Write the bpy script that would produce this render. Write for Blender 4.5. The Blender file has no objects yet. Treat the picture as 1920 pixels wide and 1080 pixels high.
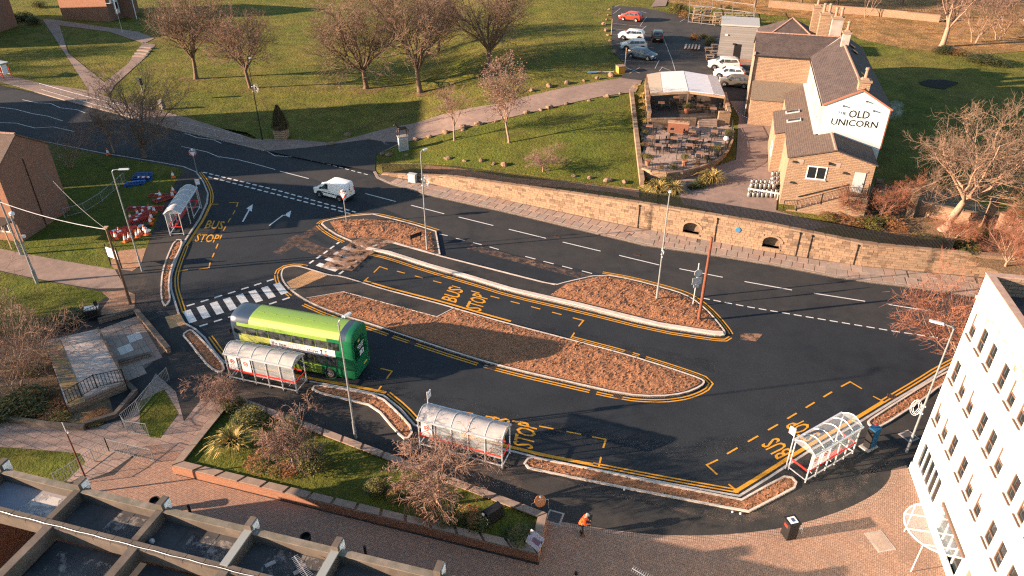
import bpy, math, random
from mathutils import Vector, Matrix, noise
from mathutils.geometry import tessellate_polygon
R=math.radians; sin=math.sin; cos=math.cos; PI=math.pi
random.seed(7)
SC=bpy.context.scene; COL=SC.collection
# ---------------------------------------------------------------- camera, sky, sun, exposure
CH=35.0; PITCH=R(32.1); FPX=1400.0
cam=bpy.data.cameras.new('camera'); cam.sensor_width=36; cam.lens=36*FPX/1920; cam.clip_end=2000; cam.clip_start=.5
co=bpy.data.objects.new('camera',cam); COL.objects.link(co); co.location=(0,0,CH); co.rotation_euler=(PI/2-PITCH,0,0); SC.camera=co
SUN_EL=R(14.3); SUN_AZ=R(10.5)            # light travels towards +x, a little towards +y
w=bpy.data.worlds.new('World'); SC.world=w; w.use_nodes=True
nt=w.node_tree; bg=nt.nodes['Background']
sk=nt.nodes.new('ShaderNodeTexSky'); sk.sky_type='NISHITA'; sk.sun_disc=False; sk.sun_elevation=SUN_EL
sk.sun_rotation=R(-90)-SUN_AZ; sk.air_density=1.3; sk.dust_density=.7; sk.ozone_density=2.2
nt.links.new(sk.outputs[0],bg.inputs[0]); bg.inputs[1].default_value=.066
sl=bpy.data.lights.new('sun','SUN'); sl.energy=5.0; sl.angle=R(.5); sl.color=(1,.71,.5)
so=bpy.data.objects.new('sun',sl); COL.objects.link(so)
sd=Vector((cos(SUN_EL)*cos(SUN_AZ),cos(SUN_EL)*sin(SUN_AZ),-sin(SUN_EL)))
so.rotation_euler=sd.to_track_quat('-Z','Y').to_euler(); so.location=(-60,0,60)
vs=SC.view_settings; vs.view_transform='Standard'; vs.look='None'; vs.exposure=2.0; vs.gamma=1; vs.use_curve_mapping=False
SC.cycles.max_bounces=5; SC.cycles.transparent_max_bounces=12; SC.cycles.use_denoising=False; SC.cycles.filter_width=1.25
# ---------------------------------------------------------------- survey: a photograph pixel to a point on a level
def P(u,v,z=0.):
    x=(u-960)/FPX; k=(v-540)/FPX
    d=(x, cos(PITCH)-k*sin(PITCH), -sin(PITCH)-k*cos(PITCH)); t=(z-CH)/d[2]
    return Vector((d[0]*t,d[1]*t,z))
def PL(pts,z=0.): return [P(u,v,z) for u,v in pts]
def lerp(a,b,t): return a+(b-a)*t
def prof(tab,x):
    if x<=tab[0][0]: return tab[0][1]
    for (a,p),(b,q) in zip(tab,tab[1:]):
        if x<=b: return lerp(p,q,(x-a)/(b-a))
    return tab[-1][1]
def sstep(a,b,x):
    t=min(1,max(0,(x-a)/(b-a))); return t*t*(3-2*t)
WALLY=[(-140,137),(-83,113.5),(-42,93.2),(-20.5,82.6),(-15.1,80.3),(-9.4,78),(-6.5,76.4),(0,73.2),(11.9,67.4),(24.4,62.15),(32.1,59.5),(40.1,57.9),(60,54),(100,46)]
WALLH=[(-15.2,.12),(-12,.55),(-9.4,.95),(-6.5,1.5),(0,1.95),(6,2.35),(11.9,2.75),(24.4,2.85),(32.1,2.3),(40.1,2.25),(60,2.2)]
GRH=[(-16,.1),(-12,.4),(-9.4,.7),(-6.5,1.2),(0,1.75),(6,2.1),(12,2.2),(24,2.1),(32,2.0),(60,1.9)]
def hgt(x,y):
    t=max(0,(y-prof(WALLY,x))*.92)
    return prof(GRH,x)+sstep(-28,2,x)*.055*min(t,46)
def T(u,v,dz=0.):
    z=0
    for _ in range(14):
        p=P(u,v,z); z=lerp(z,hgt(p.x,p.y),.8)
    p.z=hgt(p.x,p.y)+dz; return p
# ---------------------------------------------------------------- mesh and object helpers
class MB:
    def __init__(s): s.v=[]; s.f=[]; s.m=[]
    def add(s,vs,fs,mi=0):
        k=len(s.v); s.v+=[tuple(v) for v in vs]; s.f+=[tuple(i+k for i in f) for f in fs]; s.m+=[mi]*len(fs); return s
    def box(s,c,d,rz=0,mi=0,top=(1,1),rx=0,ry=0):
        M=Matrix.Rotation(rz,3,'Z')@Matrix.Rotation(ry,3,'Y')@Matrix.Rotation(rx,3,'X'); c=Vector(c); vs=[]
        for z in (-1,1):
            kx,ky=(top if z>0 else (1,1))
            for x,y in ((-1,-1),(1,-1),(1,1),(-1,1)): vs.append(c+M@Vector((x*d[0]/2*kx,y*d[1]/2*ky,z*d[2]/2)))
        return s.add(vs,[(3,2,1,0),(4,5,6,7),(0,1,5,4),(1,2,6,5),(2,3,7,6),(3,0,4,7)],mi)
    def bar(s,a,b,wd,hh=None,mi=0):
        a=Vector(a); b=Vector(b); d=(b-a).normalized(); up=Vector((0,0,1)) if abs(d.z)<.95 else Vector((1,0,0))
        x=d.cross(up).normalized(); y=x.cross(d); hh=hh or wd; vs=[]
        for p in (a,b):
            for i,j in ((-1,-1),(1,-1),(1,1),(-1,1)): vs.append(p+x*i*wd/2+y*j*hh/2)
        return s.add(vs,[(3,2,1,0),(4,5,6,7),(0,1,5,4),(1,2,6,5),(2,3,7,6),(3,0,4,7)],mi)
    def tube(s,path,r,n=6,mi=0,cap=True):
        path=[Vector(p) for p in path]; m=len(path); vs=[]; fs=[]
        for i,p in enumerate(path):
            d=(path[min(i+1,m-1)]-path[max(i-1,0)]).normalized(); up=Vector((0,0,1)) if abs(d.z)<.9 else Vector((1,0,0))
            x=d.cross(up).normalized(); y=x.cross(d); rr=r[i] if isinstance(r,(list,tuple)) else r
            for k in range(n):
                a=2*PI*k/n; vs.append(p+(x*cos(a)+y*sin(a))*rr)
        for i in range(m-1):
            for k in range(n): fs.append((i*n+k,i*n+(k+1)%n,(i+1)*n+(k+1)%n,(i+1)*n+k))
        if cap: fs.append(tuple(range(n-1,-1,-1))); fs.append(tuple((m-1)*n+k for k in range(n)))
        return s.add(vs,fs,mi)
    def lathe(s,c,prf,n=12,mi=0):
        c=Vector(c); vs=[]; fs=[]
        for r,z in prf:
            for k in range(n): vs.append(c+Vector((r*cos(2*PI*k/n),r*sin(2*PI*k/n),z)))
        for i in range(len(prf)-1):
            for k in range(n): fs.append((i*n+k,i*n+(k+1)%n,(i+1)*n+(k+1)%n,(i+1)*n+k))
        fs.append(tuple(range(n-1,-1,-1))); fs.append(tuple((len(prf)-1)*n+k for k in range(n)))
        return s.add(vs,fs,mi)
    def prism(s,pts,z0,z1,mi=0,ms=None):
        pts=[(p[0],p[1]) for p in pts]; n=len(pts)
        if sum(pts[i][0]*pts[(i+1)%n][1]-pts[(i+1)%n][0]*pts[i][1] for i in range(n))<0: pts.reverse()
        tri=tessellate_polygon([[Vector((x,y,0)) for x,y in pts]])
        f=lambda z,i:z[i] if isinstance(z,(list,tuple)) else z
        top=[(x,y,f(z1,i)) for i,(x,y) in enumerate(pts)]; bot=[(x,y,f(z0,i)) for i,(x,y) in enumerate(pts)]
        tt=[]
        for a,b,c in tri:
            A,B,C=[Vector(pts[i]) for i in (a,b,c)]
            tt.append((a,b,c) if (B-A).cross(C-A)>0 else (a,c,b))
        s.add(top,tt,mi)
        s.add(bot+top,[(i,(i+1)%n,n+(i+1)%n,n+i) for i in range(n)],mi if ms is None else ms); return s
    def sheet(s,pts,z,mi=0):
        pts=[(p[0],p[1]) for p in pts]; tri=tessellate_polygon([[Vector((x,y,0)) for x,y in pts]]); tt=[]
        for a,b,c in tri:
            A,B,C=[Vector(pts[i]) for i in (a,b,c)]
            tt.append((a,b,c) if (B-A).cross(C-A)>0 else (a,c,b))
        return s.add([(x,y,z) for x,y in pts],tt,mi)
    def ribbon(s,path,wd,z,mi=0):
        path=[Vector((p[0],p[1])) for p in path]; L=offs(path,wd/2); Q=offs(path,-wd/2); n=len(path)
        return s.add([(p.x,p.y,z) for p in L]+[(p.x,p.y,z) for p in Q],[(n+i,n+i+1,i+1,i) for i in range(n-1)],mi)
    def curb(s,path,w,z0,z1,mi=0,side=0,closed=False):
        """a kerb: a bar of width w along a path (side: shift from the path to its left in metres)"""
        path=[Vector((p[0],p[1])) for p in path]; L=offs(path,side+w/2,closed); Q=offs(path,side-w/2,closed); n=len(path); vs=[]
        for a,b in zip(L,Q): vs+=[(a.x,a.y,z0),(a.x,a.y,z1),(b.x,b.y,z1),(b.x,b.y,z0)]
        fs=[]; m=n if closed else n-1
        for i in range(m):
            k=i*4; l=((i+1)%n)*4
            for j in range(3): fs.append((k+j,l+j,l+j+1,k+j+1))
        if not closed: fs+=[(3,2,1,0),((n-1)*4,(n-1)*4+1,(n-1)*4+2,(n-1)*4+3)]
        return s.add(vs,[f[::-1] for f in fs],mi)
    def xf(s,M):
        s.v=[tuple(M@Vector(v)) for v in s.v]; return s
    def mesh(s,name,mats,smooth=False):
        me=bpy.data.meshes.new(name); me.from_pydata(s.v,[],s.f)
        for m in (mats if isinstance(mats,(list,tuple)) else [mats]): me.materials.append(m)
        if max(s.m,default=0)>0: me.polygons.foreach_set('material_index',s.m)
        if smooth: me.polygons.foreach_set('use_smooth',[True]*len(me.polygons))
        me.update(); return me
    def obj(s,name,mats,parent=None,kind=None,smooth=False,world=False,label=None):
        return link(name,s.mesh(name,mats,smooth),parent,kind,world,label)
def link(name,me,parent=None,kind=None,world=False,label=None,loc=None,rz=0):
    o=bpy.data.objects.new(name,me); COL.objects.link(o)
    if loc is not None: o.location=loc
    if rz: o.rotation_euler=(0,0,rz)
    if parent is not None:
        o.parent=parent
        if world: o.matrix_parent_inverse=(Matrix.Translation(parent.location)@parent.rotation_euler.to_matrix().to_4x4()).inverted()
    if kind: o['kind']=kind
    if label: o['label']=label
    return o
def offs(path,d,closed=False):
    n=len(path); out=[]
    for i,p in enumerate(path):
        a=path[(i-1)%n] if (closed or i>0) else None; b=path[(i+1)%n] if (closed or i<n-1) else None
        d1=(p-a).normalized() if a is not None else None; d2=(b-p).normalized() if b is not None else None
        if d1 is None: d1=d2
        if d2 is None: d2=d1
        n1=Vector((-d1.y,d1.x)); n2=Vector((-d2.y,d2.x)); m=n1+n2
        m=m.normalized() if m.length>1e-6 else n1
        k=1/max(.45,m.dot(n1)); out.append(p+m*d*k)
    return out
def smoothp(pts,it=2,closed=False):
    pts=[Vector((p[0],p[1])) for p in pts]
    for _ in range(it):
        q=[]; n=len(pts)
        for i in range(n if closed else n-1):
            a=pts[i]; b=pts[(i+1)%n]; q+=[a.lerp(b,.25),a.lerp(b,.75)]
        if not closed: q=[pts[0]]+q+[pts[-1]]
        pts=q
    return pts
def plen(path): return sum((b-a).length for a,b in zip(path,path[1:]))
def along(path,s):
    for a,b in zip(path,path[1:]):
        l=(b-a).length
        if s<=l or b is path[-1]: return a.lerp(b,s/l if l else 0),(b-a).normalized()
        s-=l
def cut(path,s0,s1,step=.6):
    n=max(1,int((s1-s0)/step)); return [along(path,lerp(s0,s1,i/n))[0] for i in range(n+1)]
def tag(o,label=None,cat=None,group=None,kind=None):
    if label: o['label']=label
    if cat: o['category']=cat
    if group: o['group']=group
    if kind: o['kind']=kind
    return o
def thing(name,label,cat,loc=(0,0,0),rz=0,group=None):
    o=bpy.data.objects.new(name,None); COL.objects.link(o); o.location=loc; o.rotation_euler=(0,0,rz); o.empty_display_size=.2
    return tag(o,label,cat,group)
def copy_tree(o,loc=None,rz=None,label=None,group=None,scale=None,parent=None):
    c=o.copy(); COL.objects.link(c)
    if parent is not None: c.parent=parent
    if loc is not None: c.location=loc
    if rz is not None: c.rotation_euler=(0,0,rz)
    if scale is not None: c.scale=(scale,)*3 if not isinstance(scale,(tuple,list)) else scale
    if label: c['label']=label
    if group: c['group']=group
    for k in list(o.children): copy_tree(k,parent=c)
    return c
# ---------------------------------------------------------------- materials
MATS={}
def nodes(name):
    m=bpy.data.materials.new(name); m.use_nodes=True; t=m.node_tree; b=t.nodes['Principled BSDF']
    return m,t,b
def N(t,typ,**k):
    n=t.nodes.new(typ)
    for a,v in k.items(): setattr(n,a,v)
    return n
def noise_n(t,vec,scale,detail=4,rough=.6):
    n=N(t,'ShaderNodeTexNoise'); n.inputs['Scale'].default_value=scale; n.inputs['Detail'].default_value=detail; n.inputs['Roughness'].default_value=rough
    if vec: t.links.new(vec,n.inputs['Vector'])
    return n.outputs['Fac']
def ramp(t,fac,a,b,p0=.35,p1=.65):
    r=N(t,'ShaderNodeValToRGB'); r.color_ramp.elements[0].position=p0; r.color_ramp.elements[1].position=p1
    r.color_ramp.elements[0].color=(*a,1); r.color_ramp.elements[1].color=(*b,1); t.links.new(fac,r.inputs[0]); return r.outputs[0]
def mixc(t,fac,a,b,mode='MIX'):
    m=N(t,'ShaderNodeMix',data_type='RGBA',blend_type=mode)
    for s,v in ((0,fac),(6,a),(7,b)):
        if isinstance(v,(int,float)): m.inputs[s].default_value=v
        elif isinstance(v,tuple): m.inputs[s].default_value=(*v,1)
        else: t.links.new(v,m.inputs[s])
    return m.outputs[2]
def bumpn(t,b,h,st,dist=.05):
    n=N(t,'ShaderNodeBump'); n.inputs['Strength'].default_value=st; n.inputs['Distance'].default_value=dist
    t.links.new(h,n.inputs['Height']); t.links.new(n.outputs[0],b.inputs['Normal'])
def M(name,c1,c2=None,s=4,p=(.35,.65),big=0,bigs=.25,bigc=None,bump=0,bs=20,bd=.05,rough=.85,metal=0,spec=.3,fine=0,alpha=1,trans=0,mid=0):
    m,t,b=nodes(name); pos=N(t,'ShaderNodeNewGeometry').outputs['Position']
    b.inputs['Roughness'].default_value=rough; b.inputs['Metallic'].default_value=metal; b.inputs['Specular IOR Level'].default_value=spec
    if c2: col=ramp(t,noise_n(t,pos,s),c1,c2,*p)
    else: col=None
    if big:
        f=ramp(t,noise_n(t,pos,bigs,5,.65),(0,0,0),(1,1,1),.38,.62)
        mm=N(t,'ShaderNodeMath',operation='MULTIPLY'); mm.inputs[1].default_value=big; t.links.new(f,mm.inputs[0])
        col=mixc(t,mm.outputs[0],col if col else c1,bigc)
    if mid:
        f=ramp(t,noise_n(t,pos,.42,4,.6),(1-mid,)*3,(1+mid,1+mid*.8,1),.3,.7); col=mixc(t,1.0,col if col else c1,f,'MULTIPLY')
    if fine:
        f=ramp(t,noise_n(t,pos,60,2,.7),(1-fine,)*3,(1+fine,)*3,.3,.7); col=mixc(t,1.0,col if col else c1,f,'MULTIPLY')
    if col: t.links.new(col,b.inputs['Base Color'])
    else: b.inputs['Base Color'].default_value=(*c1,1)
    if bump: bumpn(t,b,noise_n(t,pos,bs,5,.68),bump,bd)
    if alpha<1: b.inputs['Alpha'].default_value=alpha
    if trans: b.inputs['Transmission Weight'].default_value=trans
    MATS[name]=m; return m
def BR(name,c1,c2,mo,bw,bh,ms=.012,mode='wall',rot=0,bump=.5,rough=.9,basket=False,dirt=.35,dc=(.1,.09,.07),off=.5,ds=.5,zs=1):
    m,t,b=nodes(name); g=N(t,'ShaderNodeNewGeometry'); pos=g.outputs['Position']; b.inputs['Roughness'].default_value=rough; b.inputs['Specular IOR Level'].default_value=.25
    if mode=='wall':
        cr=N(t,'ShaderNodeVectorMath',operation='CROSS_PRODUCT'); cr.inputs[0].default_value=(0,0,1); t.links.new(g.outputs['True Normal'],cr.inputs[1])
        nm=N(t,'ShaderNodeVectorMath',operation='NORMALIZE'); t.links.new(cr.outputs[0],nm.inputs[0])
        dt=N(t,'ShaderNodeVectorMath',operation='DOT_PRODUCT'); t.links.new(pos,dt.inputs[0]); t.links.new(nm.outputs[0],dt.inputs[1])
        sp=N(t,'ShaderNodeSeparateXYZ'); t.links.new(pos,sp.inputs[0])
        mz=N(t,'ShaderNodeMath',operation='MULTIPLY'); mz.inputs[1].default_value=zs; t.links.new(sp.outputs[2],mz.inputs[0])
        cb=N(t,'ShaderNodeCombineXYZ'); t.links.new(dt.outputs['Value'],cb.inputs[0]); t.links.new(mz.outputs[0],cb.inputs[1]); vec=cb.outputs[0]
    else:
        mp=N(t,'ShaderNodeMapping'); mp.inputs['Rotation'].default_value=(0,0,rot); t.links.new(pos,mp.inputs[0]); vec=mp.outputs[0]
    def bt(w,h,o):
        n=N(t,'ShaderNodeTexBrick',offset=o); n.inputs['Scale'].default_value=1; n.inputs['Brick Width'].default_value=w; n.inputs['Row Height'].default_value=h
        n.inputs['Mortar Size'].default_value=ms; n.inputs['Mortar Smooth'].default_value=.3; n.inputs['Color1'].default_value=(*c1,1); n.inputs['Color2'].default_value=(*c2,1); n.inputs['Mortar'].default_value=(*mo,1)
        t.links.new(vec,n.inputs['Vector']); return n
    a=bt(bw,bh,off); col=a.outputs['Color']; fac=a.outputs['Fac']
    if basket:
        a2=bt(bh,bw,0); ck=N(t,'ShaderNodeTexChecker'); ck.inputs['Scale'].default_value=1/bw; t.links.new(vec,ck.inputs['Vector'])
        col=mixc(t,ck.outputs['Fac'],a.outputs['Color'],a2.outputs['Color'])
        fm=N(t,'ShaderNodeMix'); t.links.new(ck.outputs['Fac'],fm.inputs[0]); t.links.new(a.outputs['Fac'],fm.inputs[2]); t.links.new(a2.outputs['Fac'],fm.inputs[3]); fac=fm.outputs[0]
    f=ramp(t,noise_n(t,pos,ds,5,.7),(0,0,0),(dirt,)*3,.42,.7); col=mixc(t,f,col,dc)
    f2=ramp(t,noise_n(t,pos,9,3),(.82,)*3,(1.15,)*3,.3,.7); col=mixc(t,1.0,col,f2,'MULTIPLY')
    t.links.new(col,b.inputs['Base Color'])
    inv=N(t,'ShaderNodeMath',operation='SUBTRACT'); inv.inputs[0].default_value=1; t.links.new(fac,inv.inputs[1]); bumpn(t,b,inv.outputs[0],bump,.03)
    MATS[name]=m; return m
def SPLIT(name,c1,c2,axis,thr): pass
asph=M('fresh asphalt',(.0085,.0125,.018),(.0145,.0205,.028),s=.6,big=.75,bigs=.09,bigc=(.021,.0255,.031),bump=.35,bs=70,bd=.02,rough=.82,fine=.3)
asph_old=M('worn asphalt',(.019,.0215,.025),(.03,.033,.036),s=.9,big=.7,bigs=.16,bigc=(.043,.042,.041),bump=.3,bs=60,bd=.02,rough=.88,fine=.25)
asph_walk=M('footway asphalt',(.016,.018,.0205),(.028,.0295,.031),s=1.2,big=.6,bigs=.2,bigc=(.06,.05,.043),bump=.35,bs=60,bd=.02,rough=.9,fine=.3)
patchm=M('patched asphalt',(.05,.044,.04),(.07,.06,.054),s=2,rough=.9,bump=.3,bs=50,bd=.02,fine=.3)
yellow=M('yellow road paint',(.6,.28,.022),(.36,.165,.02),s=7,p=(.45,.8),rough=.7,fine=.2)
whitep=M('white road paint',(.62,.62,.6),(.42,.41,.39),s=7,p=(.45,.75),rough=.7,fine=.15)
whiteold=M('worn white road paint',(.42,.4,.38),(.14,.13,.12),s=6,p=(.5,.7),rough=.8,fine=.3)
kerbw=M('pale kerb concrete',(.62,.54,.47),(.45,.39,.34),s=2.5,rough=.85,bump=.2,bs=30,bd=.01,big=.4,bigs=.4,bigc=(.36,.3,.26))
kerbs=M('grey kerb concrete',(.42,.4,.38),(.3,.285,.27),s=2.5,rough=.85,bump=.2,bs=30,bd=.01)
kerbold=M('old stone kerb',(.3,.25,.21),(.2,.165,.14),s=3,rough=.9)
mulch=M('bark mulch',(.17,.075,.036),(.44,.21,.108),s=9,p=(.3,.72),bump=.9,bs=16,bd=.08,rough=.95,fine=.4,big=.35,bigs=.3,bigc=(.2,.11,.07))
soil=M('bare soil',(.25,.14,.085),(.36,.21,.13),s=3,bump=.5,bs=18,rough=.95,fine=.3)
grass=M('lawn grass',(.068,.09,.018),(.14,.155,.032),s=1.1,p=(.25,.75),mid=.3,big=.6,bigs=.1,bigc=(.185,.15,.048),bump=1.,bs=2.6,bd=.55,rough=.95,fine=.45,spec=.1)
grassg=M('green lawn grass',(.058,.09,.017),(.125,.148,.028),s=1.6,p=(.25,.75),mid=.25,big=.55,bigs=.2,bigc=(.13,.12,.03),bump=1.,bs=3.2,bd=.5,rough=.95,fine=.45,spec=.1)
grassd=M('dry winter grass',(.24,.135,.065),(.42,.245,.12),s=.8,mid=.25,big=.5,bigs=.15,bigc=(.1,.1,.03),bump=1.,bs=3,bd=.5,rough=.95,fine=.4,spec=.1)
slabm=[M('paving slab %s'%n,tuple(.88*c for c in a),tuple(.85*c for c in b),s=3,bump=.15,bs=30,bd=.01,rough=.9,big=.4,bigs=.8,bigc=(.2,.15,.12),fine=.12) for n,a,b in (('buff',(.36,.27,.22),(.44,.335,.27)),('rose',(.33,.235,.19),(.4,.29,.235)),('grey',(.29,.235,.2),(.37,.3,.255)))]
slabw=M('pale new slab',(.62,.56,.5),(.52,.47,.42),s=4,rough=.9)
jointm=M('paving joint grit',(.1,.08,.065),(.15,.12,.1),s=6,rough=.95)
buff=BR('buff tactile paving',(.55,.3,.13),(.47,.25,.105),(.3,.17,.09),.4,.4,ms=.02,mode='floor',rot=R(25),off=0,bump=.4,dirt=.3,dc=(.6,.42,.28))
brickp=BR('block paving',(.39,.24,.17),(.3,.182,.13),(.1,.07,.055),.22,.11,ms=.009,mode='floor',rot=R(24),basket=True,bump=.5,dirt=.4,dc=(.17,.12,.1))
conc=M('weathered concrete',(.145,.12,.1),(.095,.078,.066),s=1.3,big=.65,bigs=.5,bigc=(.075,.066,.054),bump=.25,bs=25,bd=.02,rough=.92,fine=.2)
concl=M('pale concrete deck',(.46,.4,.36),(.36,.31,.28),s=1.5,big=.75,bigs=.28,bigc=(.19,.18,.175),bump=.25,bs=25,bd=.02,rough=.92,fine=.2)
path_m=M('pink path tarmac',(.21,.15,.125),(.27,.195,.16),s=1.5,big=.4,bigs=.3,bigc=(.14,.105,.09),rough=.92,fine=.2,bump=.2,bs=40,bd=.02)
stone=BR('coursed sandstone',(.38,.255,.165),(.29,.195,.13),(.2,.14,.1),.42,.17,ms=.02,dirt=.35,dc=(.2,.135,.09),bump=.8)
stones=[M('sandstone block %s'%n,a,b,s=5,bump=.4,bs=14,bd=.03,rough=.93,fine=.15) for n,a,b in (('honey',(.32,.215,.14),(.26,.175,.115)),('buff',(.27,.19,.13),(.22,.155,.108)),('brown',(.22,.15,.1),(.17,.115,.08)),('sooty',(.12,.085,.06),(.17,.115,.08)))]
mortar=M('lime mortar',(.22,.155,.105),(.17,.12,.085),s=4,rough=.95)
stoned=BR('dark coursed stone',(.3,.22,.16),(.24,.17,.125),(.14,.1,.08),.5,.22,ms=.02,dirt=.5,dc=(.12,.09,.07),bump=.8)  # a darker stone laid in larger blocks than the coursed sandstone
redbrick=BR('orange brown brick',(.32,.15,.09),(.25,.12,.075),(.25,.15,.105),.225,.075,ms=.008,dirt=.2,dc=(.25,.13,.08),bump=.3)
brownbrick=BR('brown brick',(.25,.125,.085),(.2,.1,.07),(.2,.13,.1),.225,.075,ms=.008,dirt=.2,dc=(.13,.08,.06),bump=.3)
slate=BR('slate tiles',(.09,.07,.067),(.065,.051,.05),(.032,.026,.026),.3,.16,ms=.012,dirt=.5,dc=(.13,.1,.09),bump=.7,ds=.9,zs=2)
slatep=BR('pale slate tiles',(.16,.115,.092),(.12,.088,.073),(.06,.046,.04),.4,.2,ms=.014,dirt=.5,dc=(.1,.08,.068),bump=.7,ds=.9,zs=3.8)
ridgem=M('clay ridge tile',(.34,.2,.15),(.26,.16,.125),s=5,rough=.9)
render_w=M('white render',(.6,.76,.78),(.56,.71,.73),s=1.2,big=.3,bigs=.3,bigc=(.5,.42,.35),rough=.75,bump=.08,bs=30,bd=.01)
stainm=M('rust stained render',(.5,.34,.24),(.74,.66,.58),s=2.2,p=(.42,.62),rough=.9)
white_pt=M('white paint',(.78,.78,.77),rough=.45)
cream=M('brownish window frame',(.16,.1,.075),(.12,.078,.06),s=6,rough=.6)
grey_mt=M('grey galvanised steel',(.32,.345,.355),(.25,.27,.28),s=8,rough=.42,metal=.35,spec=.5)
grey_pt=M('grey painted metal',(.4,.43,.45),rough=.5)
silver=M('silver framed aluminium',(.55,.57,.59),rough=.4,metal=.3,spec=.5)
dark_mt=M('black painted metal',(.02,.02,.021),rough=.5)
rustm=M('rusty brown steel',(.2,.065,.035),(.13,.05,.032),s=6,rough=.85,bump=.2,bs=30,bd=.01)
wood=M('brown timber',(.17,.1,.06),(.12,.07,.045),s=7,rough=.85)
wood_l=M('pale timber',(.4,.27,.17),(.32,.21,.135),s=6,rough=.85)
wood_g=M('weathered grey timber',(.3,.25,.215),(.24,.2,.17),s=5,rough=.9)
redp=M('red painted rail',(.62,.035,.025),rough=.45)
redpl=M('red plastic',(.4,.045,.03),(.3,.035,.025),s=5,rough=.55)
bluepl=M('blue plastic',(.012,.075,.26),rough=.5)
orangep=M('orange plastic',(.62,.13,.03),rough=.55)
whitepl=M('white reflective plastic',(.72,.72,.74),rough=.5)
polyc=M('clouded polycarbonate',(.46,.44,.43),(.36,.36,.37),s=2.5,rough=.3,spec=.5,alpha=.8)
clearp=M('clear glazing',(.62,.68,.72),rough=.1,spec=.6,alpha=.22)
glass=M('dark window glass',(.016,.02,.024),rough=.07,spec=.8)
glassw=M('greenish vehicle glass',(.012,.018,.018),(.075,.085,.085),s=2.2,p=(.42,.62),rough=.08,spec=.8)  # pale blotches in the base colour stand in for reflections
tyre=M('tyre rubber',(.012,.012,.012),rough=.85)
rim=M('alloy wheel',(.38,.38,.39),rough=.35,metal=.7)
black=M('black plastic',(.014,.014,.015),rough=.5)
felt=M('roofing felt',(.03,.033,.038),(.05,.052,.056),s=1.1,big=.6,bigs=.4,bigc=(.1,.095,.09),rough=.75,bump=.2,bs=20,bd=.02,fine=.2)
feltb=M('blue grey roof membrane',(.16,.18,.23),(.2,.22,.27),s=1.5,big=.6,bigs=.5,bigc=(.33,.31,.3),rough=.6)
bark=M('grey brown bark',(.19,.125,.085),(.11,.075,.055),s=6,bump=.6,bs=14,bd=.05,rough=.95)
twig=M('bare brown twigs',(.22,.145,.1),(.155,.105,.075),s=2,rough=.95)
twigp=M('pale pinkish twigs',(.25,.155,.115),(.18,.112,.085),s=2,rough=.95)
twigr=M('red brown twigs',(.26,.11,.065),(.19,.085,.055),s=2,rough=.95)
leafd=M('dark evergreen leaves',(.03,.04,.014),(.06,.07,.022),s=3,rough=.75)
leafy=M('yellow green leaves',(.1,.095,.022),(.17,.14,.035),s=3,rough=.75)
leafo=M('russet leaves',(.27,.12,.045),(.19,.09,.04),s=3,rough=.8)
straw=M('straw coloured blades',(.5,.34,.12),(.33,.25,.08),s=3,rough=.8)
stonei=M('sandstone boulder',(.13,.09,.06),(.26,.175,.115),s=2.5,bump=.5,bs=8,bd=.08,rough=.95)
terra=M('terracotta',(.3,.13,.075),rough=.85)
skin=M('skin',(.5,.29,.2),rough=.6)
def pt(name,c,rough=.3,spec=.6): return M(name,c,rough=rough,spec=spec)
# ================================================================ ground, roads, kerbs
def struct(name,mb,mats,label=None,parent=None): return mb.obj(name,mats,parent,kind='structure' if parent is None else None,label=label)
TXT={}
def textmesh(s,key=None):
    """flat letters, normalised to 0..1 in both directions"""
    if s in TXT: return TXT[s]
    cu=bpy.data.curves.new('lettering','FONT'); cu.body=s; cu.resolution_u=2; cu.offset=.013
    o=bpy.data.objects.new('lettering',cu); COL.objects.link(o); dg=bpy.context.evaluated_depsgraph_get(); me=bpy.data.meshes.new_from_object(o.evaluated_get(dg))
    v=[tuple(q.co) for q in me.vertices]; f=[tuple(q.vertices) for q in me.polygons]; bpy.data.objects.remove(o); bpy.data.meshes.remove(me)
    x0=min(q[0] for q in v); x1=max(q[0] for q in v); y0=min(q[1] for q in v); y1=max(q[1] for q in v)
    TXT[s]=([((q[0]-x0)/(x1-x0),(q[1]-y0)/(y1-y0)) for q in v],f,(x1-x0)/(y1-y0)); return TXT[s]
def letters(mb,s,o,r,u,mi=0):
    """letters spanning vector r (reading direction) and u (upwards) from o"""
    v,f,a=textmesh(s); o=Vector(o); r=Vector(r); u=Vector(u); mb.add([o+r*x+u*y for x,y in v],f,mi); return mb
for _s in ('BUS','STOP','THE','OLD','UNICORN','the new','NORMAL','show','13','M'): textmesh(_s)
ground=struct('ground',MB().sheet([(-700,-200),(700,-200),(700,900),(-700,900)],-.35),grass)
SK_px=[(-260,196),(0,246),(75,263),(190,286),(290,302),(345,312),(369,322),(382,340),(391,362),(389,380),(375,410),(360,432),(342,460),(330,490),(322,515),(322,540),(328,560),(336,586),(347,605),(366,615),(385,632),(405,660),(422,679),(480,692),(572,712),(655,727),(720,740),(752,766),(779,796),(860,820),(955,843),(1010,857),(1110,877),(1260,906),(1385,928),(1440,894),(1510,848),(1610,790),(1665,756),(1732,716),(1767,693),(1850,650),(2000,640),(2300,690)]
SK=[P(u,v,.12) for u,v in SK_px]
NK_px=[(-260,80),(0,153),(60,170),(120,187),(225,214),(330,243),(430,266),(495,282)]
NK=[P(u,v,.12) for u,v in NK_px]
NE_px=[(700,322),(706,333),(730,344),(805,366),(960,400),(1085,430),(1210,460),(1360,482),(1440,495),(1565,519),(1640,530),(1715,539),(1850,559),(2300,640)]
NE=[P(u,v,.12) for u,v in NE_px]
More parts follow.
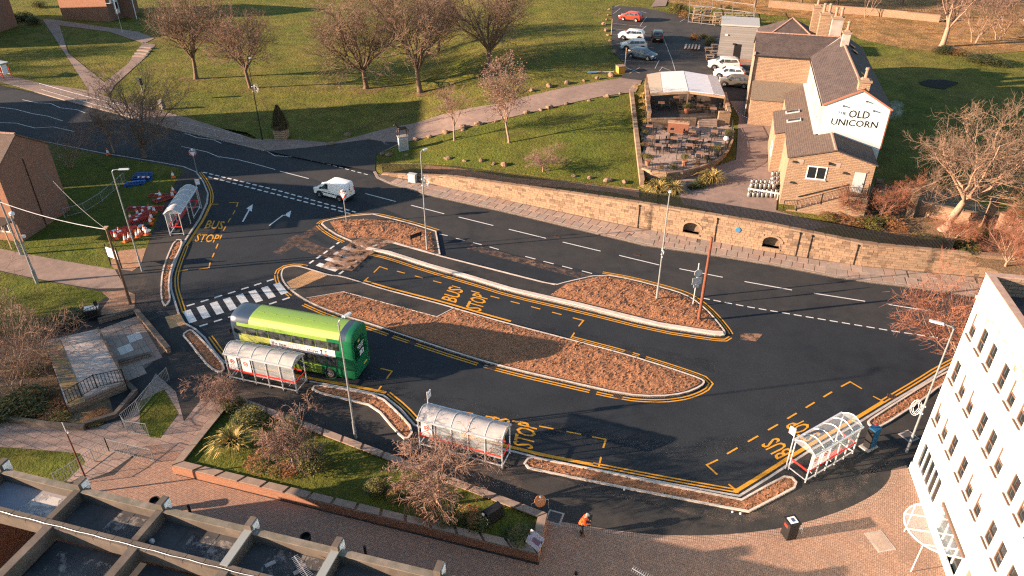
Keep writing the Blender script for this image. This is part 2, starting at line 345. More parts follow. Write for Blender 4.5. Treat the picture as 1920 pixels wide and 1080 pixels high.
WB=[(-15.1,80.3),(-9.4,78),(-6.5,76.4),(0,73.2),(11.9,67.4),(24.4,62.15),(32.1,59.5),(40.1,57.9),(60,54),(100,46)]
rp=[Vector((-170,40)),Vector((140,20)),Vector((140,60))]+[Vector((p[0],p[1]-.02)) for p in WB[::-1]]+[P(640,262),P(480,262),P(250,200),P(0,135),P(-260,60)]
road=struct('road',MB().sheet(rp,0),asph)
# the older carriageway of the through road: a worn surface from the bus bays' edge to the far kerb
op=[P(430,268),P(700,330),P(805,368),P(960,402),P(1210,462),P(1440,498),P(1715,541),P(2300,642),P(2300,770),P(1675,622),P(1500,594),P(1310,558),P(1130,513),P(1000,487),P(820,437),P(745,402)]
struct('worn_carriageway',MB().sheet(op,.004),asph_old,parent=road)
op=[P(-260,90),P(0,160),P(225,220),P(345,252),P(500,283),P(700,328),P(650,392),P(378,322),P(190,280),P(0,240),P(-260,190)]
struct('carriageway_surface',MB().sheet(op,.003),M('blue black asphalt',(.013,.017,.023),(.021,.026,.033),s=.7,big=.6,bigs=.14,bigc=(.032,.035,.039),rough=.85,fine=.25,bump=.3,bs=60,bd=.02),parent=road)
for q in ([(900,462),(1100,510),(1095,525),(880,470)],[(520,470),(600,428),(606,437),(530,482)],[(960,560),(1500,640),(1490,655),(955,572)]):
    pass
south=struct('footway',MB().prism([*SK,Vector((150,0)),Vector((150,-60)),Vector((-190,-60)),Vector((-190,60))],-.3,.12),asph_walk)
MB().curb(SK[1:-1],.16,-.05,.128,side=-.07).obj('kerb',kerbs,south)
np_=[*NK,P(520,281,.12),P(600,277,.12),P(640,270,.12),P(560,262,.12),P(475,260,.12),P(357,222,.12),P(212,185,.12),P(175,171,.12),P(77,156,.12),P(27,144,.12),P(0,138,.12),P(-260,64,.12)]
north=struct('pavement',MB().prism(np_,-.3,.12),path_m)
MB().curb(NK,.16,-.05,.128,side=.07).obj('kerb',kerbold,north)
ep=[*NE,*[Vector(p) for p in WB[::-1]]]
east=struct('pavement',MB().prism(ep,-.3,.12),jointm)
MB().curb(NE,.3,-.05,.145,side=.15).obj('kerb',kerbold,east)
# paving slabs by the retaining wall, each its own piece
slab_me=[MB().box((0,0,0),(1,1,.05),top=(.985,.985)).mesh('paving_slab',m) for m in slabm]
NEs=[Vector((p.x,p.y)) for p in NE]; WBs=[Vector(p) for p in WB]
def xat(path,x):
    for a,b in zip(path,path[1:]):
        if a.x<=x<=b.x: return a.lerp(b,(x-a.x)/(b.x-a.x))
x=-13.6; rs=random.Random(3)
while x<43:
    st=.98; rows=2 if x<30 else 2
    a=xat(NEs,x); b=xat(WBs,x); a2=xat(NEs,x+st*.9); dr=(a2-a).normalized(); nn=Vector((-dr.y,dr.x)); wd=((b-a).dot(nn))-.42
    if wd>.5:
        rows=max(1,round(wd/1.05)); sh=0
        for k in range(rows):
            c=a+nn*(.34+wd*(k+.5)/rows)+dr*(sh+(k%2)*.35); o=link('paving_slab',rs.choice(slab_me),east)
            o.location=(c.x,c.y,.12+rs.uniform(-.006,.01)); o.scale=(st-.05,wd/rows-.05,1); o.rotation_euler=(rs.uniform(-.006,.006),rs.uniform(-.006,.006),math.atan2(dr.y,dr.x)+rs.uniform(-.01,.01))
    x+=st*dr.x
# ---- northern terrain
xs=[-300,-240,-200,-170,-150,-130,-115]+[-105+2*i for i in range(90)]+[80,90,105,125,150,190,240,300]
ts=[0,.6,1.5,3,5,7,9,11.5,14,17,20,23,26,30,34,38,42,47,52,58,65,73,82,95,110,130,160,200,260,340,450]
def row0(x):
    return prof(WALLY,x)+.05 if x>-15.2 else prof([(-300,200),(-140,137.5),(-83,116.5),(-42,97.2),(-34,93.8),(-32,90.4),(-20.5,86.5),(-15.2,80.4)],x)
vs=[]; n=len(xs)
for t in ts:
    for x in xs: y=row0(x)+t; vs.append((x,y,hgt(x,y) if t>0 or x>-15 else .1))
fs=[(i*n+j,i*n+j+1,(i+1)*n+j+1,(i+1)*n+j) for i in range(len(ts)-1) for j in range(n-1)]
lawn=struct('park_lawn',MB().add(vs,fs),grass)
def drape(name,pts,mat,dz=.05,step=1.6,world=False,parent=None,kind='structure'):
    """a sheet laid over the sloping ground inside an outline given in photograph pixels"""
    W=[Vector((q[0],q[1])) for q in (pts if world else [T(u,v) for u,v in pts])]
    import bmesh
    bm=bmesh.new(); vv=[bm.verts.new((p.x,p.y,0)) for p in W]; tri=tessellate_polygon([[Vector((p.x,p.y,0)) for p in W]])
    for t in tri:
        try: bm.faces.new([vv[i] for i in t])
        except ValueError: pass
    for _ in range(7):
        es=[e for e in bm.edges if e.calc_length()>step*1.5]
        if not es: break
        bmesh.ops.subdivide_edges(bm,edges=es,cuts=1); bmesh.ops.triangulate(bm,faces=bm.faces[:])
    bm.normal_update()
    for f in bm.faces:
        if f.normal.z<0: f.normal_flip()
    for v in bm.verts: v.co.z=hgt(v.co.x,v.co.y)+dz
    me=bpy.data.meshes.new(name); bm.to_mesh(me); bm.free(); me.materials.append(mat); return link(name,me,parent,kind=kind if parent is None else None)
drape('driveway',[(478,268),(560,272),(620,269),(655,260),(730,240),(775,232),(830,215),(955,192),(972,185),(1060,165),(1165,147),(1205,150),(1192,173),(1135,180),(1035,202),(960,220),(930,227),(855,245),(805,257),(767,266),(750,271),(705,291),(700,318),(600,302),(505,284)],path_m,.06)
drape('driveway_mouth',[(500,284),(580,277),(632,270),(690,262),(750,268),(705,291),(703,322),(600,305)],asph_old,.075)
drape('yard',[(1200,150),(1205,100),(1290,60),(1350,80),(1420,120),(1455,240),(1462,300),(1455,395),(1560,425),(1500,436),(1280,384),(1262,340),(1380,300),(1385,220),(1362,180)],path_m,.06)
drape('car_park',[(1148,12),(1200,14),(1330,40),(1360,56),(1372,120),(1425,130),(1410,190),(1362,190),(1335,140),(1205,152),(1165,147),(1172,120),(1150,100),(1145,60)],M('car park asphalt',(.03,.03,.031),(.046,.043,.042),s=.8,big=.5,bigs=.2,bigc=(.062,.054,.048),rough=.9,fine=.25,bump=.2,bs=50,bd=.02),.09)
drape('dry_grass',[(1232,0),(1920,-20),(2100,60),(2050,110),(1925,96),(1830,104),(1700,92),(1612,74),(1560,40),(1300,14)],grassd,.05,step=3)
drape('lawn',[(722,305),(770,268),(858,247),(933,229),(1037,204),(1136,183),(1182,176),(1199,352),(1100,342),(950,322),(800,305)],grassg,.05)
drape('path',[(80,37),(100,37),(205,52),(260,60),(290,72),(270,82),(205,60),(112,48),(128,100),(196,155),(240,120),(268,80),(292,84),(276,105),(215,160),(205,178),(168,172),(120,98)],path_m,.05)
drape('mulch_border',[(790,322),(960,346),(1150,362),(1199,372),(1198,356),(1100,346),(960,334),(800,310)],soil,.06)
drape('footpath',[(1220,14),(1236,-10),(1256,-10),(1248,12)],path_m,.1)
drape('undergrowth_soil',[(1540,395),(1640,345),(1780,360),(1980,440),(2000,560),(1800,482),(1560,426)],M('leaf litter',(.13,.09,.05),(.24,.16,.09),s=3,bump=.8,bs=8,bd=.15,rough=.95,fine=.4),.06)
# ---- lawns and paths of the south side, each 4 mm or more above the footway
def flat(name,pts,mat,z,label=None,parent=None): return struct(name,MB().sheet([P(u,v,z) for u,v in pts],z),mat,label,parent)
flat('lawn',[(-200,205),(60,262),(190,290),(300,308),(345,318),(330,340),(297,405),(264,495),(245,507),(215,505),(125,490),(50,477),(-40,462),(-300,420)],grassg,.126)
flat('bare_soil',[(224,470),(274,465),(264,497),(248,508),(214,504),(205,492)],soil,.131)
flat('footpath',[(-60,455),(0,466),(50,476),(125,490),(215,505),(236,540),(180,541),(150,537),(67,522),(0,507),(-60,498)],path_m,.133)
flat('lawn',[(-100,494),(0,509),(67,524),(150,539),(190,547),(200,556),(160,585),(85,612),(70,640),(100,770),(60,800),(-200,800)],grassg,.126)
flat('bare_soil',[(190,547),(235,544),(253,552),(252,582),(182,592),(205,560)],soil,.131)
flat('plaza',[(1027,980),(1110,993),(1160,1001),(1235,1009),(1335,1010),(1440,1001),(1515,985),(1590,960),(1640,935),(1665,915),(1676,897),(1672,880),(1700,872),(1790,1110),(1800,1300),(-100,1300),(-100,1040),(150,905),(215,890),(280,830),(340,850),(330,890),(1010,1060),(1022,985)],brickp,.128)
edge=[P(u,v,.13) for u,v in [(1022,979),(1110,993),(1160,1001),(1235,1009),(1335,1010),(1440,1001),(1515,985),(1590,960),(1640,935),(1665,915),(1676,897),(1678,884)]]
MB().ribbon(smoothp(edge,1),.42,.1325).obj('plaza_edging',BR('edging blocks',(.4,.27,.2),(.33,.21,.16),(.1,.075,.06),.11,.22,ms=.012,mode='floor',rot=R(10),off=0),bpy.data.objects['plaza'])
flat('paved_walk',[(-100,770),(0,785),(160,806),(232,786),(262,752),(292,700),(330,735),(345,790),(375,752),(432,737),(325,872),(282,832),(205,885),(150,905),(-100,880)],BR('worn flagstones',(.34,.245,.2),(.27,.195,.16),(.1,.075,.06),.9,.6,ms=.018,mode='floor',rot=R(22),dirt=.5,dc=(.17,.125,.105),bump=.4),.127)
flat('lawn',[(-60,832),(0,838),(60,842),(150,850),(160,866),(115,912),(40,912),(-60,890)],grassg,.13)
flat('lawn',[(262,752),(308,730),(335,775),(300,822),(278,818),(262,795)],grassg,.134)
# ---- islands and planting beds
BARK=random.Random(11)
def inside(p,poly):
    c=False; n=len(poly)
    for i in range(n):
        a=poly[i]; b=poly[(i+1)%n]
        if (a[1]>p[1])!=(b[1]>p[1]) and p[0]<(b[0]-a[0])*(p[1]-a[1])/(b[1]-a[1])+a[0]: c=not c
    return c
def edged(p,poly):
    m=9
    for i in range(len(poly)):
        a=Vector(poly[i][:2]); b=Vector(poly[(i+1)%len(poly)][:2]); ab=b-a; t=max(0,min(1,(p-a).dot(ab)/max(1e-9,ab.length_squared))); m=min(m,(p-a-ab*t).length)
    return m
def bark_bed(poly,parent,z=.13,rise=.16,step=.17,name='bark_mulch'):
    """a lumpy bed of bark: a fine heightfield and loose chips, one mass"""
    poly=[Vector((q[0],q[1])) for q in poly]; x0=min(p.x for p in poly); x1=max(p.x for p in poly); y0=min(p.y for p in poly); y1=max(p.y for p in poly)
    vs=[]; idx={}; fs=[]; nx=int((x1-x0)/step)+1; ny=int((y1-y0)/step)+1
    for j in range(ny+1):
        for i in range(nx+1):
            p=Vector((x0+i*step,y0+j*step))
            if not inside(p,poly): continue
            e=edged(p,poly); h=min(1,e/.8); q=Vector((p.x*3.6,p.y*3.6,0))
            zz=z+h*rise*(.6+.4*noise.noise(q*.35))+min(1,e/.25)*.05*noise.noise(q)+min(1,e/.25)*.05*noise.noise(q*2.3)
            idx[i,j]=len(vs); vs.append((p.x+BARK.uniform(-.04,.04),p.y+BARK.uniform(-.04,.04),max(z,zz)))
    for j in range(ny):
        for i in range(nx):
            k=[idx.get(t) for t in ((i,j),(i+1,j),(i+1,j+1),(i,j+1))]
            if None not in k: fs.append(tuple(k))
    mb=MB().add(vs,fs); base=list(vs)
    for v in base:
        if BARK.random()<.6:
            a=BARK.uniform(0,PI); l=BARK.uniform(.04,.1); d=Vector((cos(a),sin(a),BARK.uniform(-.3,.5)))*l; s=Vector((-sin(a),cos(a),BARK.uniform(-.5,.5)))*l*.4; c=Vector(v)+Vector((0,0,.035))
            mb.add([c-d-s,c+d-s,c+d+s,c-d+s],[(0,1,2,3)])
    mb.obj(name,mulch,parent,kind='stuff'); MB().sheet(poly,z-.003).obj('bed_soil',mulch,parent)
def island(poly_px,kw,label,side=None,it=1,base=asph_walk,kz=.135):
    W=smoothp([P(u,v,.12) for u,v in poly_px],it,True)
    if sum(W[i].x*W[(i+1)%len(W)].y-W[(i+1)%len(W)].x*W[i].y for i in range(len(W)))<0: W.reverse()
    isl=struct('traffic_island',MB().prism(W,-.1,.12),base,label)
    MB().curb(W,kw,-.05,kz,side=kw/2,closed=True).obj('kerb',kerbw,isl); return isl,W
CI_px=[(526,512),(530,503),(542,499),(557,498),(571,501),(585,505),(617,515),(640,517),(680,529),(715,540),(772,555),(830,570),(880,585),(955,606),(1070,636),(1170,662),(1260,690),(1315,709),(1323,715),(1317,724),(1285,738),(1235,744),(1172,740),(1060,715),(960,692),(880,670),(755,629),(692,607),(620,585),(575,565),(552,550),(540,540),(532,531),(527,521)]
isl,W=island(CI_px,.13,'long central traffic island with orange bark bed and pale kerb')
bark_bed([P(u,v,.13) for u,v in [(577,560),(644,547),(819,594),(854,579),(880,588),(955,609),(1070,639),(1168,665),(1258,693),(1308,710),(1314,715),(1308,721),(1282,733),(1235,740),(1174,736),(1062,711),(962,688),(882,666),(757,625),(694,603),(622,582),(585,566)]],isl)
MB().curb(PL([(574,559),(644,547),(819,594),(852,577)],.13),.07,.05,.15).obj('edging',kerbw,isl)
MB().sheet(PL([(537,529),(584,507),(614,516),(560,540),(549,545)],.128),.1275).obj('tactile_paving',buff,isl)
TI_px=[(602,419),(606,415),(620,411),(660,404),(700,401),(742,411),(780,421),(818,433),(826,477),(816,478),(792,470),(762,462),(727,451),(690,468),(684,465),(657,452),(630,440),(610,427)]
isl2,W2=island(TI_px,.14,'small triangular traffic island with bark bed by the give way line',it=0)
bark_bed([P(u,v,.13) for u,v in [(618,416),(640,412),(690,411),(742,415),(780,426),(808,436),(814,473),(792,467),(762,459),(724,448),(690,445),(655,447),(632,436)]],isl2,rise=.2)
NI_px=[(684,466),(700,460),(727,452),(762,462),(816,477),(890,496),(960,514),(1040,534),(1060,528),(1128,513),(1185,523),(1250,540),(1285,551),(1310,566),(1335,589),(1357,616),(1362,625),(1357,630),(1335,628),(1235,613),(1085,576),(960,548),(880,523),(805,502),(730,477),(697,470)]
isl3,W3=island(NI_px,.12,'northern traffic island with wide white kerb and large bark bed')
bark_bed([P(u,v,.13) for u,v in [(1032,553),(1062,532),(1128,517),(1185,527),(1248,544),(1282,555),(1306,569),(1330,591),(1350,615),(1352,620),(1335,619),(1237,602),(1090,566)]],isl3,rise=.22)
MB().curb(PL([(688,466),(700,468),(730,474),(805,498),(880,519),(960,543),(1085,571),(1235,608),(1335,624),(1356,625)],.12),.42,-.05,.2,side=-.0).obj('bus_boarding_kerb',kerbw,isl3)
MB().curb(PL([(727,452),(816,477),(1040,534)],.12),.09,.05,.137).obj('edging',kerbw,isl3)
spread=M('trampled bark',(.3,.17,.105),(.2,.12,.08),s=4,bump=.4,bs=20,rough=.95,fine=.3)
_t=spread.node_tree; _b=_t.nodes['Principled BSDF']; _t.links.new(ramp(_t,noise_n(_t,N(_t,'ShaderNodeNewGeometry').outputs['Position'],1.6,6,.7),(0,0,0),(1,1,1),.4,.56),_b.inputs['Alpha'])
spread2=MB().sheet(PL([(660,452),(700,438),(745,452),(718,463),(690,480),(660,508),(600,502),(630,478)],.13),.141); spread2.obj('spilt_bark',spread,isl3)
def bed(px,label,it=1):
    W=smoothp([P(u,v,.2) for u,v in px],it,True)
    if sum(W[i].x*W[(i+1)%len(W)].y-W[(i+1)%len(W)].x*W[i].y for i in range(len(W)))<0: W.reverse()
    b=thing('planting_bed',label,'planting bed',(sum(p.x for p in W)/len(W),sum(p.y for p in W)/len(W),.12))
    MB().curb(W,.125,.1,.23,side=.0625,closed=True).obj('kerb',kerbw,b,world=True)
    inner=offs(W,.125,True); poly=[Vector((q.x,q.y)) for q in inner]
    n0=len(bpy.data.objects); bark_bed(poly,None,z=.16,rise=.09)
    for o in list(COL.objects)[-2:]:
        o.parent=b; o.matrix_parent_inverse=Matrix.Translation(b.location).inverted()
    return b
bed([(327,449),(344,449),(337,470),(326,490),(319,515),(317,540),(321,560),(313,573),(304,572),(300,547),(303,510),(312,482)],'narrow curved bark bed below the bus shelter on the grass side')
bed([(340,628),(355,617),(364,620),(386,643),(405,664),(424,688),(414,700),(392,690),(367,660),(350,638)],'short bark bed between the zebra crossing and the bus')
bed([(582,733),(590,719),(655,730),(712,741),(745,770),(778,806),(762,827),(742,810),(702,762),(655,751)],'bent bark bed beside the green bus and lamp post')
bed([(982,868),(988,859),(1000,856),(1110,878),(1235,905),(1390,935),(1440,907),(1470,892),(1486,894),(1495,904),(1491,915),(1440,942),(1405,960),(1335,947),(1185,918),(1035,888),(990,878)],'longest bark bed, with a corner, beside the plaza',it=0)
bed([(1625,791),(1633,783),(1745,712),(1790,688),(1800,706),(1765,722),(1730,751),(1648,804),(1635,802)],'bark bed between the white building and the road')
flat('tactile_paving',[(309,594),(337,588),(348,608),(319,616)],buff,.132,parent=south)
for q in ([(1430,626),(1388,624),(1389,637),(1418,640)],[(1000,487),(984,492),(1003,498),(1008,496)]):
    flat('road_patch',q,spread,.008,parent=road)
# ---- painted markings, each a piece of the road
def mk(name,mb,m=None): return mb.obj(name,m or whitep,road)
def qmark(name,a,b,wd,m=None,z=.009):
    a=P(*a); b=P(*b); return mk(name,MB().ribbon([a,b],wd,z),m)
def dashes(name,px,dash,gap,wd,m=None,z=.009,s0=0):
    path=[Vector((p.x,p.y)) for p in PL(px)]; L=plen(path); s=s0
    while s+dash*.6<L:
        e=min(L,s+dash); mk(name,MB().ribbon([along(path,s)[0],along(path,e)[0]],wd,z),m); s+=dash+gap
for a,b in [((525,321),(579,335)),((685,363),(742,378)),((771,385),(833,401)),((860,407),(925,423)),((954,430),(1024,447)),((1055,454),(1126,471)),((1161,479),(1236,497)),((1274,504),(1355,520)),((1396,528),(1485,544)),((1526,550),(1622,565)),((1666,571),(1760,586))]: qmark('centre_line_dash',a,b,.13,z=.012)
for a,b in [((824,439),(839,442)),((855,447),(871,451)),((887,455),(903,459)),((918,463),(935,468)),((985,481),(1004,486)),((1019,490),(1038,495)),((1054,499),(1073,504)),((1091,508),(1110,513))]: qmark('edge_line_dash',a,b,.12,z=.012)
dashes('edge_line_dash',[(1317,559),(1400,575),(1500,592),(1675,621),(1790,638)],.62,.32,.13,z=.012)
dashes('give_way_dash',[(381,323),(520,357),(667,398)],.62,.33,.22,z=.012); dashes('give_way_dash',[(385,330),(520,365),(661,402)],.62,.33,.22,z=.012,s0=.45)
dashes('give_way_dash',[(500,282),(600,304),(694,329)],.6,.35,.14,z=.012)
def zebra(a,b,n,ln,wd,m):
    a=P(*a); b=P(*b); d=(b-a).normalized(); nn=Vector((-d.y,d.x,0)); L=(b-a).length
    for i in range(n):
        c=a+d*(L*i/(n-1)); mk('zebra_stripe',MB().sheet([c-d*wd/2-nn*ln/2,c+d*wd/2-nn*ln/2,c+d*wd/2+nn*ln/2,c-d*wd/2+nn*ln/2],.009),m[i] if isinstance(m,list) else m)
zebra((356,593),(526,541),8,2.1,.62,whitep)
dashes('crossing_edge_dash',[(350,574),(430,550),(518,522)],.66,.5,.2); dashes('crossing_edge_dash',[(374,612),(460,585),(546,557)],.66,.5,.2)
zebra((614,501),(661,469),4,2.3,.6,[whitep,whitep,whiteold,whiteold])
dashes('crossing_edge_dash',[(580,494),(609,474),(636,454)],.62,.42,.2); dashes('crossing_edge_dash',[(636,514),(664,493),(691,474)],.62,.42,.2)
def dbl(px,o1=.28,o2=.52,gaps=(),closed=False,wd=.11,it=1,s=1,single=None):
    path=smoothp([P(u,v,.0) for u,v in px],it)
    segs=[]; L=plen(path); last=0
    for g in sorted(gaps): segs.append((last,g*L-.25)); last=g*L+.25
    segs.append((last,L))
    for a,b in segs:
        q=cut(path,a,b,.5)
        for o in (o1,o2): mk('yellow_line',MB().ribbon(offs(q,o*s),wd,.006),yellow)
def pk(px): return [(u,v) for u,v in px]
SKw=[(u,v+2) for u,v in SK_px]
def sl_(a,b): return [(u,v) for u,v in SKw[a:b]]
dbl(sl_(6,10)); dbl(sl_(12,18),s=1)
dbl(sl_(20,23)); dbl(sl_(26,29)); dbl(sl_(32,35)); dbl(sl_(38,42))
def thick(px,o=.36,wd=.26):
    path=smoothp([P(u,v,0) for u,v in px],1); mk('thick_yellow_line',MB().ribbon(offs(path,o),wd,.0065),yellow)
thick(sl_(9,13)); thick(sl_(23,27)); thick(sl_(29,33)); thick(sl_(34,39))
def ring(px,rng,gaps=(),s=1): dbl([(u,v+2) for u,v in px[rng[0]:rng[1]]],gaps=gaps,s=s)
CR=CI_px+CI_px
ring(CR,(0,5),s=1); ring(CR,(14,30),gaps=(.125,.43,.62,.8),s=1); ring(CR,(30,35),s=1)
thick([(u,v) for u,v in CI_px[8:14]],.3,.2)
TR=TI_px+TI_px
ring(TI_px,(0,8),s=1); dbl([(602,421),(610,429),(630,442),(650,451)],s=-1)
ring(NI_px,(9,17)); dbl([(u,v+3) for u,v in NI_px[16:26]],s=1)
def tick(a,b,wd=.12,m=yellow): qmark('bay_end_tick',a,b,wd,m,.0105)
for a,b in [((1077,624),(1070,635)),((691,520),(681,529)),((1127,857),(1123,875)),((1637,743),(1660,755)),((1366,908),(1385,923)),((715,724),(706,736)),((410,383),(395,383)),((352,506),(333,509))]: tick(a,b)
def corner(pts): mk('bay_corner',MB().ribbon(PL(pts),.12,.01),yellow)
for c in [[(701,511),(712,500),(727,505)],[(1074,596),(1094,601),(1085,612)],[(811,772),(817,761),(842,767)],[(1110,819),(1136,824),(1131,840)],[(1346,862),(1325,872),(1345,890)],[(1577,725),(1594,716),(1616,729)],[(714,691),(735,696),(725,710)],[(429,380),(446,380),(444,388)],[(373,505),(392,502),(394,492)]]: corner(c)
def bayd(px,n,ln): 
    path=[Vector((p.x,p.y)) for p in PL(px)]; L=plen(path)
    for i in range(n):
        c=(i+.5)*L/n; mk('bay_dash',MB().ribbon([along(path,c-ln/2)[0],along(path,c+ln/2)[0]],.12,.01),yellow)
bayd([(735,506),(900,550),(1064,593)],9,.85); bayd([(850,769),(980,793),(1102,817)],5,1.0); bayd([(1353,857),(1460,795),(1568,730)],6,1.0); bayd([(443,391),(420,430),(396,488)],6,.95)
def roadtext(s,bl,br,tl):
    o=P(*bl,.011); mk('bus_stop_lettering',letters(MB(),s,o,P(*br,.011)-o,P(*tl,.011)-o),yellow)
roadtext('BUS',(383,428),(416,430),(390,413)); roadtext('STOP',(364,453),(407,455),(371,438))
roadtext('BUS',(855,568),(870,544),(827,560)); roadtext('STOP',(902,584),(917,556),(872,576))
roadtext('BUS',(945,829),(958,786),(910,822)); roadtext('STOP',(999,843),(1009,797),(961,833))
roadtext('BUS',(1489,846),(1457,819),(1457,862)); roadtext('STOP',(1541,814),(1501,784),(1510,830))
def arrow(pts,head):
    mb=MB().ribbon(PL(pts),.16,.013); mb.sheet(PL(head),.0135); mk('lane_arrow',mb)
arrow([(455,416),(467,394),(472,390)],[(462,391),(474,383),(472,397),(466,393)])
arrow([(505,423),(530,404),(540,403)],[(537,400),(546,395),(543,408),(536,405)])
def zig(pts): mk('zigzag_line',MB().ribbon(PL(pts),.1,.013),whitep)
for z in [[(42,187),(70,193),(95,194),(112,202),(145,206),(160,212)],[(0,201),(30,205),(60,213),(90,218),(118,227)],[(0,230),(30,231),(65,240),(100,238),(140,247)],[(344,251),(350,251),(370,258),(400,262),(415,269)],[(340,275),(352,277),(388,285),(412,295)],[(412,294),(445,299),(480,308),(516,318)],[(498,282),(515,292),(545,294),(552,290)]]: zig(z)
MB().ribbon(PL([(800,394),(960,434),(1210,492),(1396,529),(1660,572)]),.04,.0085).obj('surface_joint',asph,road)

# drain gratings in the gaps of the yellow lines, dusty stains on the tarmac
gr_=M('rusty drain iron',(.1,.055,.04),(.06,.04,.032),s=9,rough=.8)
for u,v in ((1177,662),(1158,743),(773,643),(922,689),(1672,744),(570,500),(1045,443),(1195,477)):
    c=P(u,v,0); g_=MB().box((c.x,c.y,.012),(.62,.5,.02),rz=R(-25)); g_.obj('drain_grate',gr_,road)
    mb=MB()
    for i in range(5):
        q=c+Vector((cos(R(-25))*(-.22+i*.11),sin(R(-25))*(-.22+i*.11),0)); mb.box((q.x,q.y,.0235),(.045,.4,.006),rz=R(-25))
    mb.obj('grate_slots',black,road,kind=None)
def stain(nm,c,s,lo,hi,op):
    m=M(nm,c,rough=.9); t=m.node_tree; b=t.nodes['Principled BSDF']; t.links.new(ramp(t,noise_n(t,N(t,'ShaderNodeNewGeometry').outputs['Position'],s,6,.72),(0,0,0),(op,)*3,lo,hi),b.inputs['Alpha']); return m
dust=stain('pale dust on tarmac',(.16,.12,.095),.9,.45,.75,.55); oil=stain('dark tyre polish',(.006,.007,.009),.7,.45,.75,.3); bdust=stain('bark dust',(.25,.15,.1),1.6,.42,.7,.7)
def smear(px,wd,m,z=.0062): 
    path=smoothp(PL(px),2); MB().ribbon(path,wd,z).obj('road_stain',m,road)
smear([(520,475),(560,450),(600,425)],1.1,bdust); smear([(545,445),(590,470),(640,478)],1.6,bdust); smear([(880,462),(990,492),(1110,522)],1.0,bdust,.0135)
smear([(420,640),(700,715),(1000,800),(1250,850),(1420,830)],1.5,oil,.0042); smear([(690,530),(900,590),(1150,648),(1350,690)],1.5,oil,.0046)
fm=stain('pale dust on footway',(.2,.145,.115),.8,.45,.75,.45)
for q in ([(330,640),(420,720),(560,760),(620,800),(480,740),(400,740)],[(980,880),(1150,930),(1380,985),(1600,930),(1680,860),(1500,930),(1300,960)],[(780,850),(960,870),(1000,940),(900,900)],[(270,520),(310,590),(280,600),(250,560)]):
    flat('dust_patch',q,fm,.1285,parent=south)
# ================================================================ walls and buildings
def fr(o,ang):  # local frame -> matrix
    return Matrix.Translation(Vector(o))@Matrix.Rotation(ang,4,'Z')
def railing(name,label,pts,h=1.0,post=2.0,bar=.13,mat=dark_mt,r=.012,posts_r=.03,group=None,cat='railing',top=.04,bot=.12):
    """posts are parts, the many thin bars are one part"""
    pts=[Vector(p) for p in pts]; t=thing(name,label,cat,tuple(pts[0]),0,group); mb=MB(); rl=MB(); r2=MB()
    for a,b in zip(pts,pts[1:]):
        rl.bar(a+Vector((0,0,h)),b+Vector((0,0,h)),top,top); r2.bar(a+Vector((0,0,bot)),b+Vector((0,0,bot)),top*.8,top*.8)
        L=(b-a).length; n=max(1,int(L/bar))
        for i in range(1,n):
            p=a.lerp(b,i/n); mb.bar(p+Vector((0,0,bot)),p+Vector((0,0,h)),r*2)
        m=max(1,round(L/post))
        for i in range(m+1):
            p=a.lerp(b,i/m)
            if i<m or b is pts[-1]: MB().bar(p-Vector((0,0,.05)),p+Vector((0,0,h+.05)),posts_r*2).obj('post',mat,t,world=True)
    if mb.v: mb.obj('bars',mat,t,kind='stuff',world=True)
    rl.obj('top_rail',mat,t,world=True); r2.obj('bottom_rail',mat,t,world=True); return t
# ---- the retaining wall along the main road, built of single blocks in front of a mortar core
wt=thing('retaining_wall','long honey sandstone retaining wall with two arched alcoves along the main road','wall',(0,73.2,.12))
ws=[Vector(p) for p in WB[:-1]]; WLEN=plen(ws)
core=MB()
def wtop(x): return prof(WALLH,x)
q=cut(ws,0,WLEN,1.0); inn=offs(q,.42); 
ALC=[(P(1296,441,.5).x,P(1296,441,.5).y),(P(1448,472,.5).x,P(1448,472,.5).y)]
def sof(x):  # arc length at x
    s=0
    for a,b in zip(ws,ws[1:]):
        if x<=b.x: return s+(x-a.x)/(b.x-a.x)*(b-a).length
        s+=(b-a).length
    return s
AS=[sof(ALC[0][0]),sof(ALC[1][0])]; AW=.78; AH=1.55; ALO=.45
def in_alc(s,z): return any(abs(s-a)<AW+.02 and ALO<z-.12<AH-.5+math.sqrt(max(0,.5**2*(1-((s-a)/AW)**2))) for a in AS)
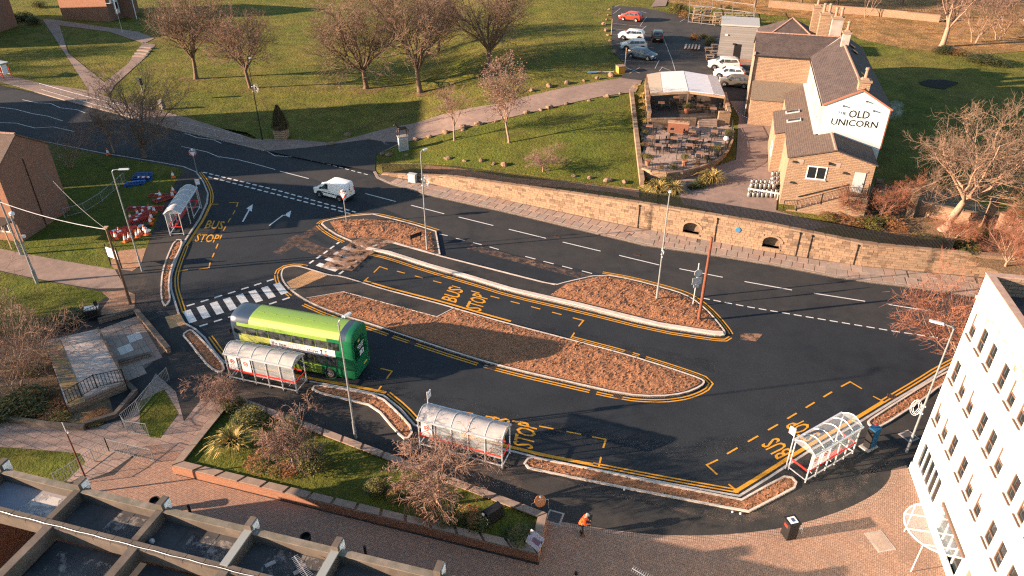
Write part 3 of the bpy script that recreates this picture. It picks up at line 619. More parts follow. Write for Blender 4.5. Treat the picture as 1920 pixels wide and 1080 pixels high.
# core as front quads, skipping the alcoves, plus back and top
ss=sorted(set([i*1.0 for i in range(int(WLEN)+1)]+[a+d for a in AS for d in (-AW,AW)]))
for a,b in zip(ss,ss[1:]):
    pa,_=along(ws,a); pb,_=along(ws,b); d=(pb-pa).normalized(); nn=Vector((-d.y,d.x)); za=wtop(pa.x); zb=wtop(pb.x)
    al=any(abs((a+b)/2-c)<AW for c in AS)
    f0=[pa+nn*.03,pb+nn*.03,pb+nn*.5,pa+nn*.5]
    if al:
        core.prism(f0,0,ALO+.12); core.prism(f0,AH+.12,[za,zb,zb,za] if False else min(za,zb)); core.prism([pa+nn*.62,pb+nn*.62,pb+nn*.8,pa+nn*.8],0,min(za,zb))
    else: core.prism(f0,0,min(za,zb)-.01)
core.obj('wall_core',mortar,wt,world=True)
blk=[MB() for _ in stones]; rb=random.Random(5)
def block(s0,s1,z0,z1,dep=.05,k=None):
    pa,da=along(ws,s0+.012); pb,_=along(ws,s1-.012); n=Vector((da.y,-da.x)); j=rb.uniform(0,.025)
    A=pa+n*(dep+j-.03); B=pb+n*(dep+j-.03); A0=pa-n*.04; B0=pb-n*.04; g=.011
    vs=[(A0.x,A0.y,z0+g),(B0.x,B0.y,z0+g),(B.x,B.y,z0+g),(A.x,A.y,z0+g),(A0.x,A0.y,z1-g),(B0.x,B0.y,z1-g),(B.x,B.y,z1-g),(A.x,A.y,z1-g)]
    k=rb.choices(range(4),(5,5,2,.7))[0] if k is None else k
    blk[k].add(vs,[(0,1,5,4)[::-1],(1,2,6,5)[::-1],(2,3,7,6)[::-1],(3,0,4,7)[::-1],(4,5,6,7),(3,2,1,0)])
z=.12; course=0
while z<3:
    h=.235+.03*(course%3==0); s=rb.uniform(-.4,0)
    while s<WLEN-.1:
        L=rb.uniform(.34,.72); s1=min(WLEN-.02,s+L); s0=max(0.02,s)
        if s1-s0>.1:
            xm=along(ws,(s0+s1)/2)[0].x; zt=min(wtop(along(ws,s0)[0].x),wtop(along(ws,s1)[0].x))-.01
            if z+.08<zt:
                m=(s0+s1)/2
                hit=[c for c in AS if s1>c-AW and s0<c+AW]
                if not hit: block(s0,s1,z,min(z+h,zt))
                elif z+h<ALO+.14 or z>AH+.1: block(s0,s1,z,min(z+h,zt))
                else:
                    c=hit[0]
                    if s0<c-AW-.08: block(s0,c-AW,z,min(z+h,zt))
                    if s1>c+AW+.08: block(c+AW,s1,z,min(z+h,zt))
        s+=L
    z+=h; course+=1
for k,b in enumerate(blk):
    if b.v: b.obj('stone_blocks',stones[k],wt,kind='stuff',world=True)
for a in AS:   # each alcove: arch stones and a sill
    al=MB(); c,d=along(ws,a); n=Vector((d.y,-d.x))
    def W3(ds,z,dn): p=c+d*ds+n*dn; return Vector((p.x,p.y,z+.12))
    for i in range(9):
        t0=PI*i/9; t1=PI*(i+1)/9
        pts=[]
        for tt,rr in ((t0,1),(t1,1),(t1,1.35),(t0,1.35)): pts.append((cos(tt)*AW*rr,AH-.5+sin(tt)*.5*(rr+.12)))
        vs=[W3(x,z,.07) for x,z in pts]+[W3(x,z,-.3) for x,z in pts]
        MB().add(vs,[(0,1,2,3),(7,6,5,4),(0,4,5,1),(1,5,6,2),(2,6,7,3),(3,7,4,0)]).obj('arch_stone',stones[i%2],wt,world=True)
    MB().add([W3(-AW-.1,ALO,.12),W3(AW+.1,ALO,.12),W3(AW+.1,ALO,-.6),W3(-AW-.1,ALO,-.6)]+[W3(-AW-.1,ALO-.15,.12),W3(AW+.1,ALO-.15,.12),W3(AW+.1,ALO-.15,-.6),W3(-AW-.1,ALO-.15,-.6)],[(0,1,2,3),(4,5,1,0),(5,6,2,1),(7,4,0,3)]).obj('alcove_sill',stones[1],wt,world=True)
    for sd in (-1,1): 
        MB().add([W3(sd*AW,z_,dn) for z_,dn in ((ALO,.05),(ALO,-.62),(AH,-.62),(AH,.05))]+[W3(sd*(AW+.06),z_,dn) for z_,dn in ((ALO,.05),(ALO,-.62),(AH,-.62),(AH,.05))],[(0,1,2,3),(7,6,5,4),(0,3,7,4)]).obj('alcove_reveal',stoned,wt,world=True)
s=0
while s<WLEN-1:   # coping stones
    L=min(rb.uniform(.95,1.25),WLEN-s); a,d=along(ws,s+.01); b,_=along(ws,s+L-.012); n=Vector((-d.y,d.x)); za=wtop(a.x)-.01; zb=wtop(b.x)-.01; mb=MB(); vs=[]
    for p,z_ in ((a,za),(b,zb)):
        for o,dz in ((-.1,0),(.55,0),(.5,.15),(-.07,.13)): vs.append((p.x+n.x*o,p.y+n.y*o,z_+dz))
    mb.add(vs,[(0,1,2,3),(7,6,5,4),(0,4,5,1),(1,5,6,2),(2,6,7,3),(3,7,4,0)]); mb.obj('coping_stone',stones[rb.choice((1,2,2,1))],wt,world=True); s+=L
for u,v in [(1190,434),(1198,437)]:
    pass
for px,k in [((1183,428),1),]:   # a shallow pier
    s0=sof(P(1180,427).x); s1=sof(P(1200,432).x); block(s0,s1,.12,2.5,.16,2)
for px in [(1199,434),(1343,458),(1495,481),(1519,487),(1605,499)]:   # black downpipes
    c=P(*px,.3); c2,d=along(ws,sof(c.x)); n=Vector((d.y,-d.x)); p=c2+n*.07
    t=MB().tube([(p.x,p.y,.14),(p.x,p.y,wtop(p.x)-.1)],.04,8); t.box((p.x,p.y,wtop(p.x)-.15),(.15,.13,.15)); t.obj('drain_pipe',dark_mt,wt,world=True)
c=P(1384,426,1.9); c2,d=along(ws,sof(P(1380,445,.9).x)); n=Vector((d.y,-d.x)); mb=MB().lathe((0,0,0),[(.27,0),(.27,.03),(.24,.045)],20)
mb.xf(Matrix.Translation((c2.x+n.x*.05,c2.y+n.y*.05,1.85))@Matrix.Rotation(math.atan2(n.y,n.x),4,'Z')@Matrix.Rotation(PI/2,4,'Y')).obj('round_plaque',M('blue plaque enamel',(.05,.17,.3),rough=.4),wt,world=True,label='round blue plaque')
# railing on the wall: follow the coping
rp_=[]; 
for s in [i*3.1 for i in range(int(WLEN/3.1)+1)]:
    p,d=along(ws,s); n=Vector((-d.y,d.x)); 
    if p.x<41.5: rp_.append((p.x+n.x*.3,p.y+n.y*.3,wtop(p.x)+.1))
railing('railing','long black iron railing on top of the sandstone retaining wall',rp_,h=1.15,post=1.6,bar=.11,r=.025)
# ---- generic gabled or mono-pitch building pieces, in a local frame
def wallbox(par,name,pts,z0,z1,mat,tops=None):
    """outline walls (no top); tops: z for each outline point"""
    mb=MB(); n=len(pts); tp=tops or [z1]*n
    vs=[(x,y,z0) for x,y in pts]+[(x,y,t) for (x,y),t in zip(pts,tp)]
    mb.add(vs,[(i,(i+1)%n,n+(i+1)%n,n+i) for i in range(n)]); return mb.obj(name,mat,par)
def slab3(par,name,quad,th,mat,mats=None,ov=0):
    """a roof plane from four 3-D corners (eave a,b then ridge c,d) with thickness"""
    a,b,c,d=[Vector(p) for p in quad]
    if ov: e=(a-d).normalized()*ov; a=a+e; b=b+(b-c).normalized()*ov
    n=(b-a).cross(d-a).normalized()
    if n.z<0: n=-n
    top=[a,b,c,d]; bot=[p-n*th for p in top]
    fs=[(0,1,2,3),(7,6,5,4),(0,4,5,1),(1,5,6,2),(2,6,7,3),(3,7,4,0)]
    mb=MB().add(top+bot,fs); 
    return mb.obj(name,mat,par)
def ridge_tiles(par,a,b,mat=ridgem,step=.45,name='ridge_tile'):
    a=Vector(a); b=Vector(b); L=(b-a).length; n=max(1,int(L/step)); d=(b-a)/n; me=None
    for i in range(n):
        p=a+d*i; q=a+d*(i+1)*1.0; q=p+d*.94; s=Vector((-d.y,d.x,0)).normalized()*.14; u=Vector((0,0,.1))
        mb=MB(); vs=[]
        for w_ in (p,q): vs+=[w_-s-u*.3,w_-s*.5+u*.7,w_+s*.5+u*.7,w_+s-u*.3]
        mb.add(vs,[(0,4,5,1),(1,5,6,2),(2,6,7,3),(0,1,2,3),(7,6,5,4)]); mb.obj(name,mat,par)
def window(par,o,r,n,w,h,frm=white_pt,gl=glass,cols=2,rows=1,th=.06,name='window',sill=None,out=.02):
    """frame proud of the wall, each pane its own piece; o = lower left corner, r = direction along the wall, n = outward normal"""
    o=Vector(o); r=Vector(r).normalized(); n=Vector(n).normalized(); u=Vector((0,0,1)); f=MB()
    def bx(x0,x1,z0,z1,d0,d1,m):
        vs=[o+r*x+u*z+n*d for d in (d0,d1) for x,z in ((x0,z0),(x1,z0),(x1,z1),(x0,z1))]; m.add(vs,[(0,1,2,3),(7,6,5,4),(0,4,5,1),(1,5,6,2),(2,6,7,3),(3,7,4,0)]); return m
    bx(0,w,0,th,-.05,out+.04,f); bx(0,w,h-th,h,-.05,out+.04,f); bx(0,th,th,h-th,-.05,out+.04,f); bx(w-th,w,th,h-th,-.05,out+.04,f)
    for i in range(1,cols): x=w*i/cols; bx(x-th*.4,x+th*.4,th,h-th,-.05,out+.035,f)
    for j in range(1,rows): z=h*j/rows; bx(th,w-th,z-th*.4,z+th*.4,-.05,out+.03,f)
    fo=f.obj(name,frm,par)
    for i in range(cols):
        for j in range(rows): bx(w*i/cols+th*.4,w*(i+1)/cols-th*.4,h*j/rows+th*.4,h*(j+1)/rows-th*.4,-.03,out,MB()).obj('pane',gl,fo)
    if sill: bx(-.1,w+.1,-.12,0,-.05,.1,MB()).obj('sill',sill,fo)
    return fo
# ---- white office building on the right
O2=P(1705,880); fa=R(-100.9); wb=thing('office_building','tall white rendered office building with rows of square windows at the right edge','building',(O2.x,O2.y,.12),fa)
# local: x along the facade (towards the camera), y = into the building is +y? left normal of direction -100.9deg points +x world
HT=14.4; SL=40; DEP=14
WS=[.4,1.77,3.12,4.82,6.17,7.5,9.25,10.55,11.9,13.6,14.95]; ROWS=[(10.92,12.36),(7.78,9.22),(4.66,6.08)]; WW=.76
gl_s=[(.28,4.05)]
def facade(par,holes,x0,x1,z0,z1,mat,rec=.18):
    """front wall at y=0 with real recessed openings"""
    xs=sorted(set([x0,x1]+[h[0] for h in holes]+[h[1] for h in holes])); zs=sorted(set([z0,z1]+[h[2] for h in holes]+[h[3] for h in holes])); mb=MB()
    for a,b in zip(xs,xs[1:]):
        for c,d in zip(zs,zs[1:]):
            if any(h[0]<=(a+b)/2<=h[1] and h[2]<=(c+d)/2<=h[3] for h in holes): continue
            mb.add([(a,0,c),(b,0,c),(b,0,d),(a,0,d)],[(0,1,2,3)])
    for a,b,c,d in holes:
        mb.add([(a,0,c),(b,0,c),(b,0,d),(a,0,d),(a,rec,c),(b,rec,c),(b,rec,d),(a,rec,d)],[(0,4,5,1),(1,5,6,2),(2,6,7,3),(3,7,4,0)])
    return mb.obj('wall',mat,par)
holes=[(x,x+WW,a-.12,b-.12) for x in WS for a,b in ROWS]+[(.3,4.0,.75,2.86),(5.2,8.6,.05,2.15),(9.3,11,.05,2.3)]
facade(wb,holes,0,SL,-.2,HT,render_w)
MB().add([(0,0,-.2),(0,DEP,-.2),(0,DEP,HT),(0,0,HT)],[(0,1,2,3)]).add([(SL,0,-.2),(SL,DEP,-.2),(SL,DEP,HT),(SL,0,HT),(0,DEP,-.2),(0,DEP,HT)],[(0,1,2,3),(1,4,5,2)]).obj('wall',render_w,wb)
rf=MB().sheet([(.3,.3),(SL,.3),(SL,DEP),(.3,DEP)],HT-1.1); rf.obj('roof',felt,wb)
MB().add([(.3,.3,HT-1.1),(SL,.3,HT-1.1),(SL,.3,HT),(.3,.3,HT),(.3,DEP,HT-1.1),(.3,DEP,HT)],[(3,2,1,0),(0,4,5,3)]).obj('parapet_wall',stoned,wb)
MB().curb([Vector((0,DEP)),Vector((0,0)),Vector((SL,0))],.4,HT,HT+.07,side=-.15 if False else .15).obj('parapet_coping',M('coping concrete',(.4,.28,.22),(.3,.2,.16),s=4,rough=.9),wb)
MB().box((SL/2,-.05,12.95),(SL,.1,.13)).obj('string_course',stainm,wb)
rstk=stain('rust streaks on render',(.33,.2,.13),1.5,.5,.72,.85)
for i in range(9): MB().box((1.2+i*2.4,-.004,12.62),(2.2,.006,.5)).obj('rust_stain',rstk,wb)
for i,x in enumerate((1.77,3.12,6.17,9.25,10.55)): MB().box((x+.38,-.004,(10.35,7.2,7.3,10.3,4.1)[i]),(.5,.006,.75)).obj('rust_stain',rstk,wb)
rw=random.Random(8)
blind=M('roller blind',(.62,.6,.56),rough=.8)
for i,x in enumerate(WS):
    for j,(a,b) in enumerate(ROWS):
        r_=MB(); r_.box((x+WW/2,.1,a-.12+.03),(WW,.06,.07)); r_.box((x+WW/2,.1,b-.12-.03),(WW,.06,.06)); r_.box((x+.03,.1,(a+b)/2-.12),(.06,.06,b-a-.13)); r_.box((x+WW-.03,.1,(a+b)/2-.12),(.06,.06,b-a-.13)); r_.box((x+WW/2,.095,a-.12+.62),(WW-.12,.055,.06))
        f=r_.obj('window',cream,wb)
        MB().box((x+WW/2,.14,a-.12+.33),(WW-.12,.02,.52)).obj('pane',glass,f); MB().box((x+WW/2,.141,a-.12+1.02),(WW-.12,.02,.74)).obj('pane',blind if rw.random()<.3 else glass,f)
        MB().box((x+WW/2,-.04,a-.12-.04),(WW+.06,.14,.06)).obj('sill',cream,f)
gs=MB(); gs.box((2.15,.12,.8),(3.7,.08,.1)); gs.box((2.15,.12,2.8),(3.7,.08,.1))
for i in range(6): gs.box((.34+i*.725,.12,1.8),(.09,.08,1.9))
f=gs.obj('shop_window',white_pt,wb)
for i in range(5): MB().box((.7+i*.725,.15,1.8),(.63,.02,1.9)).obj('pane',glass,f)
gs=MB()
for i in range(5): gs.box((5.25+i*.82,.12,1.1),(.08,.08,2.1))
f=gs.obj('entrance_frame',white_pt,wb)
for i in range(4): MB().box((5.66+i*.82,.15,1.1),(.74,.02,2.1)).obj('pane',glass,f)
MB().box((10.15,.12,1.17),(1.7,.06,2.2)).obj('side_door',M('brown door',(.22,.15,.12),rough=.6),wb)
MB().box((.02+SL/2,-.04,.3),(SL,.08,.6)).obj('plinth',render_w,wb)
# curved glazed canopy over the entrance
cp=thing('entrance_canopy','white half round glazed canopy on thin legs at the office entrance','canopy',(O2.x,O2.y,.12),fa)
arc=[(6.92-1.86*cos(PI*i/16),-2.5*sin(PI*i/16)**.8,2.22+0.02) for i in range(17)]
MB().tube(arc,.045,6).obj('rim',white_pt,cp); MB().box((6.92,-.06,2.3),(3.75,.14,.2)).obj('wall_beam',M('dark brown beam',(.12,.075,.055),rough=.7),cp)
for i in (3,6,9,12): 
    x,y,z_=arc[i]; MB().bar((x,-.05,2.25),(x,y,2.25),.05).obj('rafter',white_pt,cp)
MB().tube([(5.3,-1.1,2.22),(6.92,-1.25,2.22),(8.5,-1.1,2.22)],.03,5).obj('cross_bar',white_pt,cp)
for i in range(16): 
    (x0,y0,_),(x1,y1,_)=arc[i],arc[i+1]; MB().add([(x0,-.05,2.26),(x1,-.05,2.26),(x1,y1,2.26),(x0,y0,2.26)],[(0,1,2,3)]).obj('glass_panel',clearp,cp)
for i in (3,12):
    x,y,z_=arc[i]; MB().tube([(x,y,2.2),(x,y-.02,0)],.03,6).obj('leg',white_pt,cp)
# grey round vent box by the wall top
vt=thing('roof_vent','round grey wall vent high on the white office building','vent',(O2.x,O2.y,.12),fa)
MB().lathe((8.15,-.18,12.6),[(.33,0),(.36,.35),(.36,.75),(.3,.82)],14).obj('drum',grey_pt,vt); MB().lathe((8.15,-.18,13.42),[(.3,0),(.2,.02),(.02,.02)],14).obj('lid',rustm,vt)
# ---- shop row at the lower left: a flat roof divided by parapets
sa=math.atan2(P(620,1045,4.5).y-P(135,927,4.5).y,P(620,1045,4.5).x-P(135,927,4.5).x); so_=P(295,960,5.3)
sh=thing('shop_row','low row of shops with flat felt roofs divided by mossy concrete parapets','shops',(so_.x,so_.y,.12),sa); ZR=5.18; sh.scale=(.974,.974,1)
Mi=(fr((so_.x,so_.y,.12),sa)).inverted()
def SL2(u,v,z=4.5): p=Mi@P(u,v,z); return (p.x,p.y)
front=0.0; midy=SL2(92,982)[1]; 
shp=[-10.25,-5.05,.1,5.3,10.1,15.4,20.6,26]
MB().add([(-10.4,.35,-.2),(27,.35,-.2),(27,.35,3.7),(-10.4,.35,3.7),(-10.4,-12,-.2),(-10.4,-12,3.7)],[(1,0,3,2),(0,4,5,3)]).obj('shop_front',brownbrick,sh)
for a,b,k in zip(shp,shp[1:],range(9)):
    MB().sheet([(a+.2,-2.0),(b-.2,-2.0),(b-.2,.05),(a+.2,.05)],ZR-.62).obj('roof',feltb if k==0 else felt,sh)
    MB().box(((a+b)/2,.2,ZR-.35),(b-a-.36,.3,.7)).obj('parapet',conc,sh)
    MB().box(((a+b)/2,.2,ZR+.02),(b-a-.36,.38,.06)).obj('coping',M('mossy coping %d'%k,(.24,.2,.165),(.14,.125,.1),s=2,rough=.95,bump=.3,bs=20,bd=.02,big=.5,bigs=.6,bigc=(.1,.1,.07)),sh)
for k,a in enumerate(shp):
    MB().box((a,-.85,ZR-.3),(.36,2.4,.75)).obj('party_wall',conc,sh)
    MB().box((a,.42,ZR+.08),(.34,.62,.75)).obj('pillar',conc,sh)
    MB().box((a+.19,.5,ZR+.05),(.04,.46,.62)).obj('sign_panel',white_pt,sh)
    if k in (3,4): MB().box((a,-.9,ZR+.115),(.42,2.3,.07)).obj('metal_capping',M('capping %d'%k,(.26,.28,.27),rough=.6),sh)
pale=stain('pale lime bloom on felt',(.3,.27,.25),1.4,.5,.62,.8); sil=stain('silver solar paint remains',(.5,.48,.46),.9,.5,.56,.9)
for x,y,w_,h_,m in ((-6.6,-.9,2.4,1.5,sil),(-1.4,-.8,2.2,1.3,pale),(3.4,-1,2.4,1.5,pale),(8.2,-.8,3,1.6,pale),(-2.2,-4.6,3.4,3.6,pale),(3.6,-4.5,3.2,3.2,pale),(13,-1,3,1.5,pale)):
    MB().box((x,y,(ZR-.612 if y>-2 else ZR-.94)),(w_,h_,.004)).obj('roof_stain',m,sh)
for a in (-3.3,-1.6,1.8,3.5,6.9,8.5,12,13.7): MB().box((a,-.98,ZR-.614),(.05,2.0,.012)).obj('felt_seam',felt,sh)
# long spine wall with a white cable, then the deeper bays behind
for a,b in zip(shp,shp[1:]):
    n_=5
    for i in range(n_): MB().box((lerp(a,b,(i+.5)/n_),-2.13,ZR+.02),((b-a)/n_-.03,.42,.16)).obj('coping_slab',conc,sh)
MB().box((8,-2.13,ZR-.4),(37,.34,.7)).obj('spine_wall',conc,sh)
pts=[(-10+.5*i,-2.22+.02*sin(i*1.7),ZR+.13) for i in range(72)]; MB().tube(pts,.014,4).obj('cable',silver,sh)
for a,b in ((-4.65,.42),(.42,5.5),(5.5,10.7),(10.7,16),(16,26)):
    MB().sheet([(a,-12),(b,-12),(b,-2.3),(a,-2.3)],ZR-.95).obj('roof',felt,sh)
    MB().box((a,-7,ZR-.35),(.4,9.4,.85)).obj('party_wall',conc,sh); MB().box((a,-7,ZR+.1),(.46,9.4,.07)).obj('coping',conc,sh)
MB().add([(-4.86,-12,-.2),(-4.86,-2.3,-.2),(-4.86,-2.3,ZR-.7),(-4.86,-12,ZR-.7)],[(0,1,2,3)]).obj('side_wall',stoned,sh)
struct('bare_soil',MB().sheet([sh_ for sh_ in [(fr((so_.x,so_.y,0),sa)@Vector((x,y,0))) for x,y in ((-14,-30),(-4.9,-30),(-4.9,-2.1),(-14,-2.1))]],.14),M('dry leaf soil',(.12,.075,.05),(.2,.12,.075),s=3,bump=.6,bs=10,rough=.95,fine=.3))
for x,y,l in ((7.6,-3.6,.5),(8.6,-4.0,.35),(8.2,-4.6,.3)): pass
def sl3(x,y,z): p=fr((so_.x,so_.y,.12),sa)@Vector((x,y,z)); return p
def aerial(loc,rz,label,h=1.1):
    t=thing('tv_aerial',label,'aerial',loc,rz); MB().tube([(0,0,0),(0,0,h)],.018,5).obj('mast',wood,t); mb=MB(); mb.bar((-.75,0,h),(.75,0,h-.12),.025)
    for i in range(15): 
        x=-.72+i*.1; mb.bar((x,-.16-.01*i*.5,h-.08*(x+.75)/1.5),(x,.16+.01*i*.5,h-.08*(x+.75)/1.5),.012)
    mb.obj('elements',silver,t); return t
def onroof(u,v,z): return P(u,v,z)
p=P(568,1074,4.7); aerial((p.x,p.y,4.68),R(-50),'small silver tv aerial lying low on the dark shop roof',.5)
p=P(1213,1082,6.0); aerial((p.x,p.y,4.7),R(-35),'large tv aerial at the bottom edge above the block paving',1.35)
for (u,v),l in (((286,1018),'grey plastic ball lying on the dark shop roof'),):
    p=P(u,v,4.7); b=MB().lathe((0,0,0),[(.02,0),(.11,.04),(.15,.14),(.11,.24),(.02,.28)],12); o=b.obj('ball',grey_pt,None,smooth=True); o.location=(p.x,p.y,4.69); tag(o,l,'ball')
for u,v in ((507,1058),(560,1072)):
    p=P(u,v,4.7); o=MB().box((0,0,.03),(.5,.22,.06),rz=.6).obj('board',concl); o.location=(p.x,p.y,4.69); tag(o,'loose pale board on the dark shop roof, '+('upper' if v<1065 else 'lower')+' of two','board')
# ---- brick houses on the left
def gable_house(par,x0,x1,y0,y1,z0,ze,zr,wall,roof,axis='x',ov=.25,gmat=None):
    """local frame; ridge along axis"""
    if axis=='x':
        ym=(y0+y1)/2
        for y,s in ((y0,1),(y1,-1)): MB().add([(x0,y,z0),(x1,y,z0),(x1,y,ze),(x0,y,ze)],[(0,1,2,3)]).obj('wall',wall,par)
        for x in (x0,x1): MB().add([(x,y0,z0),(x,y1,z0),(x,y1,ze),(x,ym,zr),(x,y0,ze)],[(0,1,2,3,4)]).obj('gable_wall',gmat or wall,par)
        for y in (y0,y1): 
            k=ov/abs(ym-y); ey=y+(y-ym)*k; ez=ze-(zr-ze)*k
            slab3(par,'roof',[(x0-.15,ey,ez+.1),(x1+.15,ey,ez+.1),(x1+.15,ym,zr+.1),(x0-.15,ym,zr+.1)],.12,roof)
        ridge_tiles(par,(x0-.1,ym,zr+.12),(x1+.1,ym,zr+.12))
    else:
        xm=(x0+x1)/2
        for x in (x0,x1): MB().add([(x,y0,z0),(x,y1,z0),(x,y1,ze),(x,y0,ze)],[(0,1,2,3)]).obj('wall',wall,par)
        for y in (y0,y1): MB().add([(x0,y,z0),(x1,y,z0),(x1,y,ze),(xm,y,zr),(x0,y,ze)],[(0,1,2,3,4)]).obj('gable_wall',(gmat or wall) if y==y0 else wall,par)
        for x in (x0,x1):
            k=ov/abs(xm-x); ex=x+(x-xm)*k; ez=ze-(zr-ze)*k
            slab3(par,'roof',[(ex,y0-.12,ez+.1),(ex,y1+.12,ez+.1),(xm,y1+.12,zr+.1),(xm,y0-.12,zr+.1)],.12,roof)
        ridge_tiles(par,(xm,y0-.1,zr+.12),(xm,y1+.1,zr+.12))
ha=math.atan2(71.17-64.13,-46.6+47.66)-PI/2
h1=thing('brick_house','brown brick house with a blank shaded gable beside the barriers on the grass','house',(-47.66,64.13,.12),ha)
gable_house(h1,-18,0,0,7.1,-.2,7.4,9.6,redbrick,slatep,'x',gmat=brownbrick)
window(h1,(-2.6,0,4.2),(1,0,0),(0,-1,0),1.5,1.2,sill=concl); window(h1,(-2.6,0,1.0),(1,0,0),(0,-1,0),1.6,1.3,sill=concl); window(h1,(-7,0,4.2),(1,0,0),(0,-1,0),1.5,1.2,sill=concl)
MB().tube([(.06,3.4,7.2),(.06,3.3,.1)],.04,6).obj('cable',black,h1)
MB().box((-1.1,-.9,2.5),(2.4,1.7,.14)).obj('porch_roof',slatep,h1); MB().box((.02,-1.6,1.25),(.1,.1,2.4)).obj('porch_post',wood_l,h1); MB().box((-1.2,-.02,5.9),(1.3,.05,.35)).obj('sign_plate',white_pt,h1)
q=T(34,49); h2=thing('brick_house','dark brick house with a shaded gable in the top left corner','house',(q.x,q.y,q.z),ha)
gable_house(h2,-30,0,-19,0,-.5,7.6,10.2,brownbrick,slate,'x')
q=T(208,41); h3=thing('brick_house','orange brick house with a grey porch roof at the top left','house',(q.x,q.y,q.z),R(-14))
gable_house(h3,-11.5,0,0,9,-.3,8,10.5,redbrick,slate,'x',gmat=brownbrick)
MB().box((.04,2.6,3.4),(.08,1.3,4.6)).obj('door_panel',white_pt,h3); MB().box((.1,2.6,2.7),(.06,.6,1.3)).obj('pane',glass,h3)
for i in range(7): MB().bar((.1,3.6+i*.62,4.6),(3.4,3.6+i*.62,3.7),.56,.06).obj('porch_roof_sheet',M('grey porch sheet %d'%i,(.3,.33,.37),rough=.5),h3)
MB().box((1.7,3.6,2.0),(3.3,.06,3.7)).obj('porch_wall',brownbrick,h3); MB().box((3.4,3.55,1.8),(.1,.1,3.8)).obj('porch_post',white_pt,h3)
mb=MB(); 
for z_ in (3.6,4.6): mb.box((.5,.6,z_),(1,1.4,.05))
for i in range(5): mb.box((1,.0+i*.3,4.1),(.04,.04,1))
mb.obj('balcony',grey_pt,h3); window(h3,(-6,0,4.4),(1,0,0),(0,-1,0),1.4,1.2,sill=concl)
fl=thing('shade_block','unseen brown brick block added beyond the left edge to shade the road','flats',(-76,72,0),0)  # unseen block added to throw shade over the upper road and verge
MB().prism([(0,0),(0,21),(-12,21),(-12,0)],0,17).obj('wall',brownbrick,fl); MB().prism([(.2,-.2),(.2,21.2),(-12.2,21.2),(-12.2,-.2)],17.003,17.4).obj('roof',conc,fl)
f2=thing('shade_block','unseen lower brick block added farther beyond the left edge for shade','flats',(-100,85,0),.1); MB().prism([(0,0),(0,15.5),(-12,15.5),(-12,0)],0,10).obj('wall',brownbrick,f2); MB().prism([(.2,-.2),(.2,15.7),(-12.2,15.7),(-12.2,-.2)],10.003,10.4).obj('roof',conc,f2)  # unseen lower block, added to shade the road farther left
for k in range(6):
    for j in range(4): window(fl,(.0,1.2+k*3.3,1.2+j*3.2),(0,1,0),(1,0,0),1.6,1.4,sill=concl)
# ---- the pub
PA=R(-15); PO=P(1461,382,2.4); pub=thing('pub','stone pub with slate roofs, clay chimney pots and a white gable lettered with its name','pub',(PO.x,PO.y,0),PA)
PM=fr((PO.x,PO.y,0),PA); PI_=PM.inverted()
def LP(u,v,z): return PI_@P(u,v,z)
def WP(x,y,z=None):
    p=PM@Vector((x,y,0)); p.z=hgt(p.x,p.y) if z is None else z; return p
def poly(name,pts,mat,par=pub): return MB().add(pts,[tuple(range(len(pts)))]).obj(name,mat,par)
# annex
poly('gable_wall',[(0,0,1.6),(7.85,0,1.6),(7.85,0,7.35),(4.05,0,8.45),(0,0,7.35)],stone)
poly('wall',[(0,4.7,1.6),(0,0,1.6),(0,0,7.35),(0,4.7,7.35)],stone); poly('wall',[(7.85,0,1.6),(7.85,4.7,1.6),(7.85,4.7,7.35),(7.85,0,7.35)],stone)
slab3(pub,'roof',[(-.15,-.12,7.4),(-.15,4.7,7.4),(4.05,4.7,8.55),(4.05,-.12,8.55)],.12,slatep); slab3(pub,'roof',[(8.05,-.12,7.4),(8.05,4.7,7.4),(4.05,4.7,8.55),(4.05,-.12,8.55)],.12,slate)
ridge_tiles(pub,(4.05,-.1,8.57),(4.05,4.6,8.57))
poly('lead_flashing',[(2.9,4.68,8.55),(4.05,4.68,8.9),(8.8,4.68,7.6),(8.8,4.68,7.3),(4.05,4.68,8.6),(2.9,4.68,8.3)],grey_pt)
window(pub,(1.89,0,5.38),(1,0,0),(0,-1,0),1.8,1.33,th=.09,cols=2,sill=concl)
for x in (2.0,2.9): pass
MB().box((6.7,-.01,5.5),(.98,.1,2.05)).obj('door',grey_pt,pub,label='pale grey door'); MB().box((6.7,.0,6.62),(1.3,.1,.18)).obj('door_lintel',stones[1],pub)
MB().box((7.08,-.08,5.4),(.05,.08,.12)).obj('handle',dark_mt,bpy.data.objects['door'])
for x,z_ in ((.6,7.0),(.75,4.85),(5.3,6.35)):
    MB().box((x,-.09,z_),(.42,.2,.16),top=(.6,.6)).obj('wall_light',dark_mt,pub)
MB().box((3.75,-.14,7.15),(.18,.3,.22)).obj('alarm_box',black,pub)
for x,z_ in ((1.15,7.0),(4.5,7.0)): MB().box((x,-.012,z_),(.55,.03,.45)).obj('patch_stone',slabm[0],pub)
# stairs to the grey door with a railing
st=MB()
for i in range(9):
    MB().box((1.7+i*.46,-.75,(1.9+2.5+.2*i)/2),(.45,1.1,(.6+.2*i)+.0)).obj('stair_tread',slabm[1],pub)
MB().box((6.65,-.75,3.2),(2.1,1.2,2.4)).obj('landing',stone,pub)
poly('stair_wall',[(.6,-1.33,1.7),(7.7,-1.33,1.7),(7.7,-1.33,4.5),(5.6,-1.33,4.5),(1.2,-1.33,2.55),(.6,-1.33,2.5)],stone)
railing('railing','black railing up the stone steps to the grey pub door',[PM@Vector(p) for p in ((.3,-1.35,2.35),(1.5,-1.35,2.5),(5.7,-1.35,4.45),(7.6,-1.35,4.45),(7.7,-.2,4.45))],h=1.05,bar=.14,post=1.9)
MB().bar((1.6,-.06,3.4),(5.9,-.06,5.2),.07).obj('handrail',dark_mt,pub)
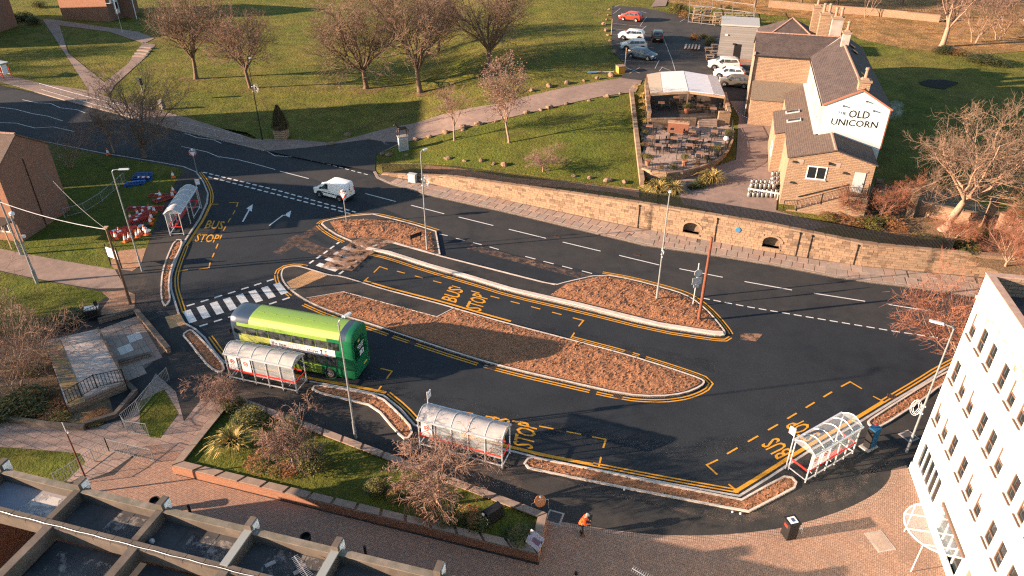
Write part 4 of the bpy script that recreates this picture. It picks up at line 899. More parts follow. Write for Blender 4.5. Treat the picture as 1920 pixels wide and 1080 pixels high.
# main range
gx0,gx1,gm=2.85,8.8,5.95
poly('gable_wall',[(gx0,4.7,2),(gx1,4.7,2),(gx1,4.7,11.35),(gm,4.7,13.0),(gx0,4.7,11.35)],render_w)
poly('wall',[(gx0,29,2),(gx0,4.7,2),(gx0,4.7,11.35),(gx0,29,11.35)],render_w if False else concl); poly('wall',[(gx1,4.7,2),(gx1,29,2),(gx1,29,11.35),(gx1,4.7,11.35)],stone); poly('gable_wall',[(gx0,29,2),(gx0,29,11.35),(gm,29,13),(gx1,29,11.35),(gx1,29,2)],stone)
slab3(pub,'roof',[(gx0-.25,4.6,11.3),(gx0-.25,29,11.3),(gm,29,13.1),(gm,4.6,13.1)],.14,slate); slab3(pub,'roof',[(gx1+.25,4.6,11.3),(gx1+.25,29,11.3),(gm,29,13.1),(gm,4.6,13.1)],.14,slate)
ridge_tiles(pub,(gm,4.7,13.13),(gm,29,13.13),step=.42)
for x,s in ((gx0,-1),(gx1,1)): MB().bar((x+s*.2,4.62,11.27),(gm,4.62,13.0),.1,.16).obj('verge_board',M('rust verge board %d'%s,(.33,.13,.08),rough=.7),pub)
MB().bar((gx1+.04,4.66,7.4),(gx1+.04,4.66,11.2),.1).obj('drain_pipe',rustm,pub)
MB().tube([(gx0-.3,4.6,11.2),(gx0-.3,22.5,11.2)],.07,6).obj('gutter',dark_mt,pub)
for yy in (8.5,13,18): window(pub,(gx0,yy+1.1,8.9),(0,-1,0),(-1,0,0),1.1,1.5,sill=concl)
for x,z_ in ((4.55,11.35),(6.5,11.95),(7.35,11.1)): MB().box((x,4.55,z_),(.14,.28,.1)).obj('flood_light',dark_mt,pub)
lt=MB(); ob=lambda s,x0,x1,z0,z1: letters(lt,s,(x0,4.685,z0),(x1-x0,0,0),(0,0,z1-z0))
ob('THE',4.15,4.95,10.45,10.74); ob('OLD',5.2,7.1,10.22,10.98); ob('UNICORN',3.75,8.05,9.36,10.02); lt.obj('painted_lettering',M('faded brown lettering',(.02,.014,.013),rough=.9,spec=.1),pub)
for y,x in ((12,6.95),(21.5,7.2),(24,7.2)): MB().box((x,y,12.52),(.7,.9,.07),ry=R(30)).obj('skylight',glassw,pub)
# cross wing
poly('wall',[(-3.6,22.6,2),(3.1,22.6,2),(3.1,22.6,11.2),(-3.6,22.6,11.2)],stone); poly('gable_wall',[(-3.6,28.6,2),(-3.6,22.6,2),(-3.6,22.6,11.2),(-3.6,25.6,13),(-3.6,28.6,11.2)],stone)
slab3(pub,'roof',[(-3.75,22.4,11.15),(2.75,22.4,11.15),(gm,25.6,13.1),(-3.75,25.6,13.1)],.14,slate); slab3(pub,'roof',[(-3.75,28.8,11.15),(gx0,28.8,11.15),(gm,25.6,13.1),(-3.75,25.6,13.1)],.14,slate)
ridge_tiles(pub,(-3.7,25.6,13.12),(gm-.2,25.6,13.12)); MB().bar((2.8,22.45,11.3),(gm,25.6,13.14),.12,.04).obj('valley_lead',concl,pub)
MB().tube([(-3.7,22.35,11.1),(2.8,22.35,11.1)],.07,6).obj('gutter',dark_mt,pub)
MB().bar((-3.62,22.5,2),(-3.62,22.5,11.2),.12).obj('drain_pipe',dark_mt,pub); MB().box((-3.66,22.55,7),(.12,.3,9)).obj('quoin_strip',concl,pub)
# lean-to before the wing and along the main range
poly('wall',[(-3.3,20,2),(.4,20,2),(.4,20,6.6),(-3.3,20,6.6)],stone); poly('wall',[(-3.3,22.6,2),(-3.3,20,2),(-3.3,20,6.6),(-3.3,22.6,8.0)],stone)
slab3(pub,'roof',[(-3.4,19.8,6.6),(.3,19.8,6.6),(2.85,22.59,8.1),(-3.4,22.59,8.1)],.12,M('mossy dark slate',(.1,.08,.065),(.2,.16,.12),s=14,rough=.95,bump=.6,bs=20,bd=.05))
def zl(x): return 7.4+.262*x
for x0,y0,y1 in ((-.1,4.7,7),(-1.1,7,14.3),(.25,14.3,19.8)):
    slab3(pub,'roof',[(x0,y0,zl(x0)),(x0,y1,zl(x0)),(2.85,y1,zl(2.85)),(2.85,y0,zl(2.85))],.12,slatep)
    poly('wall',[(x0+.15,y1,2),(x0+.15,y0,2),(x0+.15,y0,zl(x0)),(x0+.15,y1,zl(x0))],stone)
slab3(pub,'roof',[(.25,19.8,zl(.25)),(.3,19.81,zl(.3)),(2.85,22.58,zl(2.85)),(2.85,19.8,zl(2.85))],.1,slatep)
poly('wall',[(-.95,7,2),(0.05,7,2),(0.05,7,zl(0.05)),(-.95,7,zl(-1))],stone); poly('wall',[(.3,14.3,2),(-.95,14.3,2),(-.95,14.3,zl(-1)),(.3,14.3,zl(.3))],stone)
for y in (10.0,12.9):
    MB().box((.85,y,zl(.85)+.09),(1.45,.75,.12),ry=-math.atan(.262)).obj('skylight',silver,pub); MB().box((.85,y,zl(.85)+.16),(1.2,.55,.03),ry=-math.atan(.262)).obj('skylight_glass',glassw,pub)
MB().box((gx0+.05-.25,13.5,zl(2.85)+.12),(.5,17.5,.06),ry=-.26).obj('lead_flashing',grey_pt,pub)
window(pub,(-.02-.93,9.5,4.2),(0,-1,0),(-1,0,0),1.6,1.3); 
def chimney(x,y,z0,w,d,h,pots,mat=stone,name='chimney',pot=ridgem):
    c=MB().box((x,y,z0+h/2),(w,d,h)).obj(name,mat,pub); MB().box((x,y,z0+h+.07),(w+.22,d+.22,.18)).obj('cap',stones[1],c); MB().box((x,y,z0+h+.25),(w*.8,d*.8,.2),top=(.6,.6)).obj('cap',stones[1],c)
    for i in range(pots):
        px=x+(i-(pots-1)/2)*w*.5; MB().lathe((px,y,z0+h+.3),[(.17,0),(.15,.5),(.14,.75),(.2,.8),(.2,.95),(.14,1.0)],10).obj('chimney_pot',pot,c)
chimney(gm+.05,5.25,12.2,1.0,.9,1.5,1); chimney(gm,22,12.4,.8,.75,2.0,1,mat=concl); chimney(gm-.6,27,12.2,1.25,.9,2.7,2,mat=concl); chimney(gm-1.6,30.5,11,1.3,.9,3.6,2); chimney(gm-2.6,32,10.5,.9,.7,4.6,1)
# hipped roof and yard buildings behind
hb=[(-3.2,29,11.0),(4.6,29,11.0),(4.6,37.5,11.0),(-3.2,37.5,11.0)]; ap=(.8,33.4,13.4)
for i in range(4):
    a,b=hb[i],hb[(i+1)%4]; poly('roof',[a,b,ap],slate); poly('wall',[(a[0],a[1],2),(b[0],b[1],2),b,a],stone)
ridge_tiles(pub,(-3.2,29,11.05),ap); ridge_tiles(pub,(4.6,29,11.05),ap)
poly('roof',[(4.6,30,9),(9,30,9),(9,36,9.6),(4.6,36,9.6)],slate); poly('roof',[(-3.4,28.7,10.2),(-.2,28.7,10.2),(-.2,30.5,11.2),(-3.4,30.5,11.2)],slatep)
poly('wall',[(9,30,2),(9,36,2),(9,36,9.6),(9,30,9)],stone)
mb=MB(); mb.box((4.2,37.8,10.7),(1.2,.9,.8)); mb.box((4.2,37.8,11.2),(1.4,1.1,.12)); mb.obj('extractor_vent',grey_mt,pub)
# grey clad cabin beside the pub
cb=thing('cabin','grey plank clad cabin with a flat roof and dark door beside the pub','cabin',tuple(WP(-7.9,44.6)),PA); zc=cb.location.z
for i in range(15): MB().box((2.6,-.03-.01*(i%2),.35+i*.32),(5.2,.06,.305)).obj('plank',M('grey cladding %d'%i,(.2+.012*(i%3),.19+.012*(i%3),.185+.012*(i%3)),rough=.8),cb)
MB().box((2.6,2.6,2.5),(5.15,5.15,5)).obj('wall',wood_g,cb); MB().box((2.6,2.5,5.1),(5.5,5.5,.22)).obj('roof',M('pale flat roof',(.36,.36,.35),rough=.8),cb)
MB().box((2.7,-.08,1.25),(.95,.08,2.4)).obj('door',black,cb); MB().box((2.15,-.15,2.45),(.4,.22,.2)).obj('wall_light',dark_mt,cb); MB().box((.9,-.12,3.7),(.35,.2,.16)).obj('camera_housing',white_pt,cb); MB().box((2.6,-.15,.1),(5.4,.3,.35)).obj('brick_base',redbrick,cb)
# ---- planter of the plaza: brick sided, lawn inside
pq=PL([(432,737),(1027,962),(1010,1040),(321,873)],.8); pq=[Vector((p.x,p.y)) for p in pq]
pl=thing('raised_planter','long raised planter with brown brick sides, stone coping and a lawn inside','planter',(pq[3].x,pq[3].y,.12))
ord_=pq[::-1]
MB().curb(ord_,.42,.1,.74,side=.21 if sum(ord_[i].x*ord_[(i+1)%4].y-ord_[(i+1)%4].x*ord_[i].y for i in range(4))>0 else -.21,closed=True).obj('brick_side',redbrick,pl,world=True)
ccw=ord_ if sum(ord_[i].x*ord_[(i+1)%4].y-ord_[(i+1)%4].x*ord_[i].y for i in range(4))>0 else pq
inn_=offs(ccw,.03,True); inn2=offs(ccw,.52,True); cm=M('planter coping',(.3,.215,.165),(.22,.16,.13),s=3,rough=.9,big=.5,bigs=.5,bigc=(.17,.15,.125))
for i in range(4):
    a,b=inn_[i],inn_[(i+1)%4]; c,d=inn2[i],inn2[(i+1)%4]; L=(b-a).length; n_=max(2,round(L/1.6))
    for k in range(n_):
        f0=k/n_+.004; f1=(k+1)/n_-.004; MB().prism([a.lerp(b,f0),a.lerp(b,f1),c.lerp(d,f1),c.lerp(d,f0)],.74,.83+rb.uniform(-.006,.006)).obj('coping_stone',cm,pl,world=True)
MB().sheet(offs(ccw,.4,True),.62).obj('planter_lawn',grassg,pl,world=True)
# ---- concrete deck and sunken patio on the left
dk=[P(*q,.9) for q in ((83,640),(182,617),(234,715),(125,760))]; dt_=thing('concrete_deck','pale weathered concrete deck with dark railings left of the paved patio','deck',(dk[3].x,dk[3].y,.12))
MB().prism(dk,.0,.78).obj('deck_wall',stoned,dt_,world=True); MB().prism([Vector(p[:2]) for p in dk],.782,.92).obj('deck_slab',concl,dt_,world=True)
ex=(dk[1]-dk[2]).normalized(); MB().bar(dk[1]+Vector((.08,0,.02)),dk[2]+Vector((.08,0,.02)),.16,.3).obj('edge_beam',conc,dt_,world=True)
MB().bar(dk[0]+Vector((.7,-.1,.03)),dk[3]+Vector((.7,.1,.03)),1.0,.02).obj('mossy_strip',M('mossy rusty strip',(.3,.2,.09),(.14,.12,.1),s=1.1,p=(.4,.6),rough=.95),dt_,world=True)
railing('railing','dark railing along the near edge of the concrete deck',[dk[3]+Vector((0,-.1,.02)),dk[2]+Vector((-1.6,-.75,.02)),dk[2]+Vector((.1,-.1,.02))],h=1.15,bar=.22,post=1.5,r=.016)
railing('railing','dark railing along the far edge of the concrete deck by the bushes',[dk[0]+Vector((-.3,.2,0)),P(186,592,.9)+Vector((0,0,0))],h=1.0,bar=.2,post=1.8,r=.014)
pa=[P(u,v,.14) for u,v in ((186,618),(258,592),(318,652),(262,700),(236,716))]
pt_=struct('patio',MB().sheet(pa,.139),jointm); ua=P(186,618,.14); ux=(P(258,592,.14)-ua); uy=(P(236,716,.14)-ua); nx_,ny_=6,7; rs=random.Random(4)
for i in range(nx_):
    for j in range(ny_+3):
        c=ua+ux*((i+.5)/nx_)+uy*((j+.5)/ny_); 
        if not inside((c.x,c.y),[(p.x,p.y) for p in pa]): continue
        m=slabw if (i,j) in ((4,2),(3,2),(2,3),(1,3)) else rs.choice(slabm); a=c-ux*.485/nx_-uy*.485/ny_; b=c+ux*.485/nx_-uy*.485/ny_; d=c+ux*.485/nx_+uy*.485/ny_; e=c-ux*.485/nx_+uy*.485/ny_
        MB().prism([a,b,d,e],.12,.156+rs.uniform(-.004,.004)).obj('paving_slab',m,pt_)
def lowwall(name,label,px,h,w_,mat,z=.12,cop=None):
    path=[Vector((p.x,p.y)) for p in PL(px,z)]; t=thing(name,label,'wall',(path[0].x,path[0].y,z)); MB().curb(path,w_,z-.1,z+h).obj('wall',mat,t,world=True); MB().curb(path,w_+.08,z+h+.003,z+h+.08).obj('coping',cop or conc,t,world=True); return t
lowwall('low_wall','low stone wall between the patio and the dark footway',[(258,590),(285,622),(318,662)],.45,.28,stones[1])
lowwall('low_wall','low wall along the back of the patio by the bare soil',[(186,606),(258,586)],.35,.22,stoned)
lowwall('low_wall','low dark wall crossing the middle of the patio',[(224,684),(284,668)],.3,.2,stoned)
lowwall('low_wall','angled kerb wall below the concrete deck',[(160,800),(218,782),(256,738),(238,722)],.3,.22,conc)
lowwall('low_wall','long low wall edging the pink path under the trees',[(0,786),(90,800),(160,806)],.3,.2,conc)
gm_=grey_mt
railing('guard_rail','stepped grey guard rail beside the small lawn and path',[P(u,v,.13) for u,v in ((318,712),(288,742),(262,774),(232,800))],h=1.1,bar=.14,post=2.2,mat=gm_,r=.009,posts_r=.024,top=.03)
railing('guard_rail','short grey guard rail at the foot of the small lawn',[P(u,v,.13) for u,v in ((232,800),(240,812),(280,818))],h=1.1,bar=.14,post=1.6,mat=gm_,r=.009,posts_r=.024,top=.03)
railing('guard_rail','grey guard rail running down beside the mossy lawn',[P(u,v,.13) for u,v in ((108,912),(140,894),(178,866),(205,846))],h=1.1,bar=.15,post=1.8,mat=gm_,r=.009,posts_r=.024,top=.03)
railing('guard_rail','grey guard rail standing alone on the block paving',[P(u,v,.13) for u,v in ((205,846),(245,856),(290,867))],h=1.1,bar=.15,post=1.8,mat=gm_,r=.009,posts_r=.024,top=.03)
railing('guard_rail','long white pedestrian guard rail beside the far kerb',[P(u,v,.13) for u,v in ((78,169),(130,184),(200,203),(250,216))],h=1.05,bar=9,post=2.0,mat=grey_pt,r=.012,posts_r=.025,top=.04)
railing('guard_rail','short white pedestrian guard rail right of the bare tree',[P(u,v,.13) for u,v in ((335,240),(380,252),(455,268))],h=1.05,bar=9,post=2.0,mat=grey_pt,r=.012,posts_r=.025,top=.04)
railing('wire_fence','low wire mesh fence by the brown brick house',[P(u,v,.13) for u,v in ((122,408),(160,398),(192,378),(235,340))],h=1.0,bar=.3,post=2.4,mat=grey_mt,r=.008)
# ================================================================ vehicles
def bevel(o,w=.03,seg=2):
    m=o.modifiers.new('bevel','BEVEL'); m.width=w; m.segments=seg; m.limit_method='ANGLE'; m.angle_limit=R(25); 
    for p in o.data.polygons: p.use_smooth=True
    return o
def wheel(par,x,y,r,wd=.2,k=5):
    s=1 if y>0 else -1
    w_=MB(); w_.lathe((0,0,0),[(r*.6,-wd/2),(r*.93,-wd/2),(r,-wd*.3),(r,wd*.3),(r*.93,wd/2),(r*.6,wd/2)],18).xf(Matrix.Translation((x,y-s*wd*.4,r))@Matrix.Rotation(PI/2,4,'X')); o=w_.obj('wheel',tyre,par,smooth=True)
    q=MB().lathe((0,0,0),[(r*.62,-.02),(r*.62,.03),(r*.5,.015),(r*.15,.03),(r*.1,.05)],14).xf(Matrix.Translation((x,y-s*wd*.4+s*(wd/2-.02),r))@Matrix.Rotation(-s*PI/2,4,'X')); q.obj('rim',rim,o); return o
def profile(par,name,prf,wf,mat,bw=.05):
    """a body from its side outline (x,z) with a width that depends on height"""
    n=len(prf); mb=MB(); vs=[(x,wf(x,z),z) for x,z in prf]+[(x,-wf(x,z),z) for x,z in prf]
    tri=tessellate_polygon([[Vector((x,z,0)) for x,z in prf]])
    mb.add(vs,[(i,(i+1)%n,n+(i+1)%n,n+i) for i in range(n)]+[t for t in tri]+[tuple(n+i for i in t[::-1]) for t in tri])
    o=mb.obj(name,mat,par)
    import bmesh
    bm=bmesh.new(); bm.from_mesh(o.data); bmesh.ops.recalc_face_normals(bm,faces=bm.faces[:]); bmesh.ops.dissolve_limit(bm,angle_limit=R(2),verts=bm.verts[:],edges=bm.edges[:]); bm.to_mesh(o.data); bm.free()
    return bevel(o,bw,3)
def sideglass(par,pts,wf,mat=glassw,name='side_window',e=.012):
    for s in (1,-1):
        vs=[(x,s*(wf(x,z)+e),z) for x,z in pts]+[(x,s*(wf(x,z)-.04),z) for x,z in pts]; n=len(pts)
        f=[tuple(range(n)),tuple(range(2*n-1,n-1,-1))]+[(i,n+i,n+(i+1)%n,(i+1)%n) for i in range(n)]
        MB().add(vs,f).obj(name,mat,par)
def endglass(par,a,b,wf,mat=glassw,name='windscreen',e=.015,k=.86):
    """a pane lying on the outline segment a-b"""
    a=Vector((a[0],0,a[1])); b=Vector((b[0],0,b[1])); d=b-a; n=Vector((d.z,0,-d.x)).normalized()
    if n.z<0: n=-n
    A=a+d*.08; B=a+d*.94; vs=[]
    for o_ in (n*e,-n*.03):
        for p,s in ((A,1),(B,1),(B,-1),(A,-1)): vs.append((p.x+o_.x,s*wf(p.x,p.z)*k,p.z+o_.z))
    MB().add(vs,[(0,1,2,3),(7,6,5,4),(0,4,5,1),(1,5,6,2),(2,6,7,3),(3,7,4,0)]).obj(name,mat,par)
LAMP=M('head lamp glass',(.6,.62,.62),rough=.15,spec=.7); TAIL=M('tail lamp red',(.4,.012,.01),rough=.25); PLATE=M('yellow number plate',(.6,.42,.05),rough=.5); PLW=M('white number plate',(.7,.7,.68),rough=.5)
def car(name,label,cat,loc,rz,paint,L=4.1,W=1.75,H=1.5,kind='hatch',group='cars parked in the pub car park',roofm=None):
    t=thing(name,label,cat,loc,rz,group); f=L/2; hb=.92 if kind!='suv' else 1.02
    if kind=='suv': pr=[(-f,.42),(-f-.02,.75),(-f+.06,1.08),(-f+.42,H-.08),(-f+.75,H),(.25,H),(.62,H-.06),(1.22,1.12),(f-.25,.95),(f-.03,.72),(f,.42),(f-.12,.26),(-f+.1,.26)]
    else: pr=[(-f,.38),(-f-.02,.7),(-f+.05,.98),(-f+.5,H-.1),(-f+.95,H),(.15,H),(.5,H-.06),(1.15,1.0),(f-.3,.82),(f-.04,.62),(f,.38),(f-.12,.22),(-f+.1,.22)]
    wf=lambda x,z: W/2*(1-max(0,(z-hb)/(H-hb))*.24)*(1-.10*max(0,(abs(x)-f+.55)/.55)**2)*(.94 if z<.4 else 1)
    profile(t,'body',pr,wf,paint,.06)
    zt=H-.13; zb=hb+.06
    sideglass(t,[(.98,zb),(.1,zb+.01),(.1,zt),(.42,zt)],wf); sideglass(t,[(.03,zb+.01),(-.78,zb+.03),(-.78,zt),(.03,zt)],wf); sideglass(t,[(-.86,zb+.03),(-f+.42,zb+.12),(-f+.62,zt),(-.86,zt)],wf)
    i=6; endglass(t,pr[7],pr[6],wf); endglass(t,pr[2],pr[3],wf,name='rear_window')
    r=.33 if kind!='suv' else .36
    for x in (-f+.75,f-.82):
        for y in (W/2+.01,-W/2-.01):
            MB().lathe((0,0,0),[(r+.06,-.05),(r+.06,.05)],18).xf(Matrix.Translation((x,y-(.045 if y>0 else -.045),r))@Matrix.Rotation(PI/2,4,'X')).obj('wheel_arch',black,t); wheel(t,x,y,r)
    for s in (1,-1):
        MB().box((f-.14,s*W*.36,.7 if kind!='suv' else .8),(.3,.34,.14),rz=-s*.35).obj('headlight',LAMP,t); MB().box((-f+.04,s*W*.41,.88 if kind!='suv' else .98),(.14,.2,.26)).obj('tail_light',TAIL,t); MB().box((.78,s*(W/2+.07),hb+.08),(.14,.18,.13)).obj('mirror',paint,t)
    MB().box((f+.0,0,.42),(.06,.9,.2)).obj('grille',black,t); MB().box((-f-.03,0,.62),(.03,.5,.11)).obj('number_plate',PLATE,t); MB().box((f+.035,0,.32),(.02,.5,.1)).obj('number_plate',PLW,t); MB().box((0,0,.24),(L*.8,W*.93,.16)).obj('sill',black,t)
    if roofm: 
        for s in (1,-1): MB().bar((-f+.8,s*W*.34,H+.03),(.3,s*W*.34,H+.03),.05).obj('roof_rail',roofm,t)
    return t
def carat(name,label,cat,c,d,paint,**k):
    """c: pixel of the middle of the car's footprint, d: pixel towards its nose"""
    p=T(c[0],c[1],.1); q=T(d[0],d[1],.1); return car(name,label,cat,(p.x,p.y,p.z),math.atan2(q.y-p.y,q.x-p.x),paint,**k)
P_red=pt('red car paint',(.62,.045,.025)); P_wh=pt('white car paint',(.78,.78,.77)); P_si=pt('silver car paint',(.52,.54,.56),.28); P_bl=pt('slate blue car paint',(.075,.12,.165)); P_bk=pt('black car paint',(.014,.014,.016),.2); P_gr=pt('dark grey car paint',(.075,.07,.062)); P_ps=pt('pale silver car paint',(.62,.6,.58),.3)
carat('hatchback','red hatchback parked alone at the top of the car park','car',(1182,39),(1150,35),P_red,L=4.0,H=1.5)
carat('hatchback','white crossover with dark windows parked beside a black estate','car',(1184,75),(1150,72),P_wh,L=4.2,H=1.6,kind='suv')
carat('estate_car','black estate car seen from behind with its yellow plate','car',(1232,76),(1230,56),P_bk,L=4.5,H=1.55,roofm=rim,kind='suv')
carat('hatchback','pale silver hatchback parked tight against a slate blue hatchback','car',(1188,93),(1155,92),P_si,L=4.1)
carat('hatchback','slate blue hatchback nearest the amber planter, nose to the right','car',(1203,110),(1240,117),P_bl,L=4.3,H=1.45)
carat('crossover','silver crossover with dark roof beside the grey plank cabin','car',(1356,130),(1320,128),P_ps,L=4.4,H=1.65,kind='suv',roofm=rim)
carat('hatchback','white hatchback between a silver and a dark grey car','car',(1366,146),(1330,142),P_wh,L=4.2)
carat('hatchback','dark grey car half hidden by the white pergola roof','car',(1376,162),(1340,158),P_gr,L=4.2)
# bay lines of the car park
for a,b in [((1152,15),(1161,10)),((1150,27),(1163,17)),((1150,45),(1212,52)),((1149,55),(1212,63)),((1148,66),(1210,73)),((1152,82),(1216,90)),((1163,104),(1226,106)),((1165,115),(1232,117)),((1170,128),(1172,116)),((1243,70),(1266,134)),((1202,58),(1212,50)),((1200,50),(1212,33)),((1275,42),(1285,36)),((1228,130),(1236,114)),((1218,90),(1226,92)),((1202,22),(1212,26)),((1174,128),(1200,139)),((1200,128),(1180,139)),((1240,127),(1258,134)),((1236,135),(1242,127))]:
    qa=T(*a,.11); qb=T(*b,.11); d=(qb-qa).normalized(); nn=Vector((-d.y,d.x,0))*.05; n_=max(1,int((qb-qa).length/1.5))
    mb=MB(); pts=[]
    for i in range(n_+1):
        p=qa.lerp(qb,i/n_); z_=hgt(p.x,p.y)+.115; pts.append((p+nn,p-nn,z_))
    for (a0,a1,za),(b0,b1,zb_) in zip(pts,pts[1:]): mb.add([(a0.x,a0.y,za),(b0.x,b0.y,zb_),(b1.x,b1.y,zb_),(a1.x,a1.y,za)],[(3,2,1,0)])
    mb.obj('bay_line',whiteold,bpy.data.objects['car_park'])
# white van on the main road
pv=P(628,368); qv=P(560,351); van=thing('van','white panel van driving along the main road, seen from behind','van',(pv.x,pv.y,.004),math.atan2(qv.y-pv.y,qv.x-pv.x))
vp=[(-2.2,.4),(-2.24,.95),(-2.12,1.84),(-2.0,1.97),(-.2,2.0),(.35,1.9),(1.15,1.18),(1.95,.98),(2.2,.72),(2.24,.4),(2.1,.26),(-2.1,.26)]
wv=lambda x,z: .9*(1-max(0,(z-1.0))*.13)*(1-.12*max(0,(abs(x)-1.65)/.6)**2)
profile(van,'body',vp,wv,P_wh,.06); sideglass(van,[(1.08,1.1),(.12,1.12),(.12,1.72),(.42,1.72)],wv); endglass(van,vp[6],vp[5],wv)
for x in (-1.35,1.35):
    for y in (.91,-.91):
        MB().lathe((0,0,0),[(.41,-.05),(.41,.05)],18).xf(Matrix.Translation((x,y-(.04 if y>0 else -.04),.34))@Matrix.Rotation(PI/2,4,'X')).obj('wheel_arch',black,van); wheel(van,x,y,.34)
for s in (1,-1):
    MB().bar((.95,s*.905,.72),(-1.05,s*.905,.7),.02,.07).obj('rubbing_strip',black,van); MB().box((-2.2,s*.72,1.15),(.08,.12,.5)).obj('tail_light',TAIL,van); MB().box((2.05,s*.68,.84),(.3,.3,.18),rz=-s*.3).obj('headlight',LAMP,van); MB().box((1.0,s*1.0,1.2),(.14,.2,.2)).obj('mirror',black,van); MB().box((-.05,s*.9,.98),(.16,.03,.04)).obj('door_handle',black,van)
MB().box((-2.26,-.12,1.0),(.03,.4,.12)).obj('number_plate',PLATE,van); MB().box((-2.23,0,.42),(.1,1.7,.2)).obj('bumper',black,van); MB().box((-2.22,.0,1.2),(.02,.02,1.3)).obj('door_seam',black,van); MB().box((-2.24,.1,1.3),(.03,.16,.08)).obj('door_handle',black,van)
# ---- the double deck bus
ka=P(655,724); kb=P(480,690); ba=math.atan2(kb.y-ka.y,kb.x-ka.x); BL=10.6; near=P(669,717)
BSC=.93; bm_=(Matrix.Rotation(ba,3,'Z')@Vector((-BL/2,1.27,0)))*BSC; bus=thing('bus','green double deck bus with a white advert banner, standing at the stop','bus',(near.x-bm_.x,near.y-bm_.y,.004),ba)
lime=pt('lime bus paint',(.2,.33,.055),.35); limey=pt('yellow lime bus paint',(.34,.38,.1),.35); navy=pt('navy bus paint',(.03,.05,.085),.3); dgreen=pt('deep green bus paint',(.008,.13,.05),.35)
ring_=[(1.2,.2),(1.26,.35),(1.27,1.1),(1.27,2.1),(1.27,2.75),(1.26,3.5),(1.23,3.72),(1.12,4.0),(.9,4.18),(.5,4.28),(0,4.3)]
full=ring_+[(-y,z) for y,z in ring_[-2::-1]]; n=len(full); bus.scale=(BSC,.97,.97)
sts=[(-5.3,.955,0),(-5.2,.99,0),(-4.78,1,0),(-4.25,1,0),(-3.2,1,0),(-2.4,1,0),(0,1,0),(2.2,1,0),(3.0,1,0),(3.6,1,0),(4.7,1,0),(5.1,.98,0),(5.3,.92,0)]
parts={'roof':[MB(),[lime,limey,navy,dgreen]],'body':[MB(),[lime,limey,navy,dgreen]]}
def bcol(x,i):
    k=min(i,n-1-i)
    if x<-4.78: return 3
    if k>=6: 
        if x<-4.25 or x>3.4: return 2
        return 1 if k<=7 else 0
    if k>=2 and x>4.7: return 2
    if x<(-3.3 if k>=3 else -2.3): return 3
    return 1 if (k in (3,) ) else 0
for (x0,s0,_),(x1,s1,_) in zip(sts,sts[1:]):
    for i in range(n-1):
        (ya,za),(yb,zb)=full[i],full[i+1]; zm=2.2
        f=lambda y,z,s:(y*s,zm+(z-zm)*(1-(1-s)*.5))
        vs=[(x0,*f(ya,za,s0)),(x1,*f(ya,za,s1)),(x1,*f(yb,zb,s1)),(x0,*f(yb,zb,s0))]
        k=min(i,n-2-i); parts['roof' if k>=6 else 'body'][0].add(vs,[(0,1,2,3)],bcol((x0+x1)/2,i))
for x,s,c in ((-5.3,.955,3),(5.3,.92,2)):
    vs=[(x,y*s,2.2+(z-2.2)*(1-(1-s)*.5)) for y,z in full]; parts['body'][0].add(vs,[tuple(range(n)) if x>0 else tuple(range(n-1,-1,-1))],c)
for k,(mb,ms) in parts.items():
    import bmesh
    o=mb.obj(k,ms,bus); b=bmesh.new(); b.from_mesh(o.data); bmesh.ops.remove_doubles(b,verts=b.verts[:],dist=.001); bmesh.ops.recalc_face_normals(b,faces=b.faces[:]); b.to_mesh(o.data); b.free()
    for p in o.data.polygons: p.use_smooth=True
    m=o.modifiers.new('edges','EDGE_SPLIT'); m.split_angle=R(32)
MB().box((0,0,.32),(10.2,2.4,.2)).obj('chassis',black,bus)
for s in (1,-1):
    for i in range(9): MB().box((-4.2+.5+i*1.03,s*1.262,3.1),(.97,.035,.68)).obj('upper_window',glassw,bus)
    for i in range(8): MB().box((-3.9+.5+i*1.03,s*1.265,1.66),(.97,.035,.86)).obj('lower_window',glassw,bus)
    for x in (-3.1,2.6):
        MB().lathe((0,0,0),[(.56,-.02),(.56,.02)],20).xf(Matrix.Translation((x,s*1.262,.5))@Matrix.Rotation(PI/2,4,'X')).obj('wheel_arch',dgreen if x<0 else lime,bus); wheel(bus,x,s*1.29,.5,.3)
    MB().add([(-1.4,s*1.281,.6),(-.5,s*1.281,.6),(.4,s*1.281,1.15),(-.5,s*1.281,1.15)],[(0,1,2,3)]).obj('diagonal_stripe',navy,bus); MB().add([(-1.75,s*1.281,.6),(-1.5,s*1.281,.6),(-.6,s*1.281,1.15),(-.85,s*1.281,1.15)],[(0,1,2,3)]).obj('diagonal_stripe',limey,bus)
    MB().box((5.25,s*1.5,3.0),(.12,.26,.42)).obj('mirror',black,bus)
ad=MB().box((-.95,1.275,2.38),(5.7,.03,.66)).obj('advert_banner',M('banner white',(.72,.66,.68),rough=.5),bus)
def btext(s,x0,wd,z0,h,m): letters(m,s,(x0,1.2925,z0),(-wd,0,0),(0,0,h)); return m
inkm=M('black banner ink',(.03,.02,.025),rough=.6); btext('the new',1.75,1.3,2.25,.34,MB()).obj('lettering',inkm,ad); btext('NORMAL',.36,1.6,2.14,.48,MB()).obj('lettering',whitepl,ad); btext('show',-1.34,1.0,2.22,.34,MB()).obj('lettering',inkm,ad)
o2=MB(); o2.box((.42-.82,1.2915,2.38),(1.68,.001,.56)); o2.obj('letter_shadow',M('grey letter shade',(.42,.38,.4),rough=.6),ad)
for i,(x,c) in enumerate(((-2.62,inkm),(-3.0,orangep),(-3.4,grey_pt))):
    fg=MB(); fg.box((x,1.292,2.52),(.2,.004,.14)); fg.box((x,1.292,2.36),(.08,.004,.2)); fg.box((x,1.292,2.24),(.24,.004,.05)); fg.obj('printed_shape',c,ad)
MB().box((-5.27,0,2.55),(.06,1.9,1.75)).obj('rear_screen',glass,bus)
